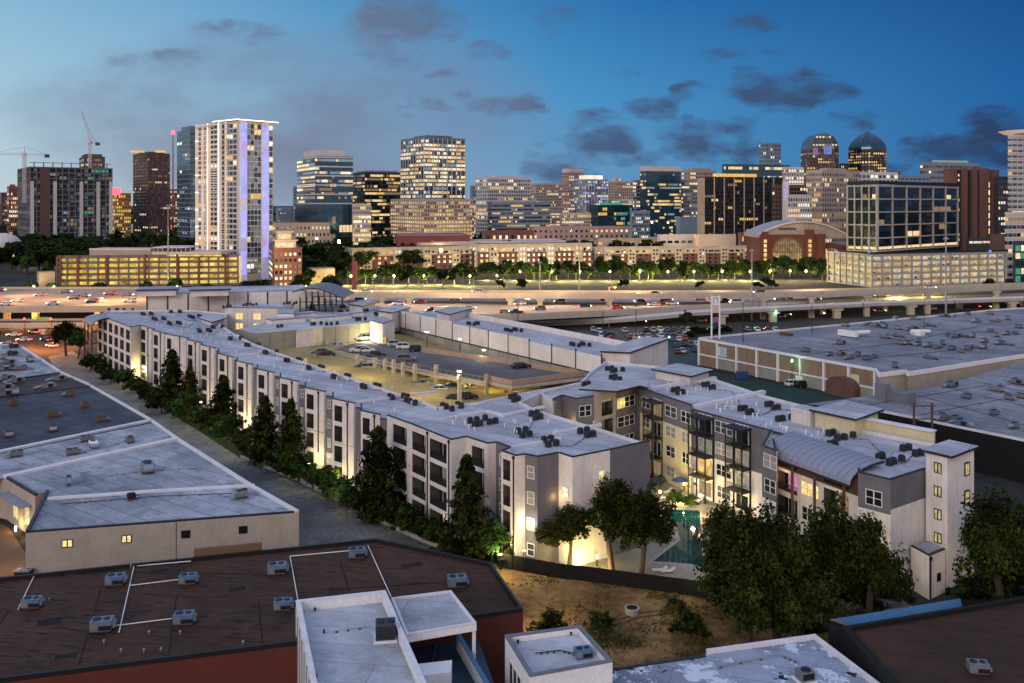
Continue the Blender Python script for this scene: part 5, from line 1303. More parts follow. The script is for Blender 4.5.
# ================================================================= trees
def leaf(m, c, s, mat, rnd, bias=None):
    u = Vector((rnd.gauss(0, 1), rnd.gauss(0, 1), rnd.gauss(0, .7))).normalized()
    if bias is not None: u = (u*.55+bias).normalized()
    if u.z < -.2 and bias is not None: u.z *= .4; u.normalize()
    w = u.orthogonal().normalized()
    w = (w*math.cos(rnd.random()*6.28)+u.cross(w)*math.sin(rnd.random()*6.28)).normalized(); v = u.cross(w)
    i = len(m.v); k = m.mi(mat)
    m.v += [tuple(c+w*s), tuple(c+v*s*.6), tuple(c-w*s), tuple(c-v*s*.6)]; m.f.append((i, i+1, i+2, i+3)); m.m.append(k)
def broad_crown(seed, n_cl, per, ls, mats, flat=.8, low=.35):
    """lumpy crown: boughs of different reach, each a handful of leaf clumps, gaps between"""
    rnd = random.Random(seed); m = MB(); nb = max(9, n_cl//6)
    for q in range(nb):
        t = 6.283*q/nb*1.618*2+rnd.uniform(-.4, .4); e = rnd.uniform(-.55, 1.25); reach = rnd.uniform(.5, 1.12)
        bd = Vector((math.cos(t)*math.cos(e), math.sin(t)*math.cos(e), math.sin(e)*flat*1.1)); mt = rnd.choice(mats)
        for c in range(max(2, n_cl//nb)):
            k = rnd.uniform(.35, 1.0); cc = bd*reach*k+Vector((rnd.gauss(0, .13), rnd.gauss(0, .13), rnd.gauss(0, .10))); cr = rnd.uniform(.12, .27)
            tz = max(0, cc.z); tl = max(0, -cc.z-.1); f__ = 1-.42*tz**1.4-.35*tl; cc = Vector((cc.x*f__, cc.y*f__, cc.z))
            cm = mt if rnd.random() < .7 else rnd.choice(mats)
            for i in range(per):
                d = Vector((rnd.gauss(0, 1), rnd.gauss(0, 1), rnd.gauss(0, .7))); d = d/max(.5, d.length)*cr*rnd.uniform(.3, 1.15)
                leaf(m, cc+d, ls*rnd.uniform(.6, 1.35), cm if rnd.random() < .85 else mats[0], rnd, (d/cr*.6+bd*.35+Vector((0, 0, .45))))
    return m
def cone_crown(seed, n_cl, per, ls, mats):
    """irregular conifer: drooping branch sprays of uneven length round the stem, thinning to a loose top"""
    rnd = random.Random(seed); m = MB(); nb = n_cl//3
    for q in range(nb):
        h = (q+.5)/nb; h = h**1.15; t = q*2.4+rnd.uniform(-.5, .5); prof = (1-h)**.72*.86+.05
        if h < .22: prof *= .5+h*2.3
        reach = prof*rnd.choice((.5, .8, 1.0, 1.1, 1.3)); mt = rnd.choice(mats)
        for c in range(3):
            k = (c+1)/3; cc = Vector((math.cos(t)*reach*k, math.sin(t)*reach*k, h*2-1+.05*(1-k)-.07*k*reach)); cr = .07+.13*(1-h)*rnd.uniform(.7, 1.3)
            for i in range(per):
                d = Vector((rnd.gauss(0, 1), rnd.gauss(0, 1), rnd.gauss(0, .42)))*cr*.75
                leaf(m, cc+d, ls*rnd.uniform(.6, 1.3), mt if rnd.random() < .85 else mats[0], rnd, Vector((math.cos(t)*.4, math.sin(t)*.4, .55)))
    return m
def trunk_mb(h0, h1, r, seed, spread=.5):
    rnd = random.Random(seed); m = MB(); k = Vector((rnd.uniform(-.05, .05), rnd.uniform(-.05, .05), 0))
    m.tube((0, 0, 0), (k.x, k.y, h0), r, r*.75, 'bark', 8); m.tube((k.x, k.y, h0), (k.x*2, k.y*2, h1), r*.75, r*.3, 'bark', 7)
    for i in range(5):
        t = 6.283*i/5+rnd.random(); z = h0+(h1-h0)*rnd.uniform(0, .5); m.tube((k.x, k.y, z), (math.cos(t)*spread, math.sin(t)*spread, z+(h1-h0)*.45), r*.45, r*.15, 'bark', 5)
    return m
def tree(kind, p, h, w, label, group=None, mats=('leaf_dark', 'leaf_mid'), seed=0, fine=1.0, cat='tree', base=.22):
    """h overall height, w crown width; the crown is unit-sized and scaled"""
    T = empty(kind, label, cat, p, group)
    sd = seed % 3
    if kind != 'shrub' and label.find('shrub') < 0: pass
    if kind == 'conifer_tree':
        me = cached(('crown', 'cone', sd, fine, mats), lambda: cone_crown(sd+5, int(200*fine), 22, .078/math.sqrt(fine), mats)); ch = h*.94; cz = h-ch/2
    elif kind == 'shrub':
        me = cached(('crown', 'shrub', sd, fine, mats), lambda: broad_crown(sd+40, int(110*fine), 36, .075/math.sqrt(fine), mats, .8)); ch = h*.98; cz = h*.45
    else:
        me = cached(('crown', 'broad', sd, fine, mats), lambda: broad_crown(sd+11, int(170*fine), 62 if fine > 1 else 40, (.052 if fine > 1 else .068)/math.sqrt(fine), mats)); ch = h*(1-base); cz = h-ch/2
    c = link('crown', me, T, Vector(p)+Vector((0, 0, cz))); c.scale = (w/2, w/2, ch/2*1.05); c.rotation_euler.z = R.random()*6
    if kind != 'shrub':
        t = link('trunk', cached(('trunk', sd), lambda: trunk_mb(.35, .8, .035, sd, .22)), T, p); t.scale = (h, h, h)
    else:
        t = link('stem', cached(('stem', sd), lambda: trunk_mb(.2, .6, .03, sd, .25)), T, p); t.scale = (h, h, h)
    return T
def tree_px(kind, px, pyb, pyt, wpx, label, group=None, **k):
    p = P(px, pyb); h = (pyb-pyt)*p.y/F; w = wpx*p.y/F
    return tree(kind, p, h, w, label, group, **k)
AG = 'dark conifers along the long left wing'
CON = [(172, 404, 352, 27, 'conical tree farthest along the long left wing'), (190, 408, 367, 18, 'slim conical tree close beside the farthest conifer of the left wing'), (223, 430, 378, 29, 'conical tree between the second and third lit wall patches of the left wing'), (265, 462, 399, 30, 'conical tree just right of the tall lit wall patch of the left wing'),
       (291, 470, 402, 27, 'conical tree, right one of the close pair at the middle of the left wing'), (378, 520, 431, 46, 'large conical tree in front of the wide balconies of the left wing'), (467, 558, 460, 42, 'tall conical tree near the right end of the left wing')]
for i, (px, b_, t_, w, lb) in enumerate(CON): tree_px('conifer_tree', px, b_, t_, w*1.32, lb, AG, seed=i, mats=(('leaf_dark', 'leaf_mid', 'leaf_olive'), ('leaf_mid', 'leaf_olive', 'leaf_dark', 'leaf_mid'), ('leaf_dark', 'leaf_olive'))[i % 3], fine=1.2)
SG = 'shrubs between the alley and the left wing'
SHR = [(90, 372, 17, 0), (101, 378, 15, 0), (110, 384, 15, 0), (122, 388, 18, 1), (132, 393, 14, 0), (141, 399, 18, 0), (152, 406, 18, 0), (162, 414, 22, 0), (183, 422, 26, 2), (197, 428, 15, 0), (210, 432, 15, 0), (226, 442, 24, 2), (239, 450, 18, 0), (250, 456, 18, 1), (261, 462, 18, 0), (275, 471, 20, 1), (287, 477, 16, 0), (298, 482, 22, 1), (312, 489, 18, 0),
       (323, 496, 26, 2), (342, 507, 26, 2), (358, 515, 20, 0), (352, 508, 16, 0), (372, 520, 18, 0), (391, 526, 22, 0), (412, 536, 28, 0), (430, 543, 22, 0), (448, 550, 24, 0), (492, 560, 34, 2), (506, 565, 16, 0), (470, 556, 22, 0), (246, 444, 14, 2), (303, 470, 14, 2), (205, 420, 12, 1)]
SM_ = [('leaf_dark', 'leaf_mid', 'leaf_olive'), ('leaf_mid', 'leaf_bright', 'leaf_dark'), ('leaf_bright', 'leaf_mid')]; SL = ['dark rounded shrub in the hedge along the long left wing', 'mid green shrub in the hedge along the long left wing', 'bright green rounded shrub in the hedge along the long left wing']
for i, (px, pb, w, k) in enumerate(SHR):
    p = P(px, pb); ww = w*p.y/F*1.4; tree('shrub', p, ww*.9, ww*1.1, SL[k], SG+(' (dark)', ' (mid)', ' (bright)')[k], SM_[k], i, 1.0 if w > 18 else .6, 'shrub')
FT = [('broadleaf_tree', 569, 568, 501, 62, 'round tree lit from below behind the dark fence, left of the tall one', ('leaf_dark', 'leaf_mid')), ('broadleaf_tree', 612, 573, 473, 52, 'tall narrow tree in front of the grey end wall', ('leaf_dark', 'leaf_mid')),
      ('broadleaf_tree', 641, 578, 489, 74, 'dark spreading tree beside the pool with a forked trunk', ('leaf_dark', 'leaf_dark', 'leaf_mid')), ('broadleaf_tree', 735, 632, 498, 84, 'dark tree at the left of the big clump right of the pool', ('leaf_dark', 'leaf_mid')),
      ('broadleaf_tree', 778, 640, 508, 92, 'tall tree in the middle of the big clump right of the pool', ('leaf_dark', 'leaf_mid')), ('broadleaf_tree', 826, 630, 500, 88, 'broad tree in front of the curved roof block', ('leaf_dark', 'leaf_mid')), ('broadleaf_tree', 868, 626, 510, 76, 'tree at the right of the big clump, beside the white wall', ('leaf_dark', 'leaf_mid')),
      ('broadleaf_tree', 1003, 616, 492, 96, 'dark tree at the right edge behind the stair tower', ('leaf_dark', 'leaf_mid')), ('broadleaf_tree', 1040, 620, 505, 90, 'dark tree cut by the right edge of the picture', ('leaf_dark', 'leaf_dark')), ('broadleaf_tree', 748, 655, 555, 96, 'low dark tree at the front of the big clump', ('leaf_dark', 'leaf_dark')), ('broadleaf_tree', 803, 652, 558, 92, 'low dark tree beside the blue shed', ('leaf_dark', 'leaf_dark'))]
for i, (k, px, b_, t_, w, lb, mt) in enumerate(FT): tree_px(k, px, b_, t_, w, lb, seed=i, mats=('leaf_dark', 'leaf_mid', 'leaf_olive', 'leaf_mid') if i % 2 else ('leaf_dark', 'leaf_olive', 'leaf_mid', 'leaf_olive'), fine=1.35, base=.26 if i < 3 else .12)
for i, (px, pb, w, lb, k) in enumerate(((553, 640, 44, 'bushy green shrub behind the small white box building', 0), (602, 634, 30, 'dark green low shrub in the dirt lot behind the small white box building', 1), (676, 622, 34, 'yellowish shrub in the dirt lot below the big dark trees', 3), (812, 640, 30, 'leafy shrub at the end of the blue shed', 1), (722, 610, 40, 'dark shrub under the big dark trees', 0), (890, 606, 44, 'dark shrub between the shed and the white wall', 0), (968, 604, 40, 'dark shrub at the right of the stair tower foot', 0), (1000, 606, 60, 'dark shrub behind the brown roof at the right edge', 0), (690, 640, 40, 'dark shrub at the edge of the dirt lot', 0), (860, 612, 50, 'dark shrub behind the blue shed', 0),
                                  (660, 487, 16, 'lit planting at the corner of the pool court', 2), (700, 492, 24, 'lit small shrub below the balcony tower in the pool court', 2), (684, 484, 22, 'slim lit tree like shrub against the cream wall', 2), (676, 506, 22, 'low lit hedge on the pool terrace', 2), (690, 507, 18, 'low lit hedge nearest the pool edge', 2), (709, 530, 18, 'reddish planting on the walkway between pool and spa', 3), (655, 540, 16, 'reddish planting on the pool island', 3), (728, 498, 22, 'shrub by the white terrace walls of the right wing', 1))):
    p = P(px, pb); ww = w*p.y/F; tree('shrub', p, ww*.8, ww, lb, None, [('leaf_dark', 'leaf_mid'), ('leaf_mid', 'leaf_dark'), ('leaf_mid', 'leaf_bright'), ('leaf_autumn', 'leaf_mid')][k], i, 1.0, 'shrub')
tree_px('broadleaf_tree', 66, 356, 318, 28, 'dark round tree by the street left of the corner balconies', mats=('leaf_dark',), seed=1); tree_px('broadleaf_tree', 78, 359, 330, 22, 'green lit tree by the corner balconies', mats=('leaf_mid', 'leaf_bright'), seed=2)
tree_px('conifer_tree', 312, 352, 304, 17, 'conical tree rising from the courtyard of the far wing', seed=1); tree_px('broadleaf_tree', 268, 352, 314, 16, 'small tree in front of the lit far windows', seed=2)
tree_px('broadleaf_tree', 688, 329, 311, 18, 'dark green tree beside the pylon sign', mats=('leaf_mid', 'leaf_dark'), seed=0); tree_px('shrub', 506, 331, 318, 20, 'dark shrub beside the highway lamp behind the rear wing', seed=0, fine=1.0); tree_px('shrub', 447, 323, 315, 12, 'small shrub behind the rear wing', seed=2)
for i, (px, pb, w) in enumerate(((695, 341, 15), (702, 343, 14), (711, 342, 14), (718, 341, 13), (726, 340, 13), (690, 344, 12))): p = P(px, pb-6); ww = w*p.y/F; tree('shrub', p, ww*.7, ww, 'dark shrub in the hedge at the corner of the retail building', 'hedge at the retail corner', ('leaf_dark',), i, 1.0, 'shrub')
for i, (px, pb, w) in enumerate(((900, 391, 14), (938, 384, 10), (962, 378, 20), (978, 375, 20), (1000, 371, 14))):
    p = P(px, pb); ww = w*p.y/F; tree('shrub', p, ww*.8+3, ww, 'dark vine covered shrub in the gap behind the retail wall', 'shrubs in the gap behind the retail wall', ('leaf_dark',), i, 1.0, 'shrub')

# weeds and tyre ruts of the dirt lot, litter of the alley
m = MB(); rnd = random.Random(21)
cent = [(rnd.uniform(500, 700), rnd.uniform(578, 665)) for _ in range(34)]+[(rnd.gauss(600, 18), rnd.gauss(640, 6)) for _ in range(26)]
for cx_, cy_ in cent:
    k = rnd.randint(8, 60)
    for _ in range(k):
        p = P(cx_+rnd.gauss(0, 9), cy_+rnd.gauss(0, 3)); 
        if p.y < 78 or p.y > 113: continue
        for q in range(2): leaf(m, p+Vector((rnd.uniform(-.2, .2), rnd.uniform(-.2, .2), rnd.uniform(.05, .3))), rnd.uniform(.07, .17), rnd.choice(('leaf_bright', 'leaf_mid', 'leaf_bright', 'leaf_dry', 'leaf_dry')), rnd)
o = m.build('weeds'); tag(o, 'tufts of green and dry weeds over the dirt lot', 'weeds', None, 'stuff')
m = MB(); lit = [(150, 402), (200, 432), (240, 459), (300, 485), (345, 508), (400, 535), (430, 548)]
for a, b in zip(lit, lit[1:]):
    for _ in range(140):
        t = rnd.random(); p = P(a[0]+(b[0]-a[0])*t-abs(rnd.gauss(0, 14)), a[1]+(b[1]-a[1])*t+rnd.gauss(2, 3)); leaf(m, Vector((p.x, p.y, .05+rnd.random()*.05)), rnd.uniform(.06, .16), 'leaf_dry', rnd)
o = m.build('leaf_litter'); tag(o, 'dry leaf litter scattered along the edge of the alley', 'leaf litter', None, 'stuff')
m = MB()
for off in (0, 2.0):
    pts = [P(560, 655), P(600, 632), P(640, 618), P(690, 612)]
    for a, b in zip(pts, pts[1:]): m.strip(Vector((a.x, a.y+off*.5)), Vector((b.x, b.y+off*.5)), .35, .012, .018, 'rut_earth')
struct(m.build('wheel_ruts'))
# conduits, drains and patches on the near roofs
for lb, pl, z, mt in (('thin grey conduit across the nearest warehouse roof', [(100, 478), (147, 471), (210, 468)], WH, 'grey_metal'), ('thin conduit along the pale strip of the dark warehouse', [(60, 458), (110, 447), (140, 436)], WH+.03, 'grey_metal'), ('thin dark conduit by the front ridge of the nearest warehouse', [(60, 505), (160, 497), (240, 494)], WH, 'dark_metal'),
        ('grey conduit crossing the retail roof', [(800, 356), (900, 343), (1000, 322)], RZ, 'dark_metal'), ('grey conduit along the near edge of the retail roof', [(790, 348), (880, 358), (960, 350)], RZ, 'dark_metal'), ('thin conduit on the patched pale roof', [(700, 672), (780, 656), (800, 664)], PZ, 'grey_metal'), ('dark cable across the small white roof', [(535, 655), (560, 652), (578, 656)], SZ-.5, 'dark_metal')):
    pipe_run(lb, pl, z, .05, mt)
for (z, mt, qs) in ((BH+.006, 'black_wall', [[(38, 620), (62, 617), (60, 624), (36, 627)], [(230, 588), (246, 586), (245, 590), (229, 592)], [(150, 570), (170, 568), (169, 571), (149, 573)], [(400, 565), (420, 562), (424, 565), (404, 568)], [(55, 655), (78, 652), (76, 657), (54, 660)]]),):
    for q in qs: m = MB(); m.poly([P(*p, z) for p in q], mt, z); struct(m.build('roof_repair'))

for lst, lb, gp in ((LWC, 'thin refrigerant pipe between condenser clusters on the left wing roof', 'pipes on the left wing roof'), ([(665, 376), (709, 388), (747, 412.5), (773, 408), (825, 419), (840, 437), (890, 461), (913, 453)], 'thin refrigerant pipe between condenser clusters on the right wing roof', 'pipes on the right wing roof'), ([(515, 400), (537, 417), (525, 435), (551, 444), (587, 435)], 'thin refrigerant pipe between condenser clusters on the near end roof', 'pipes on the near end roof')):
    for a, b in zip(lst, lst[1:]):
        if abs(a[0]-b[0]) < 60 and abs(a[0]-b[0])+abs(a[1]-b[1]) > 6: tag(pipe_run(lb, [(a[0], a[1]+2), ((a[0]+b[0])/2+3, a[1]+3), (b[0], b[1]+2)], ROOF, .045, 'unit_grey'), None, None, gp)
# ================================================================= highways
def deck(name, near, far, h, mat='road_concrete', thick=1.4, rail=1.0, railmat='concrete_warm', hs=None):
    """road ribbon between two measured edges; h a height or a list along the ribbon"""
    n = len(near); hh = h if isinstance(h, (list, tuple)) else [h]*n
    A = [P(*q, z) for q, z in zip(near, hh)]; B = [P(*q, z) for q, z in zip(far, hh)]
    m = MB()
    for i in range(n-1):
        m.face([A[i], A[i+1], B[i+1], B[i]], mat)
        if thick:
            dn = Vector((0, 0, -thick)); m.face([A[i]+dn, A[i+1]+dn, A[i+1], A[i]], 'concrete'); m.face([B[i]+dn, B[i+1]+dn, A[i+1]+dn, A[i]+dn], 'concrete')
            m.face([B[i], B[i+1], B[i+1]+dn, B[i]+dn], 'concrete')
    o = struct(m.build(name))
    if rail:
        m = MB()
        for E in (A, B):
            for p, q in zip(E, E[1:]):
                d = (xy(q)-xy(p)).normalized(); nn = Vector((-d.y, d.x))*(.2 if E is A else -.2); up = Vector((0, 0, rail)); w = Vector((nn.x, nn.y, 0))
                m.hexa([p, q, q+w, p+w] if E is A else [p+w, q+w, q, p], [v+up for v in ([p, q, q+w, p+w] if E is A else [p+w, q+w, q, p])], railmat)
        m.build('road_barrier', o)
    # lane stripes
    m = MB()
    for f_ in (.2, .4, .6, .8):
        for i in range(n-1):
            a, b, c, d = A[i], A[i+1], B[i], B[i+1]; s, e = a.lerp(c, f_), b.lerp(d, f_); k = max(1, int((e-s).length/12))
            for j in range(k):
                p, q = s.lerp(e, j/k), s.lerp(e, (j+.3)/k); u = Vector((0, .18, .03)); w = Vector((0, -.18, .03)); m.face([p+w, q+w, q+u, p+u], 'coping_white')
    m.build('lane_stripes', o)
    return A, B
def piers(A, B, ts, base=0, w=2.2, name='bridge_pier', label='square concrete pier carrying the highway', group='highway piers', f_=.12, cap=True):
    n = len(A)-1
    for t in ts:
        i = min(n-1, int(t*n)); k = t*n-i; a, b = A[i].lerp(A[i+1], k), B[i].lerp(B[i+1], k); p = a.lerp(b, f_); z = p.z-1.4
        m = MB(); m.box(p.x-w/2, p.x+w/2, p.y-w/2, p.y+w/2, base, z-.8, 'concrete_warm'); m.box(p.x-w*.9, p.x+w*.9, p.y-w/2-.2, p.y+w/2+.6, z-.8, z-.02, 'concrete_warm')
        tag(m.build(name, None, loc=(p.x, p.y, base)), label, 'pier', group)
HB_near = [(-60, 309), (20, 309), (150, 308), (330, 314), (512, 317), (640, 311), (768, 303), (900, 296), (1060, 290)]
HB_far = [(-60, 289), (20, 289), (150, 289), (340, 292), (512, 297.5), (640, 297), (768, 295.5), (900, 291), (1060, 285.5)]
hB = [7, 7, 7, 6.5, 6, 6, 6.3, 6.6, 7]
An, Bn = deck('highway', HB_near, HB_far, hB, 'road_concrete')
piers(An, Bn, [.075, .105, .14, .2, .235, .27], w=2.0, label='orange lit pier under the left part of the highway', group='piers under the left highway')
piers(An, Bn, [.8, .86, .92, .97], w=2.0, label='pier under the right part of the main highway', group='piers under the right highway')
HA_near = [(338, 292), (420, 292.5), (512, 293), (640, 293.5), (768, 292.5), (900, 289.5), (1060, 283)]
HA_far = [(338, 290), (420, 290), (512, 290.3), (640, 290.6), (768, 290), (900, 287), (1060, 281)]
HA_near = [(x, y+2.2) for x, y in HA_near]; HA_far = [(x, y+2.2) for x, y in HA_far]
A2, B2 = deck('flyover', HA_near, HA_far, 10, 'road_concrete', 1.3, 1.0)
piers(A2, B2, [.09, .145, .33, .37, .46, .6, .66, .72, .79, .86, .93], 0, 2.0, label='pale pier under the long flyover at the back of the highway', group='flyover piers')
HC_near = [(500, 324), (560, 322.5), (609, 320), (660, 316), (697, 312.5), (768, 308.5), (880, 303), (1060, 297)]
HC_far = [(500, 320), (560, 318.5), (609, 316), (660, 312.5), (697, 308.5), (768, 305), (880, 300), (1060, 294)]
A3, B3 = deck('ramp', HC_near, HC_far, [.6, 1.5, 3, 4, 5, 5.5, 5.5, 5.5], 'road_concrete', 1.2, 1.0, 'coping_white')
piers(A3, B3, [.62, .72, .80, .88, .96], 0, 2.6, label='short pier under the near ramp beside the retail roof', group='ramp piers')
HD_near = [(-60, 325), (30, 325), (88, 324.5)]; HD_far = [(-60, 321), (30, 321), (90, 320.5)]
A4, B4 = deck('frontage_bridge', HD_near, HD_far, 3.5, 'road_lamp_tint', 1.0, .8)
piers(A4, B4, [.3, .62, .9], 0, 1.6, label='pier of the low frontage bridge in orange light', group='frontage bridge piers')
sheet('frontage_road', [P(*p) for p in [(480, 330), (700, 327), (800, 322), (1100, 314), (1100, 306), (800, 312), (560, 324)]], .02, 'asphalt')
sheet('street', [P(*p) for p in [(-60, 352), (50, 356), (105, 344), (100, 326), (-60, 327)]], .02, 'road_lamp_tint')
sheet('cross_street', [P(*p) for p in [(-60, 360), (30, 352), (60, 355), (75, 345), (40, 326), (-60, 330)]], .026, 'road_lamp_tint')
sheet('highway_verge', [P(*p) for p in [(-100, 330), (100, 330), (340, 320), (560, 330), (1100, 312), (1100, 288), (700, 292), (300, 292), (-100, 291)]], .006, 'asphalt')
sheet('parking_field', [P(*p) for p in [(500, 291), (1000, 287), (860, 281), (850, 276), (500, 276), (380, 279), (380, 291)]], .008, 'lot_far')
sheet('tree_verge', [P(*p) for p in [(330, 280), (520, 277), (840, 276), (840, 271), (520, 270), (330, 270)]], .012, 'verge')
# traffic on the decks: real cars, lamps lit
TR_ = [(18, 302, 7, 0), (40, 296, 7, 0), (84, 297, 7, 1), (92, 303, 7, 0), (110, 295, 7, 0), (130, 302, 7, 0), (-2, 303, 7, 0), (66, 293, 7, 1), (360, 300, 6.5, 1), (420, 303, 6.3, 0), (455, 300, 6.2, 1), (470, 309, 6, 1), (540, 310, 6, 0), (585, 307, 6, 1), (618, 309, 6, 1), (672, 305, 6, 1), (560, 303, 6, 0), (640, 302, 6, 0), (725, 302, 6.2, 1), (815, 300, 6.4, 1), (850, 296, 6.5, 1), (920, 293, 6.7, 1), (955, 292, 6.7, 1), (985, 291, 6.8, 1), (700, 300, 6.2, 0), (880, 297, 6.6, 0), (760, 298, 6.3, 0), (505, 313, 6, 1), (400, 310, 6.3, 1), (440, 313, 6.1, 0), (520, 305, 6, 0)]
for i, (px, py, z, s) in enumerate(TR_):
    sec = 'left stretch of the highway' if px < 200 else ('middle stretch of the highway' if px < 700 else 'right stretch of the highway')
    c_ = ['white', 'silver', 'grey', 'black', 'red'][i % 5]; far_car(R.choice(('sedan', 'suv')), c_, P(px, py, z+.03), (PI if s == 0 else 0)+R.uniform(-.03, .03), '%s car with its lamps lit on the %s' % (c_, sec), '%s cars on the %s' % (c_, sec), True, 'moving_car')
for i in range(26):
    px = R.uniform(-10, 140) if i % 4 == 0 else R.uniform(345, 1020); near_y = next(a[1]+(b[1]-a[1])*(px-a[0])/(b[0]-a[0]) for a, b in zip(HB_near, HB_near[1:]) if a[0] <= px <= b[0]); far_y = next(a[1]+(b[1]-a[1])*(px-a[0])/(b[0]-a[0]) for a, b in zip(HB_far, HB_far[1:]) if a[0] <= px <= b[0]); hz_ = next(ha+(hb-ha)*(px-a[0])/(b[0]-a[0]) for a, b, ha, hb in zip(HB_near, HB_near[1:], hB, hB[1:]) if a[0] <= px <= b[0])
    t = R.choice((.15, .3, .42, .6, .74, .86)); A_, B_ = P(px, near_y, hz_), P(px, far_y, hz_); p = A_.lerp(B_, t); c_ = ['white', 'silver', 'grey', 'black', 'red'][i % 5]; sec = 'left stretch of the highway' if px < 200 else ('middle stretch of the highway' if px < 700 else 'right stretch of the highway')
    far_car(R.choice(('sedan', 'suv', 'pickup')), c_, p+Vector((0, 0, .03)), (PI if t < .5 else 0)+R.uniform(-.02, .02), '%s car with its lamps lit on the %s' % (c_, sec), '%s cars on the %s' % (c_, sec), True, 'moving_car')
for i in range(5):
    t = .03+.94*(i+R.random()*.9)/5; n_ = len(A2)-1; k = min(n_-1, int(t*n_)); a = A2[k].lerp(A2[k+1], t*n_-k); b = B2[k].lerp(B2[k+1], t*n_-k); p = a.lerp(b, R.choice((.3, .7))); c_ = ['white', 'silver', 'black', 'grey'][i % 4]
    far_car(R.choice(('sedan', 'suv')), c_, p+Vector((0, 0, .03)), PI if i % 2 else 0, '%s car with its lamps lit on the flyover' % c_, '%s cars on the flyover' % c_, True, 'moving_car')
for i, (px, py) in enumerate(((566, 325), (640, 323), (779, 318), (785, 316), (830, 315), (880, 312), (930, 310), (985, 308), (700, 322))): far_car('suv', ['white', 'red', 'silver'][i % 3], P(px, py, .06), 0 if i % 2 else PI, '%s car on the frontage road in front of the ramp' % ['white', 'red', 'silver'][i % 3], '%s cars on the frontage road' % ['white', 'red', 'silver'][i % 3], True, 'moving_car')
for i, (px, py) in enumerate(((34, 333), (24, 341), (46, 341), (14, 336), (60, 338), (8, 345), (52, 347))): far_car('sedan', ['white', 'silver', 'black'][i % 3], P(px, py, .05), PI if i % 2 else PI*.8, '%s car waiting on the orange lit street under the highway' % ['white', 'silver', 'black'][i % 3], '%s cars on the orange lit street' % ['white', 'silver', 'black'][i % 3], True, 'moving_car')
# poles
def light_pole(px, Y, top, label, z0=0, lampmat='lamp_orange', arm=2.2, group=None, heads=1, r=.16):
    p = PY(px, Y, z0); T = empty('street_lamp', label, 'street lamp', p, group); zt = ZAT(top, Y)
    m = MB(); m.tube((p.x, p.y, z0), (p.x, p.y, zt), r, r*.55, 'grey_metal', 8); m.build('pole', T)
    for s in ((1,) if heads == 1 else (-1, 1)):
        m = MB(); m.tube((p.x, p.y, zt), (p.x+s*arm, p.y-.3, zt+.25), r*.4, r*.35, 'grey_metal', 6); m.build('arm', T)
        m = MB(); m.box(p.x+s*arm-.45, p.x+s*arm+.45, p.y-.5, p.y-.1, zt+.08, zt+.3, 'grey_metal'); m.build('lamp_head', T)
        m = MB(); m.tube((p.x+s*arm, p.y-.3, zt-.25), (p.x+s*arm, p.y-.3, zt+.06), .32, .38, lampmat, 10); m.build('lamp', T)
    return Vector((p.x+arm, p.y-.8, zt-.8))
LAMPS = []
LAMPS.append((light_pole(97, 370, 298, 'orange street lamp on the left stretch of the highway', 7), (1, .42, .08), 4500))
LAMPS.append((light_pole(609, 340, 287, 'orange street lamp by the ramp in the middle of the highway', 0), (1, .42, .08), 6000))
for px, Y, top, b_, lb in ((168, 470, 205, 7, 'tall high mast pole behind the highway at the left'), (579.5, 430, 236, 0, 'tall high mast pole in the middle of the highway'), (752, 360, 250, 0, 'tall high mast pole right of the pylon sign'), (946, 330, 238, 0, 'tall high mast pole in front of the white garage'), (540, 420, 262, 0, 'pale pole left of the middle high mast'), (636, 260, 301, 0, 'slender dark lamp pole at the car lot'), (603, 265, 309, 0, 'slender dark lamp pole left of the car lot'), (743, 255, 300, 0, 'slender dark pole behind the pylon sign'), (812, 270, 300, 0, 'slender dark lamp pole behind the retail roof'), (863, 300, 300, 0, 'slender dark lamp pole at the far retail corner'), (924, 300, 299, 0, 'slender dark lamp pole at the middle of the frontage road'), (955, 310, 298, 0, 'slender dark lamp pole at the right of the frontage road'), (518, 260, 303, 0, 'dark pole by the ramp start')):
    p = PY(px, Y, b_); zt = ZAT(top, Y); m = MB(); r = .38 if Y > 320 else .16; m.tube((p.x, p.y, b_), (p.x, p.y, zt), r, r*.6, 'grey_metal' if Y > 320 else 'dark_metal', 8)
    T = empty('light_mast', lb, 'mast', p); m.build('pole', T); m = MB(); m.tube((p.x, p.y, zt-.5), (p.x, p.y, zt+.2), 1.1 if Y > 320 else .5, .7 if Y > 320 else .3, 'grey_metal', 10); m.build('lamp_ring', T)
m = MB(); p = PY(354.5, 450); m.box(p.x-1.15, p.x+1.15, p.y-1, p.y+1, 0, ZAT(261, 450), 'far_red'); tag(m.build('red_pylon', None, loc=p), 'tall red brown pylon standing behind the flyover', 'pylon')
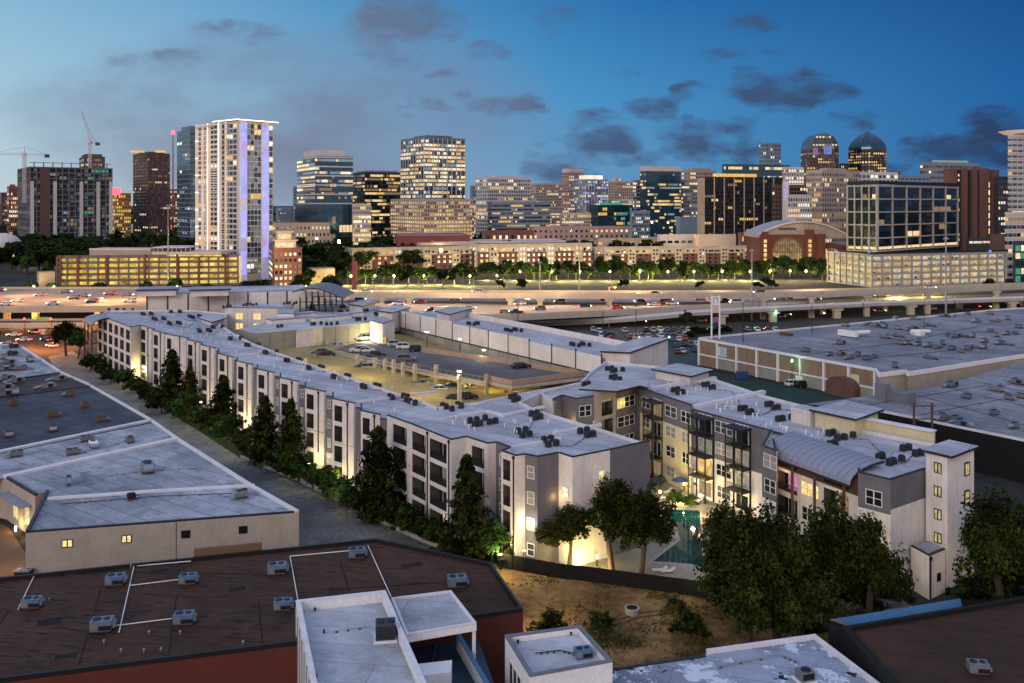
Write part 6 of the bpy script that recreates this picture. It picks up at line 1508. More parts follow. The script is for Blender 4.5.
# pylon sign
q = PY(715.5, 262); T = empty('pylon_sign', 'white pylon sign with a dark band and coloured panels on two posts', 'sign', q)
m = MB(); zt = ZAT(295.5, 262); z1, z2, z3 = ZAT(313, 262), ZAT(317, 262), ZAT(323, 262)
for s in (-1, 1): m.box(q.x+s*1.15-.2, q.x+s*1.15+.2, q.y-.2, q.y+.2, 0, zt, 'white_paint')
m.build('post', T)
m = MB(); m.box(q.x-.95, q.x+.95, q.y-.15, q.y+.15, ZAT(305, 262), zt-.2, 'sign_white'); m.build('sign_panel', T)
m = MB(); m.box(q.x-.95, q.x+.95, q.y-.15, q.y+.15, z1+.05, ZAT(305, 262)-.05, 'sign_pink'); m.build('sign_panel', T)
m = MB(); m.box(q.x-.95, q.x+.95, q.y-.15, q.y+.15, z2, z1, 'fan_black'); m.build('sign_panel', T)
m = MB(); m.box(q.x-.95, q.x+.0, q.y-.15, q.y+.15, z3, z2-.05, 'sign_blue'); m.box(q.x+.02, q.x+.95, q.y-.15, q.y+.15, z3+.4, z2-.05, 'sign_red'); m.build('sign_panel', T)
m = MB()   # grey arch mark on the top panel
zc = ZAT(303, 262); m.box(q.x-.6, q.x-.42, q.y-.2, q.y-.16, zc, zt-.6, 'unit_grey'); m.box(q.x+.42, q.x+.6, q.y-.2, q.y-.16, zc, zt-.6, 'unit_grey'); m.box(q.x-.6, q.x+.6, q.y-.2, q.y-.16, zt-.8, zt-.6, 'unit_grey'); m.build('sign_mark', T)
# traffic signals and gantry on the orange street
for px, lb, wd in ((25, 'traffic signal mast with a red light on the orange lit street', 1), (51.5, 'second traffic signal post with a red light beside the street tree', 0)):
    q = PY(px, 305); T = empty('traffic_signal', lb, 'traffic signal', q); m = MB(); m.tube((q.x, q.y, 0), (q.x, q.y, 8.5), .15, .1, 'dark_metal', 6)
    if wd: m.tube((q.x, q.y, 8), (q.x+9, q.y, 8.4), .1, .07, 'dark_metal', 5)
    m.build('post', T); m = MB(); m.box(q.x-.3, q.x+.3, q.y-.35, q.y-.1, 6.6, 8.2, 'fan_black'); m.build('signal_box', T); m = MB(); m.tube((q.x, q.y-.36, 7.8), (q.x, q.y-.5, 7.8), .35, .35, 'signal_red', 10); m.build('red_light', T)
    if wd: m = MB(); m.box(q.x+4, q.x+8.6, q.y-.2, q.y-.1, 7.2, 8.3, 'sign_green'); m.build('street_sign', T)
# utility pole lamps near the garage and lamp columns on its roof edge
for i, (px, py, tp) in enumerate(((427, 350, 331), (460, 355, 338), (484, 360, 349), (459.5, 403, 370))):
    c = P(px, py, UP if i < 3 else LO); T = empty('lamp_post', ['first', 'second', 'third', 'tall'][i]+(' square lamp post on the upper parking deck, counted from the stair house' if i < 3 else ' lamp mast at the near edge of the parking deck'), 'lamp post', c); Yc = c.y
    zt = ZAT(tp, Yc); m = MB(); m.box(c.x-.12, c.x+.12, c.y-.12, c.y+.12, c.z, zt, 'dark_metal'); m.build('post', T); m = MB(); m.box(c.x-.5, c.x+.5, c.y-.45, c.y+.2, zt-.25, zt, 'white_paint'); m.build('lamp_head', T)
    m = MB(); m.box(c.x-.42, c.x+.42, c.y-.4, c.y+.15, zt-.34, zt-.26, 'lamp_white'); m.build('lamp', T)
    LAMPS.append((Vector((c.x-.6, c.y-.8, zt-.7)), (1, .85, .55), 350))
for px, py, tp, lb in ((792, 386, 362, 'green glowing lamp post in the yard behind the right wing'), (669, 351, 341, 'green glowing lamp post in the crowded car lot'), (776, 322, 322, 'green glowing lamp near the far retail corner')):
    c = P(px, py); T = empty('lamp_post', lb, 'lamp post', c); zt = max(4.0, ZAT(tp, c.y)); m = MB(); m.tube((c.x, c.y, 0), (c.x, c.y, zt), .1, .07, 'dark_metal', 6); m.build('post', T)
    m = MB(); m.tube((c.x, c.y, zt), (c.x, c.y, zt+.7), .28, .2, 'lamp_green', 10); m.build('lamp', T)
    LAMPS.append((Vector((c.x-.3, c.y-1.0, zt-.5)), (.25, 1, .55), 160))
# ================================================================= the city behind
def block(label, pxL, pxM, pxR, top, Y, th, wall='far_grey', floors=10, cols=(6, 6), fx=.6, fz=.55, lit=.3, mats=('lit_warm', 'lit_pale', 'lit_gold', 'lit_dim'), dark='glass_dark', name='office_tower', cat='tower', depth=30, roof='far_roof', pent=None, fins=None, bands=None, zb=0, crown=None, base=None, fl_lit=None, skip=None, par=1.2, floorvar=.5):
    if Y >= 700 and floors > 5: k_ = 1.75 if Y >= 850 else 1.3; cols = (round(cols[0]*k_), round(cols[1]*k_)); floors = round(floors*(1.4 if Y >= 850 else 1.15))
    if isinstance(dark, str) and dark in ('glass_dark', 'glass_grey'): dark = (dark, 'glass_grey', 'glass_blue', 'glass_dark')
    C, dl, dr, l, r = corner_box(pxL, pxM, pxR, Y, th)
    l0, r0 = l, r; l = l or depth; r = r or depth
    T = empty(name, label, cat, (C.x, C.y, 0)); zt = ZAT(top, Y)
    q = [C, C+dr*r, C+dr*r+dl*l, C+dl*l]
    m = MB(); m.prism(q, zb, zt, wall, roof); m.build('wall', T)
    m = MB()
    for a, b in zip(q, q[1:]+[q[0]]): m.strip(a, b, .4, zt, zt+par, wall, off=.03)
    m.build('parapet', T)
    W = Wins(T); faces = []
    if l0: faces.append((C+dl*l, C, cols[0]))
    if r0: faces.append((C, C+dr*r, cols[1]))
    z0 = zb+(base or 0)
    for (a, b, n) in faces:
        if n: W.grid(a, b, z0, zt-.8, n, floors, fx, fz, lit, mats, dark, skip, floorvar)
        if fl_lit:
            for j, pr_ in fl_lit.items(): pass
    W.flush()
    if fins:
        m = MB()
        for (a, b, n) in faces:
            d = (b-a).normalized(); L = (b-a).length
            for i in range(fins[0]+1): m.obox(a+d*(L*i/fins[0])+Vector((d.y, -d.x))*.25, d, fins[1], .6, z0, zt+.3, fins[2])
        each(m, 'pier', T)
    if bands:
        m = MB()
        for (a, b, n) in faces:
            for j in range(bands[0]+1): m.strip(a, b, .5, z0+(zt-z0)*j/bands[0]-bands[1]/2, z0+(zt-z0)*j/bands[0]+bands[1]/2, bands[2], off=.3)
        each(m, 'floor_band', T)
    if pent:
        c = C+dl*l*.5+dr*r*.5; m = MB(); m.obox(c, dr, r*pent[0], l*pent[0], zt+.01, zt+pent[1], pent[2] if len(pent) > 2 else wall, roof); m.build('roof_house', T)
    if crown:
        m = MB()
        for (a, b, n) in faces: m.strip(a, b, .5, zt-crown[0], zt+.5, crown[1], off=.12)
        m.build('lit_crown', T)
    return T, C, dl, dr, l, r, zt
LT = ('lit_warm', 'lit_pale', 'lit_gold', 'lit_dim')
# ---- far left
block('small reddish block far left below the crane', 7, 9, 18, 187, 1300, 60, 'far_red', 8, (2, 3), lit=.3, name='office_block', cat='building', pent=(.5, 4))
# construction building
T, C, dl, dr, l, r, zt = block('unfinished dark concrete tower frame with open floors under the two cranes', 18, 30, 112, 167, 900, 72, 'far_dark', 15, (3, 13), .8, .72, .10, ('lit_dim', 'lit_dim', 'lit_cool', 'lit_dim', 'lit_green'), ('far_black', 'far_black', 'far_black', 'far_bluegrey'), 'unfinished_building', 'building site', bands=(15, .9, 'far_concrete'), fins=(13, 1.0, 'far_concrete'), par=.1, floorvar=.2)
m = MB()
for u in (.18,): c = C+dr*(r*u); m.obox(c-Vector((0, .8)), dr, 9, 2, 0, zt, 'far_brown')
for u in (.30, .62, .83, .99, .03): c = C+dr*(r*u); m.obox(c-Vector((0, .9)), dr, 3.2, 2, 0, zt-14, 'far_white')
each(m, 'hoist_shaft', T)
m = MB()
for i in range(9): p = C+dr*(r*(i+.5)/9)+dl*4; m.box(p.x-.4, p.x+.4, p.y-.4, p.y+.4, zt, zt+5, 'far_concrete')
m.obox(C+dr*r/2+dl*4, dr, r, .5, zt+4.6, zt+5.2, 'far_concrete'); m.build('top_frame', T)
def crane(label, px, Y, top, base, jib, ang, counter, luff=0.0):
    p = PY(px, Y); T = empty('tower_crane', label, 'crane', p); zt = ZAT(top, Y); zb = ZAT(base, Y); m = MB(); w = 1.1
    for sx in (-w, w):
        for sy in (-w, w): m.tube((p.x+sx, p.y+sy, zb), (p.x+sx, p.y+sy, zt), .28, .28, 'crane_white', 4)
    k = int((zt-zb)/3)
    for i in range(k): z = zb+3*i; s = 1 if i % 2 else -1; m.tube((p.x-w*s, p.y-w, z), (p.x+w*s, p.y-w, z+3), .16, .16, 'crane_white', 4)
    m.build('mast', T)
    def truss(name, a, b, h):
        m = MB(); a, b = Vector(a), Vector(b); d = (b-a); n = int(d.length/4)+1; up = Vector((-d.z, 0, d.x)).normalized()*h
        if up.z < 0: up = -up
        m.tube(a, b, .32, .26, 'crane_white', 4); m.tube(a+up, b+up*.5, .24, .2, 'crane_white', 4)
        for i in range(n): m.tube(a.lerp(b, i/n), a.lerp(b, (i+1)/n)+up*(1-.5*(i+1)/n), .13, .13, 'crane_white', 4); m.tube(a.lerp(b, i/n), a.lerp(b, i/n)+up*(1-.5*i/n), .13, .13, 'crane_white', 4)
        m.build(name, T)
    c, s = math.cos(ang), math.sin(ang)
    if luff: e = (p.x+jib*c, p.y, zt+jib*s)
    else: e = (p.x+jib, p.y, zt)
    truss('jib', (p.x, p.y, zt), e, 2.2)
    sg = -1 if (e[0] > p.x) else 1
    truss('counter_jib', (p.x, p.y, zt), (p.x+sg*counter, p.y, zt), 1.6)
    m = MB(); m.box(p.x+sg*counter-2, p.x+sg*counter+2, p.y-1, p.y+1, zt-2.6, zt+.5, 'far_dark'); m.build('counterweight', T)
    m = MB(); m.box(p.x-1.5, p.x+1.5, p.y-2.6, p.y-.8, zt-.5, zt+2.2, 'far_white'); m.build('cab', T)
    if not luff:
        m = MB(); m.tube((p.x, p.y, zt), (p.x, p.y, zt+8), .5, .2, 'crane_white', 5)
        for q in ((e[0]*.7+p.x*.3, p.y, zt+1.5), (p.x+sg*counter, p.y, zt+.5)): m.tube((p.x, p.y, zt+8), q, .12, .12, 'dark_metal', 4)
        m.build('tie_head', T)
    else:
        m = MB(); m.tube((p.x-2*(-sg), p.y, zt+7), (p.x, p.y, zt), .3, .3, 'crane_white', 4); m.tube((p.x+2*sg, p.y, zt+7), (e[0], p.y, e[2]), .12, .12, 'dark_metal', 4); m.tube((p.x+2*sg, p.y, zt+7), (p.x+sg*counter, p.y, zt), .12, .12, 'dark_metal', 4); m.build('tie_head', T)
crane('hammerhead tower crane with a horizontal jib at the left edge', 24.5, 880, 155, 203, -45, 0, 22)
crane('luffing tower crane with its jib raised steeply', 90, 950, 143, 168, 35, math.radians(105), 8, 1)
block('copper coloured rounded office tower behind the unfinished frame', 79, 84, 105, 157, 1300, 65, 'far_brown', 12, (3, 8), lit=.5, mats=('lit_gold', 'lit_dim', 'lit_warm'), pent=(.8, 5, 'far_brown'))
block('gold lit low tower with a red roof sign', 112, 115, 131, 194, 1100, 65, 'far_gold', 9, (2, 5), lit=.55, mats=('lit_gold', 'lit_warm'), dark='far_brown', name='office_block', cat='building')
m = MB(); p = PY(117, 1095); m.box(p.x-6, p.x+4, p.y-1, p.y, ZAT(195, 1095), ZAT(188, 1095), 'lit_red'); tag(m.build('red_sign', None, loc=p), 'glowing red roof sign above the gold lit tower', 'sign')
block('reddish brown brick tower with gold lit top corners', 133, 148, 170, 154, 1000, 45, 'brick_brown', 20, (5, 9), .5, .5, .12, ('lit_pale', 'lit_dim', 'lit_warm'), ('glass_grey', 'glass_dark', 'far_grey'), crown=None, pent=(.7, 3, 'far_brown'))
for px0, px1, lb in ((135, 147, 'left gold lit roof strip on the brown brick tower'), (160, 168, 'right gold lit roof strip on the brown brick tower')):
    a, b = PY(px0, 1003), PY(px1, 1003); m = MB(); m.box(a.x, b.x, 990, 996, ZAT(154, 1000)+1.3, ZAT(154, 1000)+3.2, 'lit_gold'); tag(m.build('roof_light', None, loc=(a.x, 1000, ZAT(154, 1000)+1.3)), lb, 'roof light')
block('tall pale blue glass tower close behind the white tower', 177, 190, 206, 131, 800, 50, 'glass_grey', 26, (4, 5), .75, .6, .14, ('lit_pale', 'lit_cool'), ('glass_grey', 'glass_blue'), bands=(26, .6, 'far_bluegrey'), pent=(.7, 5))
# antenna mast with red beacon
p = PY(173, 1200); T = empty('antenna_mast', 'thin lattice antenna mast with a red beacon', 'mast', p); m = MB(); m.tube((p.x, p.y, 0), (p.x, p.y, ZAT(134, 1200)), 1.3, .6, 'far_red', 5)
for z in range(0, int(ZAT(140, 1200)), 14): m.box(p.x-1.6, p.x+1.6, p.y-1.6, p.y+1.6, z, z+1, 'far_white')
m.build('lattice', T); m = MB(); m.tube((p.x, p.y, ZAT(134, 1200)), (p.x, p.y, ZAT(131, 1200)), 2.4, 1.8, 'signal_red', 8); m.build('beacon', T)
# ---- white residential tower
Yw = 536
T, C, dl, dr, l, r, zt = block('tall white residential tower with balconies, blue glass and violet lit fins', 198, 237, 273, 121, Yw, 40, 'far_white', 28, (0, 0), depth=20, name='apartment_tower', zb=0, par=.3)
W = Wins(T)
aL = C+dl*l
# left face: bays of balcony floors between pale piers, right face: glass
W.grid(aL, aL+(C-aL)*.30, 12, zt-2, 3, 28, .6, .55, .18, LT, ('glass_grey', 'glass_dark'))
W.grid(aL+(C-aL)*.62, C, 6, zt-1, 4, 28, .82, .7, .07, LT, ('glass_blue', 'glass_grey', 'glass_dark'))
W.grid(C+dr*(r*.27), C+dr*(r*.66), 4, zt-1, 4, 28, .84, .82, .10, ('lit_pale', 'lit_warm', 'lit_gold'), ('glass_pale', 'glass_grey', 'glass_pale', 'glass_blue')); W.grid(C+dr*(r*.87), C+dr*r, 4, zt-1, 1, 28, .8, .82, .10, ('lit_pale', 'lit_warm'), ('glass_pale', 'glass_grey'))
W.grid(aL+(C-aL)*.33, aL+(C-aL)*.60, 12, zt-1, 3, 28, .7, .6, .12, LT, 'glass_dark')
W.flush()
m = MB(); nl = (C-aL).normalized(); on = Vector((nl.y, -nl.x)); Lf = (C-aL).length
for u, w in ((.0, .6), (.16, .5), (.315, 1.7), (.60, 2.3), (.76, .6)): m.obox(aL+nl*(Lf*u)+on*.8, nl, w, 1.7, 4, zt, 'wash_glow_white')
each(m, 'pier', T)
m = MB()
for j in range(29):
    z = 8+(zt-9)*j/28
    m.strip(aL+nl*(Lf*.0), aL+nl*(Lf*.30), 1.6, z-.15, z+.15, 'wash_glow_white', off=1.5); m.strip(aL+nl*(Lf*.36), aL+nl*(Lf*.58), 1.6, z-.15, z+.15, 'wash_glow_white', off=1.4); m.strip(aL+nl*(Lf*.66), aL+nl*(Lf*.80), 1.5, z-.15, z+.15, 'far_white', off=1.4)
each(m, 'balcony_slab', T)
m = MB()
for u0, u1 in ((.10, .14),): pass
for u, zs_ in ((.16, ((4, 18), (26, 42), (50, zt-1))), (.77, ((14, zt-16), (zt-13, zt-1)))):
    for z0, z1 in zs_: m.obox(C+dr*(r*u)+Vector((dr.y, -dr.x))*.6, dr, 3.6, 1.2, z0, z1, 'lit_violet')
each(m, 'violet_fin', T)
m = MB()
for u in (.16, .77): m.obox(C+dr*(r*u)+Vector((dr.y, -dr.x))*.35, dr, 5.0, .8, 0, zt, 'wash_glow_violet')
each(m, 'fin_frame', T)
m = MB()
for u in (.315, .60): m.obox(aL+nl*(Lf*u)+on*1.75, nl, .5, .2, 10, zt, 'led_line')
for u, mat in ((.0, 'led_line'),):
    for k_ in range(1, 9): m.obox(aL+nl*(Lf*.03)+on*1.6, nl, 3.2, .5, zt*k_/9, zt*k_/9+.5, mat)
each(m, 'light_line', T)
m = MB(); q0 = C-dl*0+Vector((0, -2.2)); m.prism([C-dl*2.2-dr*1.5, C+dr*(r+2.5)-dl*2.2, C+dr*(r+2.5)+dl*l*.75, C-dr*1.5+dl*l*.55], zt+.32, zt+1.3, 'far_white'); m.prism([aL+(C-aL)*.40-dr*3, aL+(C-aL)*.03-dr*3, aL+(C-aL)*.03+dr*8, aL+(C-aL)*.40+dr*8], zt-2.5, zt-1.2, 'far_white'); each(m, 'roof_slab', T)
m = MB(); m.strip(C-dr*1.5-dl*2.25, C+dr*(r+2.5)-dl*2.25, .2, zt+.5, zt+1.1, 'led_line', off=.1); a_, b_ = C-dr*1.6+dl*l*.55, C-dr*1.6-dl*2.2; m.strip(a_, b_, .2, zt+.5, zt+1.1, 'led_line', off=.1); each(m, 'light_line', T)
# ---- skyline, left to right
T, *_ = block('blue glass office tower with lit floor bands left of the dark office block', 297, 315, 353, 157, 900, 62, 'glass_blue', 16, (5, 10), .9, .6, .5, ('lit_pale', 'lit_warm', 'lit_dim', 'lit_cool'), ('glass_blue', 'glass_teal'), bands=(10, 1.3, 'far_white'), pent=(.75, 8, 'far_white'), floorvar=.9)
block('dark blue glass base under the banded blue tower', 295, 318, 353, 206, 880, 62, 'glass_blue', 5, (7, 10), .85, .8, .12, LT, ('glass_blue', 'glass_teal'), name='office_block', cat='building')
block('pale lit garage block left of the dark office', 352, 353, 371, 205, 880, 75, 'far_cream', 7, (0, 6), .8, .6, .75, ('lit_garage', 'lit_pale', 'lit_warm'), 'far_grey', name='garage_block', cat='garage')
block('distant thin grey block left of the banded blue tower', 293, 294, 300, 187, 1500, 75, 'far_bluegrey', 10, (0, 3), lit=.25)
T, C, dl, dr, l, r, zt = block('dark bronze glass office block with gold lit floors', 353, 365, 402, 173, 1000, 62, 'far_dark', 14, (5, 12), .92, .6, .48, ('lit_gold', 'lit_dim', 'lit_warm', 'lit_dim'), ('glass_black', 'far_dark'), pent=(.85, 3, 'far_grey'), floorvar=.9)
block('bright lit glass office tower standing on a lower podium', 401, 424, 465, 138, 900, 55, 'glass_grey', 20, (9, 15), .86, .62, .72, ('lit_pale', 'lit_warm', 'lit_pale', 'lit_gold', 'lit_cool'), ('glass_blue', 'glass_grey', 'glass_dark'), fins=(9, .6, 'far_white'), pent=(.6, 4), floorvar=.45)
block('broad podium of lit parking floors with vertical fins under the bright tower', 391, 424, 472, 200, 860, 60, 'far_tan', 9, (10, 16), .72, .55, .8, ('lit_warm', 'lit_gold', 'lit_garage'), 'far_dark', name='garage_podium', cat='podium', fins=(16, .7, 'far_tan'))
block('pale grid office block behind right of the bright tower', 476, 488, 531, 178, 1100, 62, 'far_white', 12, (4, 14), .6, .6, .35, LT, ('glass_grey', 'glass_blue'), pent=(.5, 4))
block('grey banded office block with strip windows in front of the pale grid block', 488, 492, 550, 203, 950, 70, 'far_bluegrey', 8, (1, 16), .9, .45, .4, ('lit_warm', 'lit_dim', 'lit_gold'), 'glass_dark', bands=(8, .8, 'far_grey'))
block('tan distant tower between the pale grid block and the slim tan tower', 530, 536, 563, 184, 1500, 62, 'far_tan', 12, (3, 10), .5, .6, .35)
block('slim tan tower with a lit flat top', 562, 569, 584, 169, 1400, 55, 'far_pink', 16, (3, 5), .5, .55, .22, crown=(5, 'far_white'))
block('violet lit hotel tower with a white crown', 574, 586, 608, 180, 1250, 55, 'far_bluegrey', 14, (5, 8), .6, .7, .42, ('lit_violet', 'lit_purple', 'lit_cool', 'lit_pale'), ('glass_blue', 'glass_dark'), fins=(8, .5, 'far_white'), pent=(.7, 7, 'lit_crown'))
block('tan brown tower right of the violet lit hotel', 607, 615, 634, 182, 1450, 58, 'far_tan', 13, (3, 6), .5, .55, .22)
block('tan stepped block behind the blue glass tower', 626, 630, 648, 187, 1600, 62, 'far_brown', 11, (2, 6), .5, .55, .28)
block('low dark teal glass block with a green lit roof', 589, 598, 634, 206, 1000, 65, 'glass_teal', 6, (3, 9), .85, .6, .35, ('lit_cool', 'lit_gold', 'lit_green'), 'glass_teal', name='office_block', cat='building', pent=(.5, 4, 'lit_green'))
block('left grey wing beside the blue glass tower', 633, 636, 646, 181, 1010, 65, 'far_bluegrey', 12, (1, 4), .85, .5, .35, LT, 'glass_dark', name='office_block', cat='building')
T, C, dl, dr, l, r, zt = block('blue glass office tower with gold lit strips and a pale flat crown', 640, 646, 681, 172, 980, 68, 'glass_teal', 16, (2, 12), .93, .6, .5, ('lit_gold', 'lit_warm', 'lit_cool', 'lit_dim'), ('glass_blue', 'glass_teal'), floorvar=.9, pent=(1.0, 6.5, 'far_white'))
block('pale grey wing right of the blue glass tower', 680, 683, 704, 181, 1020, 65, 'far_grey', 12, (1, 6), .85, .5, .5, ('lit_pale', 'lit_warm', 'lit_dim'), 'glass_grey', name='office_block', cat='building')
block('blank grey low block below the blue glass tower', 676, 680, 699, 218, 900, 65, 'far_bluegrey', 4, (0, 0), name='office_block', cat='building')
block('pink topped office block between the blue and the dark glass buildings', 682, 690, 716, 171, 1200, 65, 'far_pink', 12, (2, 8), .7, .5, .45, ('lit_warm', 'lit_pale'), 'glass_grey', pent=(.7, 4, 'far_pink'))
T, C, dl, dr, l, r, zt = block('dark glass slab tower with white vertical piers and scattered gold windows', 698, 704, 783, 178, 800, 74, 'far_black', 17, (2, 26), .72, .6, .14, ('lit_gold', 'lit_warm', 'lit_dim'), ('glass_black', 'far_black'), fins=(8, .9, 'far_tan'))
m = MB(); a, b = C+dr*(r*.12), C+dr*(r*.66); m.strip(a, b, 2, zt+1.3, zt+4, 'lit_gold', off=.2); tag(m.build('roof_light', None, loc=(a.x, a.y, zt+1.3)), 'gold glowing roof edge on the dark glass slab tower', 'roof light')
block('teal glass office block with lit strips behind the dark slab tower', 722, 726, 790, 165, 1100, 72, 'glass_teal', 12, (1, 16), .93, .6, .4, ('lit_pale', 'lit_cool', 'lit_warm'), 'glass_teal', floorvar=.9)
block('pale distant tower top above the teal glass block', 759, 766, 781, 143, 2200, 60, 'far_bluegrey', 14, (3, 4), .6, .5, .12, ('lit_pale', 'lit_warm'), 'glass_grey')
block('brown tower at the right of the dark slab', 772, 775, 806, 186, 760, 70, 'far_brown', 15, (1, 8), .6, .6, .16, LT, ('glass_black', 'far_black'))
block('white gridded tower behind the violet sign', 782, 786, 804, 168, 900, 65, 'far_white', 16, (2, 4), .55, .6, .4, ('lit_pale', 'lit_warm'), 'glass_grey')
# white pier with the violet upright letters
a, b = PY(783, 748), PY(789, 748); T = empty('lit_sign', 'pale upright pier with a column of glowing violet letters', 'sign', (a.x, 748, 0)); m = MB(); m.box(a.x, b.x, 748, 750, 0, ZAT(181, 748), 'far_white'); m.build('pier', T)
xm = (a.x+b.x)/2
for py, rects in ((183.4, [(-1.3, 1.3, -.8, .8)]), (186.5, [(-1.2, 1.2, .4, 1.1), (.3, 1.2, -1.1, .4)]), (189.6, [(-1.2, -.3, -1.2, .9), (-1.2, .9, -1.2, -.5)]), (193.2, [(-1.0, -.1, -1.3, 1.3), (-.1, .8, .5, 1.3)]), (196.5, [(-1.3, 1.3, -.7, .7)]), (199.6, [(-.6, .4, -1.3, 1.3)])):
    z = ZAT(py, 748); m = MB()
    for x0_, x1_, z0_, z1_ in rects: m.box(xm+x0_, xm+x1_, 747.6, 747.9, z+z0_, z+z1_, 'lit_violet')
    m.build('letter', T)
# rounded top tower and pointed dome tower
def round_tower(label, px0, px1, spring, top, Y, kind):
    x0, x1 = PY(px0, Y).x, PY(px1, Y).x; w = x1-x0; c = Vector(((x0+x1)/2, Y+w/2)); zs, zt = ZAT(spring, Y), ZAT(top, Y); T = empty('office_tower', label, 'tower', (c.x, c.y, 0))
    ch = w*.2; h = w/2; oc = [(-h+ch, -h), (h-ch, -h), (h, -h+ch), (h, h-ch), (h-ch, h), (-h+ch, h), (-h, h-ch), (-h, -h+ch)]
    ro = .35; co, si = math.cos(ro if kind else 0), math.sin(ro if kind else 0); sc = .93 if kind else 1
    pts = [Vector((c.x+(x*co-y*si)*sc, c.y+(x*si+y*co)*sc)) for x, y in oc]
    m = MB(); m.prism(pts, 0, zs, 'far_brown' if not kind else 'glass_black'); m.build('wall', T)
    W = Wins(T)
    for a, b in ((pts[6], pts[7]), (pts[7], pts[0]), (pts[0], pts[1]), (pts[1], pts[2])): W.grid(a, b, 20, zs, max(3, int((b-a).length/4)), 24, .6, .6, .45 if kind else .28, ('lit_gold', 'lit_dim', 'lit_warm'), ('glass_grey', 'glass_dark'))
    W.flush(cap=98)
    m = MB(); n = 9
    for k in range(n):
        t0, t1 = k/n, (k+1)/n
        if kind: f0, f1 = (1-t0**2.0), (1-t1**2.0)
        else: f0, f1 = math.sqrt(max(0, 1-(t0*.98)**2)), math.sqrt(max(0, 1-(t1*.98)**2))
        z0, z1 = zs+(zt-zs)*t0, zs+(zt-zs)*t1
        for i in range(8):
            j = (i+1) % 8; A, B = pts[i], pts[j]
            if kind: P0 = [c+(A-c)*f0, c+(B-c)*f0, c+(B-c)*f1, c+(A-c)*f1]
            else:
                sq = lambda p, f_: Vector((c.x+(p.x-c.x)*f_, p.y)); P0 = [sq(A, f0), sq(B, f0), sq(B, f1), sq(A, f1)]
            m.face([(P0[0].x, P0[0].y, z0), (P0[1].x, P0[1].y, z0), (P0[2].x, P0[2].y, z1), (P0[3].x, P0[3].y, z1)], 'glass_teal' if kind else 'glass_grey')
    m.build('dome' if kind else 'vaulted_roof', T)
    if not kind:
        W2 = Wins(T)
        for k in range(5):
            hw = w/2*math.sqrt(1-(k/6)**2)*.8; z0 = zs+(zt-zs)*k/6
            W2.grid(Vector((c.x-hw, pts[0].y)), Vector((c.x+hw, pts[0].y)), z0, z0+(zt-zs)/6, max(3, int(hw/2.5)), 1, .6, .6, .25, ('lit_dim', 'lit_warm'), 'glass_dark', out=.3)
        W2.flush('vault_window')
        m = MB(); m.box(c.x-2, c.x+11, pts[0].y-.6, pts[0].y-.3, zs-9, zs+5, 'lit_panel'); m.box(c.x-20, c.x-12, pts[0].y-.6, pts[0].y-.3, zs-10, zs+2, 'lit_purple'); m.build('lit_panel', T)
    else:
        m = MB()
        for k in range(n):
            for i in (7, 0, 1):
                pass
        m.tube((c.x, c.y, zt-2), (c.x, c.y, zt+9), .8, .2, 'far_grey', 6); m.build('spire', T)
round_tower('rounded vault topped granite tower with a blue lit panel', 809, 841, 149, 133, 1500, 0)
round_tower('dark glass tower with a pointed dome roof', 857, 891, 149, 129.5, 1500, 1)
T, C, dl, dr, l, r, zt = block('tan residential tower with scattered lit windows left of the gridded office', 806, 822, 860, 171, 760, 55, 'far_tan', 15, (6, 12), .5, .6, .28, ('lit_warm', 'lit_pale', 'lit_gold', 'lit_dim'), ('glass_dark', 'glass_grey'), pent=(.5, 3), name='apartment_tower')
block('long white low roofed block behind the gridded office', 846, 850, 898, 173, 820, 75, 'far_white', 3, (0, 12), .7, .6, .15, ('lit_pale',), 'glass_grey', zb=0, base=60, name='office_block', cat='building')
block('grey terrace block right behind the gridded office', 892, 896, 930, 176, 860, 75, 'far_bluegrey', 3, (0, 8), .7, .5, .2, ('lit_cool',), 'glass_blue', base=60, name='office_block', cat='building')
block('purple grey far office top behind the brown tower', 920, 926, 980, 163, 1100, 70, 'far_grey', 10, (1, 12), .8, .4, .12, ('lit_cool', 'lit_pale'), 'glass_dark', pent=(.6, 4, 'lit_cool'))
block('small gold lit tower between the two round topped towers', 839, 841, 852, 164, 1600, 70, 'far_dark', 10, (0, 4), .6, .5, .6, ('lit_gold',), 'glass_dark')
# gridded glass office
T, C, dl, dr, l, r, zt = block('big black glass office building framed by a white square grid', 848, 877, 957, 186, 560, 50, 'glass_black', 10, (6, 12), .9, .86, .05, ('lit_dim', 'lit_dim', 'lit_warm'), ('glass_black', 'glass_teal', 'glass_black', 'glass_black'), name='office_building', cat='office', base=17, fins=None, bands=None, par=.2)
m = MB()
for a, b, n in ((C+dl*l, C, 4), (C, C+dr*r, 6)):
    d = (b-a).normalized(); L = (b-a).length; on = Vector((d.y, -d.x))
    for i in range(n+1): m.obox(a+d*(L*i/n)+on*.4, d, .8, 1.2, 17, zt+.9, 'grid_grey')
    for j in range(6): z = 17+(zt-17)*j/5; m.strip(a, b, .9, z-.4, z+.4, 'grid_grey', off=.9)
m.build('white_grid', T)
m = MB()
for a, b in ((C+dl*l, C), (C, C+dr*r)): m.strip(a, b, .5, zt+1.0, zt+3.2, 'far_black', off=.6)
m.build('dark_cornice', T)
m = MB()
for a, b in ((C+dl*l, C), (C, C+dr*r)): m.strip(a, b, .3, 18, 19.6, 'lit_warm', off=.2)
m.build('lobby_glow', T)
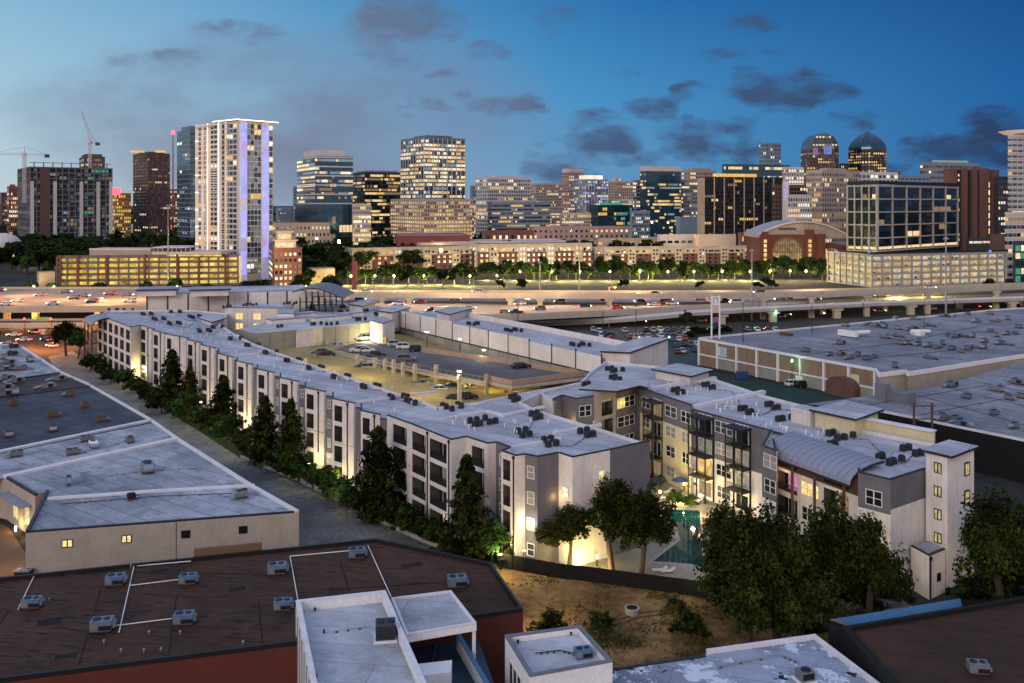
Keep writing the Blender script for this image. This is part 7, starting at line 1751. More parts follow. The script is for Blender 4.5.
# brown tower
T, C, dl, dr, l, r, zt = block('dark red brown brick office tower of tall plain shafts with one lit window column', 944, 950, 999, 170, 690, 66, 'brown_tower', 1, (0, 0), name='office_tower')
m = MB(); W = Wins(T)
for u, w, hh in ((.06, 5, 0), (.27, 4.5, 2), (.48, 3.5, 3), (.66, 9, 2), (.90, 7, 1)): m.obox(C+dr*(r*u)+Vector((dr.y, -dr.x))*.8, dr, w, 1.8, 0, zt+hh, 'brown_tower')
each(m, 'brick_shaft', T); m = MB()
for u, w in ((.17, 3), (.38, 2.4), (.55, 1.6)): m.obox(C+dr*(r*u)+Vector((dr.y, -dr.x))*.3, dr, w, .7, 0, zt, 'far_black')
each(m, 'dark_slot', T)
a, b = C+dr*(r*.755), C+dr*(r*.80); W.grid(a, b, 22, zt-8, 1, 7, 1.0, .7, 1.6, ('lit_pale', 'lit_warm'), 'glass_dark', out=.3); a, b = C+dr*(r*.14), C+dr*(r*.17); W.grid(a, b, 17, zt-2, 1, 14, .8, .5, .4, ('lit_warm',), 'far_black', out=.8); W.flush()
block('dark slim tower right of the brown brick tower', 996, 998, 1008, 178, 700, 70, 'far_dark', 14, (0, 3), .6, .5, .3, ('lit_warm', 'lit_pale'), 'glass_dark')
# white disc roof tower at the right edge
T, C, dl, dr, l, r, zt = block('white balcony tower with an overhanging disc roof at the right edge', 1008, 1012, 1060, 136, 620, 70, 'far_white', 24, (2, 9), .85, .5, .14, LT, ('glass_grey', 'glass_blue'), bands=(24, 1.1, 'far_white'), name='apartment_tower')
m = MB(); c = PY(1030, 634); m.tube((c.x, c.y, zt+2.5), (c.x, c.y, zt+4.5), 16, 20, 'wash_glow_white', 28); m.tube((c.x, c.y, zt), (c.x, c.y, zt+2.5), 11, 11, 'far_grey', 20); m.build('disc_roof', T)  # disc glows softly to look brighter, though it is no lamp
block('white banded low tower in front of the disc roof tower', 1005, 1008, 1050, 214, 560, 72, 'far_white', 8, (1, 10), .9, .45, .2, LT, 'glass_dark', bands=(8, .8, 'far_white'), name='office_block', cat='building')
# ---- mid distance
def garage(label, pxL, pxM, pxR, top, Y, th, floors, cols, wall, lit, slab, mats, depth=30, name='parking_garage'):
    C, dl, dr, l, r = corner_box(pxL, pxM, pxR, Y, th); l0, r0 = l, r; l = l or depth; r = r or depth; zt = ZAT(top, Y); T = empty(name, label, 'garage', (C.x, C.y, 0)); q = [C, C+dr*r, C+dr*r+dl*l, C+dl*l]
    m = MB(); m.prism([c+(sum(q, Vector((0, 0)))/4-c).normalized()*1.2 for c in q], 0, zt-.5, lit, 'far_roof'); m.build('lit_interior', T)
    fs = [(a, b, n) for a, b, n, k in ((C+dl*l, C, cols[0], l0), (C, C+dr*r, cols[1], r0)) if k]; m = MB()
    for a, b, n in fs:
        for j in range(floors+1): z = zt*j/floors; m.strip(a, b, 1.0, max(0, z-.2), z+slab, wall, off=.05)
    each(m, 'spandrel', T); m = MB()
    for a, b, n in fs:
        d = (b-a).normalized(); L = (b-a).length
        for i in range(n+1): m.obox(a+d*(L*i/n), d, .8, 1.0, 0, zt+.6, wall)
    each(m, 'column', T)
    m = MB()
    for a, b, n in fs:   # parked cars and walls inside, seen as dark shapes
        d = (b-a).normalized(); L = (b-a).length; on = Vector((d.y, -d.x))
        for j in range(floors):
            z = zt*j/floors
            for i in range(int(L/3.2)):
                if R.random() < .55: m.obox(a+d*(3.2*i+1.6)-on*.62, d, 2.1, .5, z+slab-.1, z+slab+R.uniform(.4, .9), R.choice(mats))
    m.build('cars_inside', T)['kind'] = 'stuff'
    return T, C, dl, dr, l, r, zt
GT = ('far_dark', 'far_grey', 'far_white')
T, C, dl, dr, l, r, zt = garage('white parking garage of five lit decks below the gridded office', 828, 872, 1006, 256, 500, 72, 5, (7, 14), 'grid_grey', 'lit_garage', 1.0, ('far_dark', 'far_tan', 'far_tan'))
m = MB()
for a, b in ((C+dl*l, C), (C, C+dr*r)): m.strip(a, b, .6, zt+1.0, zt+2.0, 'far_black', off=.3)
m.build('dark_cornice', T)
m = MB()
for px, py in ((836, 249), (869, 252), (990, 254)): p = PY(px, 497); m.box(p.x-.6, p.x+.6, p.y-.4, p.y+.4, zt+2.0, zt+3.4, 'lit_blue')
each(m, 'blue_light', T)
block('brown brick annexe at the right end of the white garage', 990, 993, 1014, 236, 560, 75, 'far_brown', 3, (0, 0), name='annexe', cat='building')
block('small lit glass link between the brown tower and the garage', 966, 969, 991, 240, 600, 75, 'far_dark', 2, (0, 5), .85, .75, 1.3, ('lit_warm', 'lit_pale'), 'glass_dark', base=20, name='office_block', cat='building')
block('green glass lit block at the right edge behind the highway', 1013, 1015, 1060, 243, 530, 75, 'far_dark', 5, (0, 8), .85, .75, .7, ('lit_warm', 'lit_green', 'lit_pale'), 'glass_teal', name='office_block', cat='building')
T, C, dl, dr, l, r, zt = garage('yellow lit brick parking garage in front of the white tower at the left', 57, 57, 238, 258, 500, 81, 5, (0, 18), 'garage_brown', 'lit_yellow', 1.3, GT, 30)
m = MB()
for u in (.02, .115, .27, .48, .66, .78, .93): m.obox(C+dr*(r*u)+Vector((dr.y, -dr.x))*.7, dr, 1.3, 1.0, 0, zt+1.5, 'brick_city')
each(m, 'brick_pier', T)
a, b = PY(92, 515), PY(153, 515); m = MB(); m.box(a.x, b.x, 512, 530, zt, zt+4.5, 'far_tan', 'far_roof'); m.box(a.x, b.x, 511.5, 512, zt+3.6, zt+4.8, 'far_white'); m.build('top_deck', T)
a, b = PY(153, 510), PY(222, 510); m = MB(); m.box(a.x, b.x, 508, 532, zt+1.6, zt+3.0, 'far_white'); m.box(a.x, a.x+20, 508.5, 530, zt+5.0, zt+5.6, 'far_white'); m.box(a.x, b.x, 509, 509.6, zt+.4, zt+1.4, 'lit_yellow'); m.build('terrace_deck', T)
T2 = block('small tan kiosk building left of the yellow garage', 37, 39, 55, 275, 470, 75, 'far_tan', 2, (0, 0), name='kiosk', cat='building')[0]
m = MB()   # terrace people-height planters and posts
a = PY(154, 509)
for i in range(14): x = a.x+i*2.6; m.box(x-.15, x+.15, 508.2, 508.5, zt+3.0, zt+4.4+(i % 3)*.5, 'far_white')
each(m, 'terrace_post', T)
T, C, dl, dr, l, r, zt = block('brick and cream apartment house right beside the white tower', 268, 274, 302, 250, 500, 72, 'brick_city', 6, (1, 6), .55, .5, .6, ('lit_warm', 'lit_pale', 'lit_dim'), 'glass_dark', name='apartment_house', cat='apartment house', depth=16)
for i, (s, z0, h) in enumerate(((.75, 0, 5), (.5, 5.2, 4.5))): m = MB(); c = C+dr*(r*(.38 if i else .42))+dl*6; m.obox(c, dr, r*s, 9, zt+z0+.01, zt+z0+h, 'far_cream', 'far_roof'); m.obox(c-Vector((dr.y*-1, dr.x))*.0, dr, r*s*.8, 9.1, zt+z0+1, zt+z0+h-1.2, 'lit_warm'); m.obox(c, dr, r*s+2, 10.5, zt+z0+h, zt+z0+h+.5, 'far_white'); m.build('penthouse', T)
# apartments row behind the flyover
def apt(label, pxL, pxM, pxR, top, Y, th, floors, cols, wall='brick_city', upper='far_cream', lit=.4, roof='far_roof', mats=LT, bays=6):
    T, C, dl, dr, l, r, zt = block(label, pxL, pxM, pxR, top, Y, th, wall, floors, cols, .42, .52, lit, mats, 'glass_dark', 'apartment_house', 'apartment house', 22, roof, par=.8)
    m = MB()
    for a, b in ((C+dl*l, C), (C, C+dr*r)):
        if (b-a).length < 12 and False: continue
        d = (b-a).normalized(); L = (b-a).length
        m.strip(a, b, .35, zt-4.0, zt+1.1, upper, off=.06)
        n = max(2, int(L/18))
        for i in range(n): m.obox(a+d*(L*(i+.5)/n)+Vector((d.y, -d.x))*.5, d, 6.2, 1.1, 0, zt+1.6, upper)
    each(m, 'cream_bay', T)
    W = Wins(T)
    for a, b in ((C+dl*l, C), (C, C+dr*r)):
        d = (b-a).normalized(); L = (b-a).length; n = max(2, int(L/18)); on = Vector((d.y, -d.x))
        for i in range(n): c = a+d*(L*(i+.5)/n)+on*1.0; W.grid(c-d*2.3, c+d*2.3, 1, zt, 2, floors, .6, .5, lit, mats, 'glass_dark')
        W.grid(a, b, zt-3.6, zt-.6, max(3, int(L/5)), 1, .35, .5, lit, mats, 'glass_dark', out=.12)
    W.flush('bay_window', 90)
    m = MB()
    for a, b in ((C, C+dr*r),): m.strip(a, b, 1.6, zt+1.2, zt+1.7, 'far_white', off=.7)
    m.build('cornice', T); return T, C, dl, dr, l, r, zt
apt('cream and brick apartment house with a green lit roof behind the flyover', 342, 352, 470, 250.5, 620, 68, 4, (3, 20), roof='far_green_roof')
apt('brick apartment house with bright windows in the middle of the row behind the flyover', 470, 479, 592, 246.5, 640, 76, 4, (1, 22), lit=.75, mats=('lit_pale', 'lit_white', 'lit_warm'))
apt('long low brick apartment house at the right of the row behind the flyover', 592, 596, 758, 249, 680, 80, 4, (1, 28), lit=.3)
block('cream terrace block behind the row of apartment houses', 417, 420, 480, 245, 700, 75, 'far_cream', 3, (1, 10), .5, .5, .5, LT, 'glass_dark', name='apartment_house', cat='apartment house')
block('pale lit roof pavilion block behind the bright apartment house', 430, 434, 566, 243, 740, 80, 'far_white', 2, (1, 16), .6, .5, .5, ('lit_pale', 'lit_white'), 'glass_dark', name='apartment_house', cat='apartment house')
block('pink brick block with dark windows behind the middle row', 529, 533, 634, 228, 900, 78, 'far_pink', 4, (1, 20), .4, .45, .3, LT, 'glass_dark', name='office_block', cat='building')
block('orange lit garage strip behind the long apartment house', 596, 598, 662, 240, 800, 80, 'far_tan', 3, (0, 14), .85, .5, .8, ('lit_gold', 'lit_garage'), 'far_tan', name='garage_block', cat='garage')
block('white blank modern block left of the dark slab base', 657, 660, 700, 236, 780, 78, 'far_white', 2, (0, 6), .7, .25, .2, ('lit_cool',), 'glass_dark', name='office_block', cat='building')
block('cream blank modern block below the dark slab tower', 694, 698, 736, 236, 770, 78, 'far_cream', 2, (0, 0), name='office_block', cat='building')
block('red brick house with gold windows left of the arena', 738, 741, 764, 234, 760, 76, 'brick_city', 3, (0, 6), .4, .6, .6, ('lit_gold', 'lit_warm'), 'glass_dark', name='brick_house', cat='building')
block('long dark roofed block below the dark office towers at the left', 264, 268, 330, 224, 860, 78, 'far_tan', 4, (0, 16), .4, .4, .2, ('lit_warm',), 'glass_dark', name='low_block', cat='building', roof='far_dark')
block('low pink roofed shed behind the park trees', 24, 26, 88, 226.5, 1300, 60, 'far_pink', 1, (0, 0), name='low_block', cat='building'); block('low white roofed shed behind the park trees', 100, 103, 164, 226, 1280, 60, 'far_white', 1, (0, 0), name='low_block', cat='building')
block('red roofed low block among the trees behind the cream terrace', 395, 398, 470, 237, 760, 80, 'far_red', 1, (0, 8), .4, .5, .4, LT, 'glass_dark', name='low_block', cat='building'); block('red brick low block behind the bright tower podium', 482, 485, 534, 232, 820, 80, 'brick_city', 2, (0, 8), .4, .5, .4, LT, 'glass_dark', name='low_block', cat='building')
block('small lit pavilion among the trees left of the red pylon', 308, 310, 335, 271, 520, 78, 'far_cream', 1, (0, 7), .7, .7, 1.2, ('lit_yellow', 'lit_warm'), 'glass_dark', name='pavilion', cat='pavilion')
for i, (a, b, t, Y, w) in enumerate(((545, 562, 190, 1800, 'far_bluegrey'), (470, 478, 186, 1900, 'far_bluegrey'), (610, 626, 190, 2000, 'far_brown'), (0, 8, 193, 1700, 'far_brown'), (276, 292, 208, 1600, 'far_bluegrey'), (332, 345, 200, 1500, 'far_dark'), (716, 724, 178, 1700, 'far_tan'), (888, 900, 172, 1700, 'far_dark'), (634, 642, 196, 1700, 'far_tan'))):
    block('distant hazy block on the skyline', a, a+2, b, t, Y, 66, w, 8, (0, 4), .5, .5, .3, LT, 'glass_dark', name='distant_block', cat='building')[0]['group'] = 'distant hazy blocks on the skyline'

FILL = [(306, 334, 213, 1150, 'far_tan', 'low tan lit block between the white tower and the banded blue tower'), (470, 490, 205, 1250, 'far_cream', 'cream lit block squeezed beside the bright tower podium'), (545, 575, 207, 1250, 'far_tan', 'tan lit block under the slim tan tower'), (560, 592, 214, 1000, 'far_cream', 'low cream lit block under the violet lit hotel'), (606, 640, 200, 1300, 'far_white', 'pale lit block behind the low teal block'), (630, 650, 212, 900, 'far_bluegrey', 'blue grey lit block left of the blue glass tower base'), (660, 700, 200, 1250, 'far_tan', 'tan lit block behind the blank grey low block'), (786, 812, 196, 720, 'far_white', 'pale lit block right of the violet letter sign'), (500, 540, 192, 1500, 'far_tan', 'tan lit block behind the grey banded office'), (372, 396, 196, 1050, 'far_tan', 'tan lit block below the bronze glass office'), (586, 600, 186, 1600, 'far_cream', 'cream slim tower behind the violet lit hotel'), (612, 622, 178, 1700, 'far_white', 'white slim distant tower right of the violet lit hotel'), (648, 664, 188, 1800, 'far_white', 'white distant block hidden behind the blue glass tower'), (440, 474, 214, 950, 'far_dark', 'dark low block with gold windows right of the podium'), (136, 166, 214, 1150, 'far_dark', 'dark low block with gold windows below the brown brick tower'), (165, 182, 190, 1300, 'far_red', 'red lit low tower behind the antenna mast')]
for a_, b_, t_, Y_, w_, lb in FILL: block(lb, a_, a_+2, b_, t_, Y_, 68, w_, max(3, int((250-t_)/5)), (0, max(4, (b_-a_)//3)), .6, .55, .5, ('lit_warm', 'lit_pale', 'lit_gold', 'lit_white', 'lit_dim'), ('glass_dark', 'glass_grey'), name='office_block', cat='building')
# ================================================================= far trees
FTM = [('leaf_far', 'leaf_dark', 'leaf_mid'), ('leaf_far', 'leaf_mid', 'leaf_bright'), ('leaf_mid', 'leaf_bright')]
def far_tree(px, Y, wpx, hpx, label, group, k, i, z=0):
    p = PY(px, Y, z); w = wpx*Y/F*1.45; h = hpx*Y/F*1.45
    T = tree('broadleaf_tree', p, h, w, label, group, FTM[k], i, .35, base=.04); return T
# row behind the flyover (street lamps between them)
i = 0
for px in range(346, 480, 9): i += 1; far_tree(px+R.uniform(-2, 2), 520+R.uniform(-15, 15), R.uniform(11, 15), R.uniform(12, 17), 'dark street tree in the lamp lit row behind the left half of the flyover', 'street trees behind the left half of the flyover', R.choice((0, 0, 1)), i)
for px in range(486, 762, 8): i += 1; far_tree(px+R.uniform(-2, 2), 555+R.uniform(-15, 15), R.uniform(10, 15), R.uniform(11, 17), 'dark street tree in the lamp lit row behind the right half of the flyover', 'street trees behind the right half of the flyover', R.choice((0, 0, 1)), i)
for px in range(758, 830, 8): i += 1; far_tree(px+R.uniform(-2, 2), 560+R.uniform(-20, 20), R.uniform(11, 16), R.uniform(12, 18), 'dark tree in the clump in front of the arena', 'trees in front of the arena', R.choice((0, 1, 1)), i)
for px, w, h in ((625, 9, 8), (700, 8, 7), (768, 14, 9), (757, 9, 6), (500, 9, 8), (522, 10, 8), (990, 8, 9), (1010, 9, 9)): i += 1; far_tree(px, 490, w, h, 'small dark tree at the edge of the open parking field', 'small trees at the open parking field', 0, i)
# the park at the left
for Y, y0, n in ((620, 0, 26), (700, 0, 26), (780, 0, 24), (860, 0, 24)):
    for j in range(n):
        px = -20+220*(j+R.random())/n; i += 1; far_tree(px, Y+R.uniform(-25, 25), R.uniform(14, 22)*700/Y, R.uniform(12, 19)*700/Y, 'dark tree in the wooded park behind the yellow garage', 'trees of the wooded park at the left', R.choice((0, 0, 0, 1)), i)
for Y, n in ((640, 12), (720, 12), (800, 10), (900, 10)):
    for j in range(n):
        px = 272+140*(j+R.random())/n; i += 1; far_tree(px, Y+R.uniform(-20, 20), R.uniform(13, 20)*700/Y, R.uniform(12, 18)*700/Y, 'dark tree in the wood right of the white tower', 'trees of the wood right of the white tower', R.choice((0, 0, 1)), i)
for px, w, h, Y, k in ((33, 10, 9, 470, 2), (53, 10, 9, 466, 2), (100, 12, 9, 470, 0), (146, 12, 9, 470, 1), (176, 12, 12, 470, 1), (208, 12, 8, 470, 0), (48, 8, 16, 540, 2), (262, 14, 11, 470, 0), (248, 10, 10, 470, 0), (305, 20, 18, 470, 0), (330, 16, 14, 470, 0), (290, 10, 8, 465, 0)): i += 1; far_tree(px, Y, w, h, 'green tree at the foot of the yellow garage and white tower' if k else 'dark tree at the foot of the yellow garage and white tower', 'trees at the foot of the white tower and garage (%s)' % ('green' if k else 'dark'), k, i)
for px in list(range(476, 560, 10))+list(range(560, 660, 14)): i += 1; far_tree(px, 790+R.uniform(-20, 20), 13, 13, 'dark tree between the mid city blocks', 'trees between the mid city blocks', 0, i)
for j in range(20): i += 1; far_tree(276+68*(j+R.random())/20, R.uniform(545, 625), R.uniform(11, 17), R.uniform(11, 17), 'dark tree in the wood right of the white tower', 'trees of the wood right of the white tower', R.choice((0, 0, 1)), i)
# far wood reaching towards the horizon: one mass
m = MB(); rnd = random.Random(3)
for k in range(2600):
    Y = 950+rnd.random()**2*3500; px = rnd.uniform(-40, 1064); p = PY(px, Y, 0); s = rnd.uniform(5, 10); h = rnd.uniform(5, 11)
    for q in range(5): leaf(m, Vector((p.x+rnd.uniform(-s, s), p.y, rnd.uniform(1, h))), s*.8, 'leaf_far', rnd)
o = m.build('far_wood'); tag(o, None, None, None, 'stuff'); o['label'] = 'dark far off woods between the distant city blocks'; o['category'] = 'wood'
# low hills on the horizon
m = MB(); n = 60
for k in range(n):
    x0, x1 = -6000+12000*k/n, -6000+12000*(k+1)/n; h = lambda x: 22+14*math.sin(x*.0011)+9*math.sin(x*.0031+1); m.face([(x0, 7500, 0), (x1, 7500, 0), (x1, 7500, h(x1)), (x0, 7500, h(x0))], 'hills_far'); m.face([(x0, 7500, h(x0)), (x1, 7500, h(x1)), (x1, 8500, 0), (x0, 8500, 0)], 'hills_far')
struct(m.build('hills'))
# street lamps under the trees
def small_lamp(px, Y, z, h, label, group, mat='lamp_warm', s=.45):
    p = PY(px, Y); T = empty('street_lamp', label, 'street lamp', p, group); m = MB(); m.tube((p.x, p.y, 0), (p.x, p.y, h), .12, .08, 'dark_metal', 5); m.build('pole', T); m = MB(); m.tube((p.x, p.y, h), (p.x, p.y, h+2*s), s, s*.8, mat, 8); m.build('lamp', T); return Vector((p.x, p.y-1.2, h+s))
for px in (351, 375, 394, 406, 424, 447, 470, 497): LAMPS.append((small_lamp(px, 508, 0, 5.5, 'warm street lamp in the tree row behind the left half of the flyover', 'lamps behind the left half of the flyover'), (1, .70, .25), 13000))
for px in (520, 552, 580, 610, 640, 668, 694, 722, 750): LAMPS.append((small_lamp(px, 540, 0, 5.5, 'warm street lamp in the tree row behind the right half of the flyover', 'lamps behind the right half of the flyover'), (1, .74, .28), 13000))
for px in (770, 790, 806, 822): LAMPS.append((small_lamp(px, 545, 0, 5.5, 'warm street lamp in the trees before the arena', 'lamps before the arena'), (1, .70, .25), 13000))
for px, lb in ((34, 'left yellow lamp beside the tan kiosk'), (54, 'right yellow lamp beside the tan kiosk'), (177, 'lamp before the yellow garage entrance'), (306, 'orange lamp right of the white tower')): LAMPS.append((small_lamp(px, 458, 0, 4, lb, None), (1, .75, .2), 9000))
for px, Y, h, lb in ((339, 700, 16, 'bright white floodlight among the dark trees right of the white tower'), (317, 720, 18, 'second smaller white floodlight among the dark trees'), (441, 590, 15, 'orange lamp glowing against the brick apartment house'), (652, 760, 30, 'orange lamp over the long apartment house, first of two'), (668, 760, 30, 'orange lamp over the long apartment house, second of two')):
    LAMPS.append((small_lamp(px, Y, 0, h, lb, None, 'lamp_white' if 'white' in lb[:14] or 'second smaller' in lb else 'lamp_orange', 1.1 if px in (339, 441) else .7), (1, .9, .6) if px < 400 else (1, .5, .12), 16000))
for k, px in enumerate((15, 30, 62, 75, 100, 140, 155)): LAMPS.append((small_lamp(px, 640+k*13, 0, 9, 'small warm lamp among the trees of the dark park', 'lamps in the dark park', 'lamp_warm', .5), (1, .75, .35), 7000))
# white globe-like dome in the park at the far left
m = MB(); p = PY(3, 720, 10); n = 8
for a in range(n):
    for b in range(16):
        f_ = lambda i_, j_: (p.x+14*math.cos(i_*PI/2/n)*math.cos(j_*PI/8), p.y+14*math.cos(i_*PI/2/n)*math.sin(j_*PI/8), 12+11*math.sin(i_*PI/2/n)); m.face([f_(a, b), f_(a, b+1), f_(a+1, b+1), f_(a+1, b)], 'far_white')
m.tube((p.x, p.y, 0), (p.x, p.y, 12), 14, 14, 'far_tan', 24, False); tag(m.build('domed_tank', None, loc=(p.x, p.y, 0)), 'pale domed tank cut by the left edge in the dark park', 'tank')
# arena
Ya = 640; T = empty('arena', 'brick arena with a great lit arched window and a long curved pale roof', 'arena', PY(795, Ya)); m = MB()
ax = lambda px: PY(px, Ya).x
x0, x1 = ax(761), ax(824); zt = ZAT(234.5, Ya); m.box(x0, x1, Ya, Ya+40, 0, zt, 'brick_arena', 'far_roof'); m.build('wall', T)
m = MB(); n = 18; cx = ax(787); arc = [(ax(760)+(ax(849)-ax(760))*k/n, zt-1.5+11*math.sin(PI*(.03+.94*k/n))**.85) for k in range(n+1)]
for (xa, za), (xb, zb) in zip(arc, arc[1:]):
    m.hexa([(xa, Ya+4, zt-2.5), (xb, Ya+4, zt-2.5), (xb, Ya+45, zt-2.5), (xa, Ya+45, zt-2.5)], [(xa, Ya+4, za), (xb, Ya+4, zb), (xb, Ya+45, zb), (xa, Ya+45, za)], 'far_tan', 'far_roof')
m.build('curved_roof', T)
m = MB()
for (xa, za), (xb, zb) in zip(arc, arc[1:]): m.hexa([(xa, Ya+2.5, za-.9), (xb, Ya+2.5, zb-.9), (xb, Ya+4.4, zb-.9), (xa, Ya+4.4, za-.9)], [(xa, Ya+2.5, za+.25), (xb, Ya+2.5, zb+.25), (xb, Ya+4.4, zb+.25), (xa, Ya+4.4, za+.25)], 'far_white')
m.build('roof_rim', T)
rw, sp_ = 10.2, 12.0; m = MB(); pts = [(cx-rw, 1)]+[(cx-rw*math.cos(PI*k/16), sp_+rw*math.sin(PI*k/16)) for k in range(17)]+[(cx+rw, 1)]
m.face([(x, Ya-.3, z) for x, z in pts], 'lit_arch'); m.build('arched_window', T)
m = MB()
for k in range(-5, 6): x = cx+k*1.75; h = sp_+rw*math.sqrt(max(0, 1-((x-cx)/rw)**2)); m.box(x-.2, x+.2, Ya-.8, Ya-.35, 1, h, 'far_brown')
for z in (6, 12, 17): w_ = rw*math.sqrt(max(.02, 1-max(0, (z-sp_)/rw)**2)); m.box(cx-w_, cx+w_, Ya-.75, Ya-.36, z-.25, z+.25, 'far_brown')
m.build('window_mullions', T)
m = MB()
for k in range(16):
    t0, t1 = PI*k/16, PI*(k+1)/16; p_ = [(cx-r_*math.cos(t), sp_+r_*math.sin(t)) for t, r_ in ((t0, rw), (t1, rw), (t1, rw+1.6), (t0, rw+1.6))]
    m.hexa([(x, Ya-1.2, z) for x, z in p_], [(x, Ya-.2, z) for x, z in p_], 'brick_brown')
m.build('brick_arch', T)
m = MB()
for x, w_, h in ((x0+2.5, 4.5, zt+2), (ax(809), 6, zt+3.5), (x1-2, 5, zt+.5)): m.box(x-w_/2, x+w_/2, Ya-2, Ya, 0, h, 'brick_arena')
each(m, 'brick_pier', T)
W = Wins(T)
for x in (ax(809), x0+2.5): W.grid((x-1.2, Ya-2), (x+1.2, Ya-2), 2, zt-3, 1, 6, .9, .7, 1.5, ('lit_gold', 'lit_warm'))
W.grid((ax(822), Ya-.2), (ax(836), Ya-.2), 3, 15, 5, 1, .6, .9, 1.5, ('lit_gold',)); W.flush()
m = MB(); m.box(x1, ax(852), Ya+2, Ya+30, 0, 17, 'brick_arena', 'far_roof'); m.build('side_wing', T)
m = MB()
for k in range(14): x = ax(780)+k*.92; m.box(x, x+.6, Ya+3.6, Ya+3.95, zt+3.2, zt+4.4+(k % 3)*.3, 'far_dark')
m.build('roof_lettering', T)

# ================================================================= lamps at the near buildings
def point(p, col, w, r=.25, name='lamp_light'):
    l = bpy.data.lights.new(name, 'POINT'); l.energy = w; l.color = col; l.shadow_soft_size = r
    o = bpy.data.objects.new(name, l); COL.objects.link(o); o.location = p; return o
def uplight(T, a, b, u, w, z=1.0, out=2.5, col=(1, .82, .34)):
    """a ground floodlight in front of a wall, with its fitting"""
    p, g = uv_point(a, b, u, z, out); point(p, col, w*.62, .3)
    q, g = uv_point(a, b, u, 0, out); m = MB(); m.tube((q.x, q.y, 0), (q.x, q.y, z-.25), .09, .07, 'dark_metal', 6); m.tube((q.x, q.y, z-.25), (q.x, q.y, z-.18), .2, .24, 'lamp_warm', 8)
    m.build('floodlight', T)
bb = [(P(*qa, TOP), P(*qb, TOP)) for qa, qb in bays]
uplight(LW, end1, bb[0][0], length(end1, bb[0][0])*.5, 2300, 2.6)
for k, u, w in ((5, .82, 1300), (6, .82, 1500), (9, .82, 1000), (10, .8, 1700), (4, .8, 420), (2, .9, 300)):
    a, b = bb[k]; uplight(LW, a, b, length(a, b)*u, w, 2.4)
uplight(LW, tail[7], tail[8], length(tail[7], tail[8])*.93, 1500, 2.2); uplight(LW, tail[9], tail[10], length(tail[9], tail[10])*.8, 420, 3.0)
p, g = uv_point(tail[9], tail[10], length(tail[9], tail[10])*.55, 5.6, .35); m = MB(); m.box(p.x-.22, p.x+.22, p.y-.22, p.y+.22, 5.4, 6.0, 'lamp_white'); m.build('wall_lamp', LW); point(p+Vector((-.3, -.6, 0)), (1, .85, .5), 160)
p, g = uv_point(tail[10], tail[11], length(tail[10], tail[11])*.75, 8.6, .5); point(p, (1, .62, .22), 55)
# parking deck lights under the upper deck and over the lower one
for px, py, w in ((330, 352, 500), (372, 362, 600), (420, 378, 600), (455, 392, 600), (310, 352, 500), (340, 362, 500), (400, 384, 500)): point(P(px, py, zlow(px)+4.2), (1, .72, .25), w*1.5)
for px, py in ((425, 381), (450, 386), (475, 390), (500, 388)): point(P(px, py-4, LO+2.4)+Vector((3, 6, 0)), (1, .75, .22), 420)
p, g = uv_point(stq[0], stq[1], 2.2, LO+4.6, 1.9); point(p, (1, .82, .42), 2200)
m = MB(); p, g = uv_point(stq[0], stq[1], 2.2, LO+4.6, .2); m.box(p.x-.3, p.x+.3, p.y-.3, p.y+.3, LO+4.5, LO+5.3, 'lamp_white'); m.build('wall_lamp', ST)
for px, py in ((322, 489), (342, 500), (227, 435), (184, 414), (490, 551), (246, 441), (412, 530)): point(P(px, py, 3.2)+Vector((1.5, -2, 0)), (1, .86, .42), 110, .3)
# courtyard and pool
for px, py, z, w in ((664, 497, 2.2, 900), (683, 489, 2.0, 1500), (693, 503, 2.0, 700), (735, 500, 2.5, 250), (655, 488, 2.5, 300), (712, 505, 2.5, 250)): point(P(px, py, z), (1, .78, .36), w)
for px, py, z, w in ((583, 565, 1.0, 800), (601, 568, 1.0, 800), (560, 553, 2.0, 220), (660, 578, 1.5, 60), (690, 585, 2, 60), (715, 590, 2.5, 120)): point(P(px, py, z), (1, .74, .26), w)
for i, (px, py) in enumerate(((583, 562), (597, 566), (660, 499), (684, 491), (700, 503), (570, 556))):
    c = P(px, py); T = empty('path_light', ['left bollard light on the lit path behind the fence', 'right bollard light on the lit path behind the fence', 'garden light by the grey end wall', 'garden light under the cream wall', 'garden light near the pool corner', 'bollard light at the foot of the grey wing'][i], 'path light', c); m = MB(); m.tube((c.x, c.y, 0), (c.x, c.y, 1.0), .09, .09, 'dark_metal', 6); m.build('post', T); m = MB(); m.tube((c.x, c.y, 1.0), (c.x, c.y, 1.35), .16, .13, 'lamp_warm', 8); m.build('lamp', T)
# lamps behind the big dark trees, the lit ground floor of the curved roof block
for px, py, z, w in ((800, 570, 3, 260), (830, 580, 3, 300), (760, 545, 3, 200), (880, 575, 3, 120), (970, 568, 4, 60), (990, 575, 3, 40)): point(P(px, py, z), (1, .72, .3), w)
# balcony glow, white court of the left warehouses, lot lights
p, g = uv_point(J, K, length(J, K)*.15, 5.8, 1.0); point(p, (1, .55, .2), 90); p, g = uv_point(E0, E1, length(E0, E1)*.75, 5.6, .8); point(p, (1, .6, .25), 60); p, g = uv_point(E0, E1, length(E0, E1)*.15, 9.2, .5); point(p, (1, .6, .3), 60)
p, g = uv_point(f['b'], f['c'], 3.0, 10.5, .8); point(p, (1, .68, .2), 90); p, g = uv_point(f['e'], f['g'], 2.0, 12, .5); point(p, (1, .68, .2), 40)
a, b = P(6.3, 479, WH), P(35, 496, WH)
for u in (.55, .95): p, g = uv_point(a, b, length(a, b)*u, 1.0, .8); point(p, (1, .62, .2), 160); m = MB(); m.tube((p.x, p.y, 0), (p.x, p.y, .7), .1, .15, 'lamp_warm', 8); m.build('floodlight', W1)
point(P(15, 545, 3), (1, .6, .22), 260); point(P(-15, 560, 3), (1, .6, .22), 300)
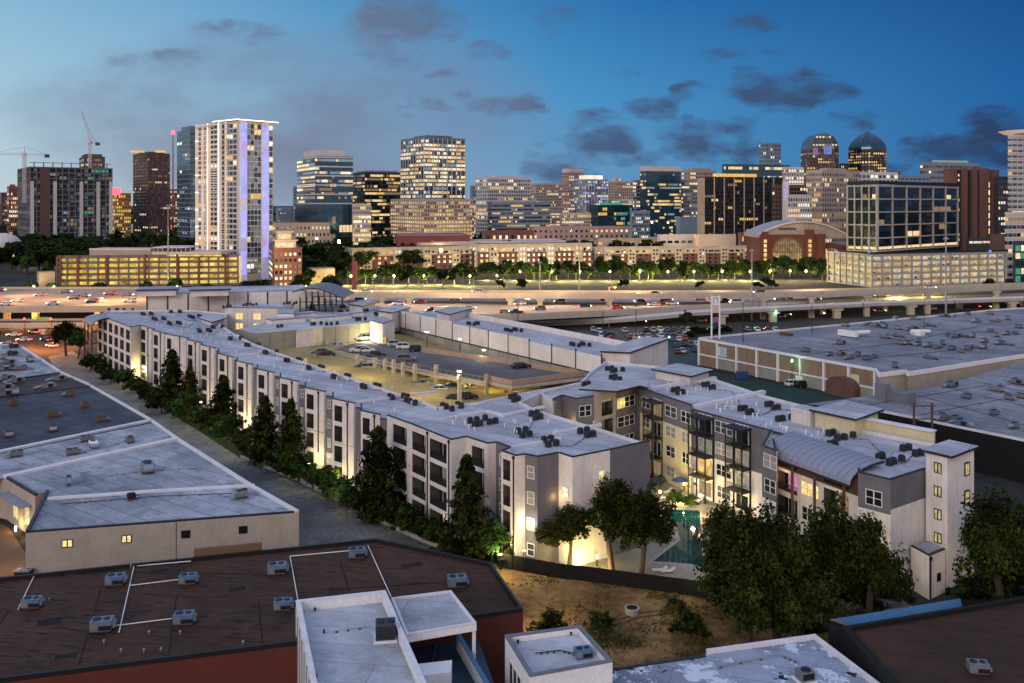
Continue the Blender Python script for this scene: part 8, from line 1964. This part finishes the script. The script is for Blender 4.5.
point(P(506, 616, 2.6), (1, .6, .14), 900); point(P(560, 596, 4), (1, .66, .28), 700); m = MB(); c = P(503, 621, 0); m.tube((c.x, c.y, 0), (c.x, c.y, 2.6), .1, .1, 'dark_metal', 6); m.tube((c.x, c.y, 2.6), (c.x, c.y, 2.95), .2, .16, 'lamp_orange', 8); tag(m.build('yard_lamp', None, loc=c), 'orange yard lamp in the gap between the brick and the small white building', 'lamp')
for px in range(350, 756, 15): point(PY(px+R.uniform(-3, 3), (512 if px < 480 else 545)+R.uniform(-6, 6), 2.0), (1, .86, .22), 8500, .4)
# warm points without fittings, added to brighten the low blocks behind the trees
for px, Y in ((356, 600), (380, 602), (405, 606), (430, 608), (455, 610), (490, 618), (515, 620), (540, 622), (565, 624), (588, 626), (615, 660), (645, 660), (675, 660), (705, 660), (735, 660)): point(PY(px, Y, 8), (1, .70, .34), 3200, .5)
for px, Y, z in ((440, 700, 20), (500, 720, 20), (550, 860, 18), (600, 860, 18), (625, 780, 20), (680, 760, 16), (715, 750, 14), (285, 490, 10), (270, 490, 22), (790, 622, 8), (815, 622, 8), (300, 840, 14), (430, 850, 10), (460, 850, 10)): point(PY(px, Y, z), (1, .72, .34), 5500, .5)
# orange sodium light under and over the left highway
for px, py, w in ((-10, 332, 5200), (20, 331, 5200), (45, 333, 5200), (72, 329, 1500), (-30, 340, 2500), (5, 342, 600)): point(P(px, py, 6), (1, .36, .06), w*1.9, .6)
for px, py, w in ((20, 316, 4500), (60, 316, 4500), (90, 316, 3500)): point(P(px, py, 4), (1, .45, .1), w*2, .6)
for px, py, z, w in ((130, 300, 14, 7500), (60, 300, 15, 3800), (400, 302, 15, 3800), (450, 306, 13, 5200), (480, 313, 12, 3800), (520, 306, 15, 3000), (560, 303, 15, 3000), (640, 303, 15, 4200), (720, 300, 15, 3000), (820, 300, 14, 3000), (900, 296, 14, 3000), (980, 292, 14, 3000), (350, 300, 14, 3000), (20, 296, 15, 3800), (100, 305, 15, 3800), (0, 304, 15, 3800)): point(P(px, py, 7)+Vector((0, 0, 8)), (1, .66, .34) if px > 200 else (1, .45, .10), w*2.6, .5)
for px in (508, 528, 642, 706, 772, 830, 900, 940): point(PY(px, 385, 6), (1, .85, .2), 4500, .5)
for pos_, col, w in LAMPS: point(pos_, col, w, .4)

# ================================================================= dusk sky
w = bpy.data.worlds.new('World'); SC.world = w; w.use_nodes = True
nt = w.node_tree; bg = nt.nodes['Background']
tc = N(nt, 'ShaderNodeTexCoord'); sp = N(nt, 'ShaderNodeSeparateXYZ'); nt.links.new(tc.outputs['Generated'], sp.inputs[0])
X, Yc, Z = sp.outputs
sky = N(nt, 'ShaderNodeTexSky'); sky.sky_type = 'NISHITA'; sky.sun_disc = False; sky.sun_elevation = math.radians(2.0); sky.sun_rotation = math.radians(205); sky.altitude = 200
def mr(v, a, b): return math_(nt, 'DIVIDE', math_(nt, 'SUBTRACT', v, a), b-a, True)
s = mr(X, -.50, .50); t = mr(Z, 0.0, .24)
lo = ramp(nt, s, [(0, (.52, .62, .68)), (.25, (.30, .39, .50)), (.5, (.18, .34, .52)), (.75, (.06, .245, .47)), (1, (.015, .14, .37))])
md = ramp(nt, s, [(0, (.36, .56, .70)), (.3, (.20, .42, .62)), (.55, (.06, .29, .58)), (1, (.003, .105, .35))])
hi = ramp(nt, s, [(0, (.19, .43, .65)), (.3, (.06, .265, .53)), (.65, (.006, .125, .38)), (1, (.001, .05, .23))])
c = mixc(nt, mr(t, 0, .45), lo, md); c = mixc(nt, mr(t, .45, 1), c, hi)
# clouds: soft bank at the left, torn dark patches right; all in direction space
cb = N(nt, 'ShaderNodeCombineXYZ'); yy = math_(nt, 'MAXIMUM', Yc, .05); U = math_(nt, 'DIVIDE', X, yy); V = math_(nt, 'DIVIDE', Z, yy)
nt.links.new(U, cb.inputs[0]); nt.links.new(V, cb.inputs[1])
mp = N(nt, 'ShaderNodeMapping'); mp.inputs['Scale'].default_value = (1, 2.1, 1); mp.inputs['Rotation'].default_value = (0, 0, -.25); nt.links.new(cb.outputs[0], mp.inputs[0])
n1 = noise(nt, mp.outputs[0], 15, 6, .58); n2 = noise(nt, mp.outputs[0], 4.5, 5, .55); nv = math_(nt, 'SUBTRACT', n1, .5)
tot = None
wn = N(nt, 'ShaderNodeTexNoise'); wn.inputs['Scale'].default_value = 9; wn.inputs['Detail'].default_value = 6; wn.inputs['Roughness'].default_value = .62; nt.links.new(mp.outputs[0], wn.inputs['Vector'])
ws = N(nt, 'ShaderNodeSeparateColor'); nt.links.new(wn.outputs['Color'], ws.inputs[0])
U0, V0 = U, V
U = math_(nt, 'ADD', U, math_(nt, 'MULTIPLY', math_(nt, 'SUBTRACT', ws.outputs[0], .5), .11)); V = math_(nt, 'ADD', V, math_(nt, 'MULTIPLY', math_(nt, 'SUBTRACT', ws.outputs[1], .5), .055))
V = math_(nt, 'SUBTRACT', V, math_(nt, 'MULTIPLY', math_(nt, 'SUBTRACT', ws.outputs[0], .5), .035))
BL = [(400, 22, 70, 44, 1.1), (500, 102, 48, 16, 1.21), (592, 116, 40, 16, 1.1), (660, 104, 54, 16, 1.1), (600, 142, 54, 28, 1.1), (560, 168, 45, 26, 1.1), (690, 140, 54, 26, 0.99), (785, 92, 75, 28, 1.26), (745, 150, 29, 44, 0.88), (960, 152, 80, 22, 1.3), (1000, 128, 50, 22, 1.0), (720, 58, 38, 12, .6), (750, 22, 38, 12, .4), (490, 52, 30, 12, .5), (480, 20, 36, 16, .4), (550, 15, 40, 26, .35), (880, 168, 40, 12, .9), (440, 70, 30, 9, .6), (690, 88, 26, 8, .7), (620, 70, 20, 7, .6), (780, 60, 24, 8, .6), (860, 120, 34, 9, .7), (420, 110, 40, 10, .6), (640, 160, 30, 12, .8), (240, 30, 60, 14, .5), (160, 60, 60, 14, .5)]
for (px, py, rx, ry, k) in BL:
    du = math_(nt, 'DIVIDE', math_(nt, 'SUBTRACT', U, (px-CX)/F), rx/F); dv = math_(nt, 'DIVIDE', math_(nt, 'SUBTRACT', V, (HZ-py)/F), ry/F)
    d2 = math_(nt, 'ADD', math_(nt, 'MULTIPLY', du, du), math_(nt, 'MULTIPLY', dv, dv))
    e = math_(nt, 'MULTIPLY', math_(nt, 'SUBTRACT', 1.0, d2, True), k)
    tot = e if tot is None else math_(nt, 'MAXIMUM', tot, e)
dens = math_(nt, 'ADD', math_(nt, 'MULTIPLY', tot, .9), math_(nt, 'MULTIPLY', nv, 3.4)); dens = math_(nt, 'MULTIPLY', mr(dens, .10, 1.0), mr(tot, .0, .30))
c = mixc(nt, math_(nt, 'MULTIPLY', dens, math_(nt, 'ADD', math_(nt, 'MULTIPLY', n1, 1.1), .32, True)), c, ramp(nt, s, [(.3, (.13, .19, .31)), (.6, (.05, .105, .225)), (1, (.008, .036, .115))]))
# purple grey bank left of centre
du = math_(nt, 'DIVIDE', math_(nt, 'ADD', U, .25), .33); dv = math_(nt, 'DIVIDE', math_(nt, 'SUBTRACT', V, .095), .115)
d2 = math_(nt, 'ADD', math_(nt, 'MULTIPLY', du, du), math_(nt, 'MULTIPLY', dv, dv)); bank = math_(nt, 'MULTIPLY', math_(nt, 'SUBTRACT', 1.0, d2, True), mr(n2, .25, .62))
c = mixc(nt, math_(nt, 'MULTIPLY', bank, .95), c, (.165, .185, .30))
# overhead and behind the camera: the bright after-sunset half of the sky
up = ramp(nt, mr(Z, .15, 1.0), [(0, (.80, .64, .60)), (.35, (.58, .58, .71)), (1, (.41, .55, .92))])
fac = math_(nt, 'MAXIMUM', mr(Z, .30, .75), mr(Yc, .35, -.45))
c = mixc(nt, fac, c, up)
mx = mixc(nt, 1.0, c, mixc(nt, 1.0, sky.outputs[0], (.006, .006, .006), 'MULTIPLY'), 'ADD')
nt.links.new(mx, bg.inputs['Color']); bg.inputs['Strength'].default_value = 1.0
l = bpy.data.lights.new('sun', 'SUN'); l.energy = 1.1; l.angle = math.radians(25); l.color = (1, .86, .78)
o = bpy.data.objects.new('sun', l); COL.objects.link(o); o.rotation_euler = (math.radians(68), 0, math.radians(-28))
# ================================================================= camera
cam = bpy.data.cameras.new('camera'); co = bpy.data.objects.new('camera', cam); COL.objects.link(co)
cam.sensor_width = 36; cam.lens = F/1024*36; cam.shift_y = -(341.5-HZ)/1024; cam.clip_end = 20000; cam.clip_start = .5
co.location = (0, 0, H); co.rotation_euler = (PI/2, 0, 0); SC.camera = co
SC.view_settings.view_transform = 'Standard'; SC.view_settings.look = 'None'; SC.view_settings.exposure = 0; SC.view_settings.gamma = 1
SC.render.engine = 'CYCLES'; SC.cycles.use_denoising = True; SC.cycles.max_bounces = 4; SC.cycles.diffuse_bounces = 1; SC.cycles.glossy_bounces = 2; SC.cycles.transmission_bounces = 2
SC.cycles.sample_clamp_indirect = 3; SC.cycles.use_light_tree = True; SC.cycles.caustics_reflective = False; SC.cycles.caustics_refractive = False
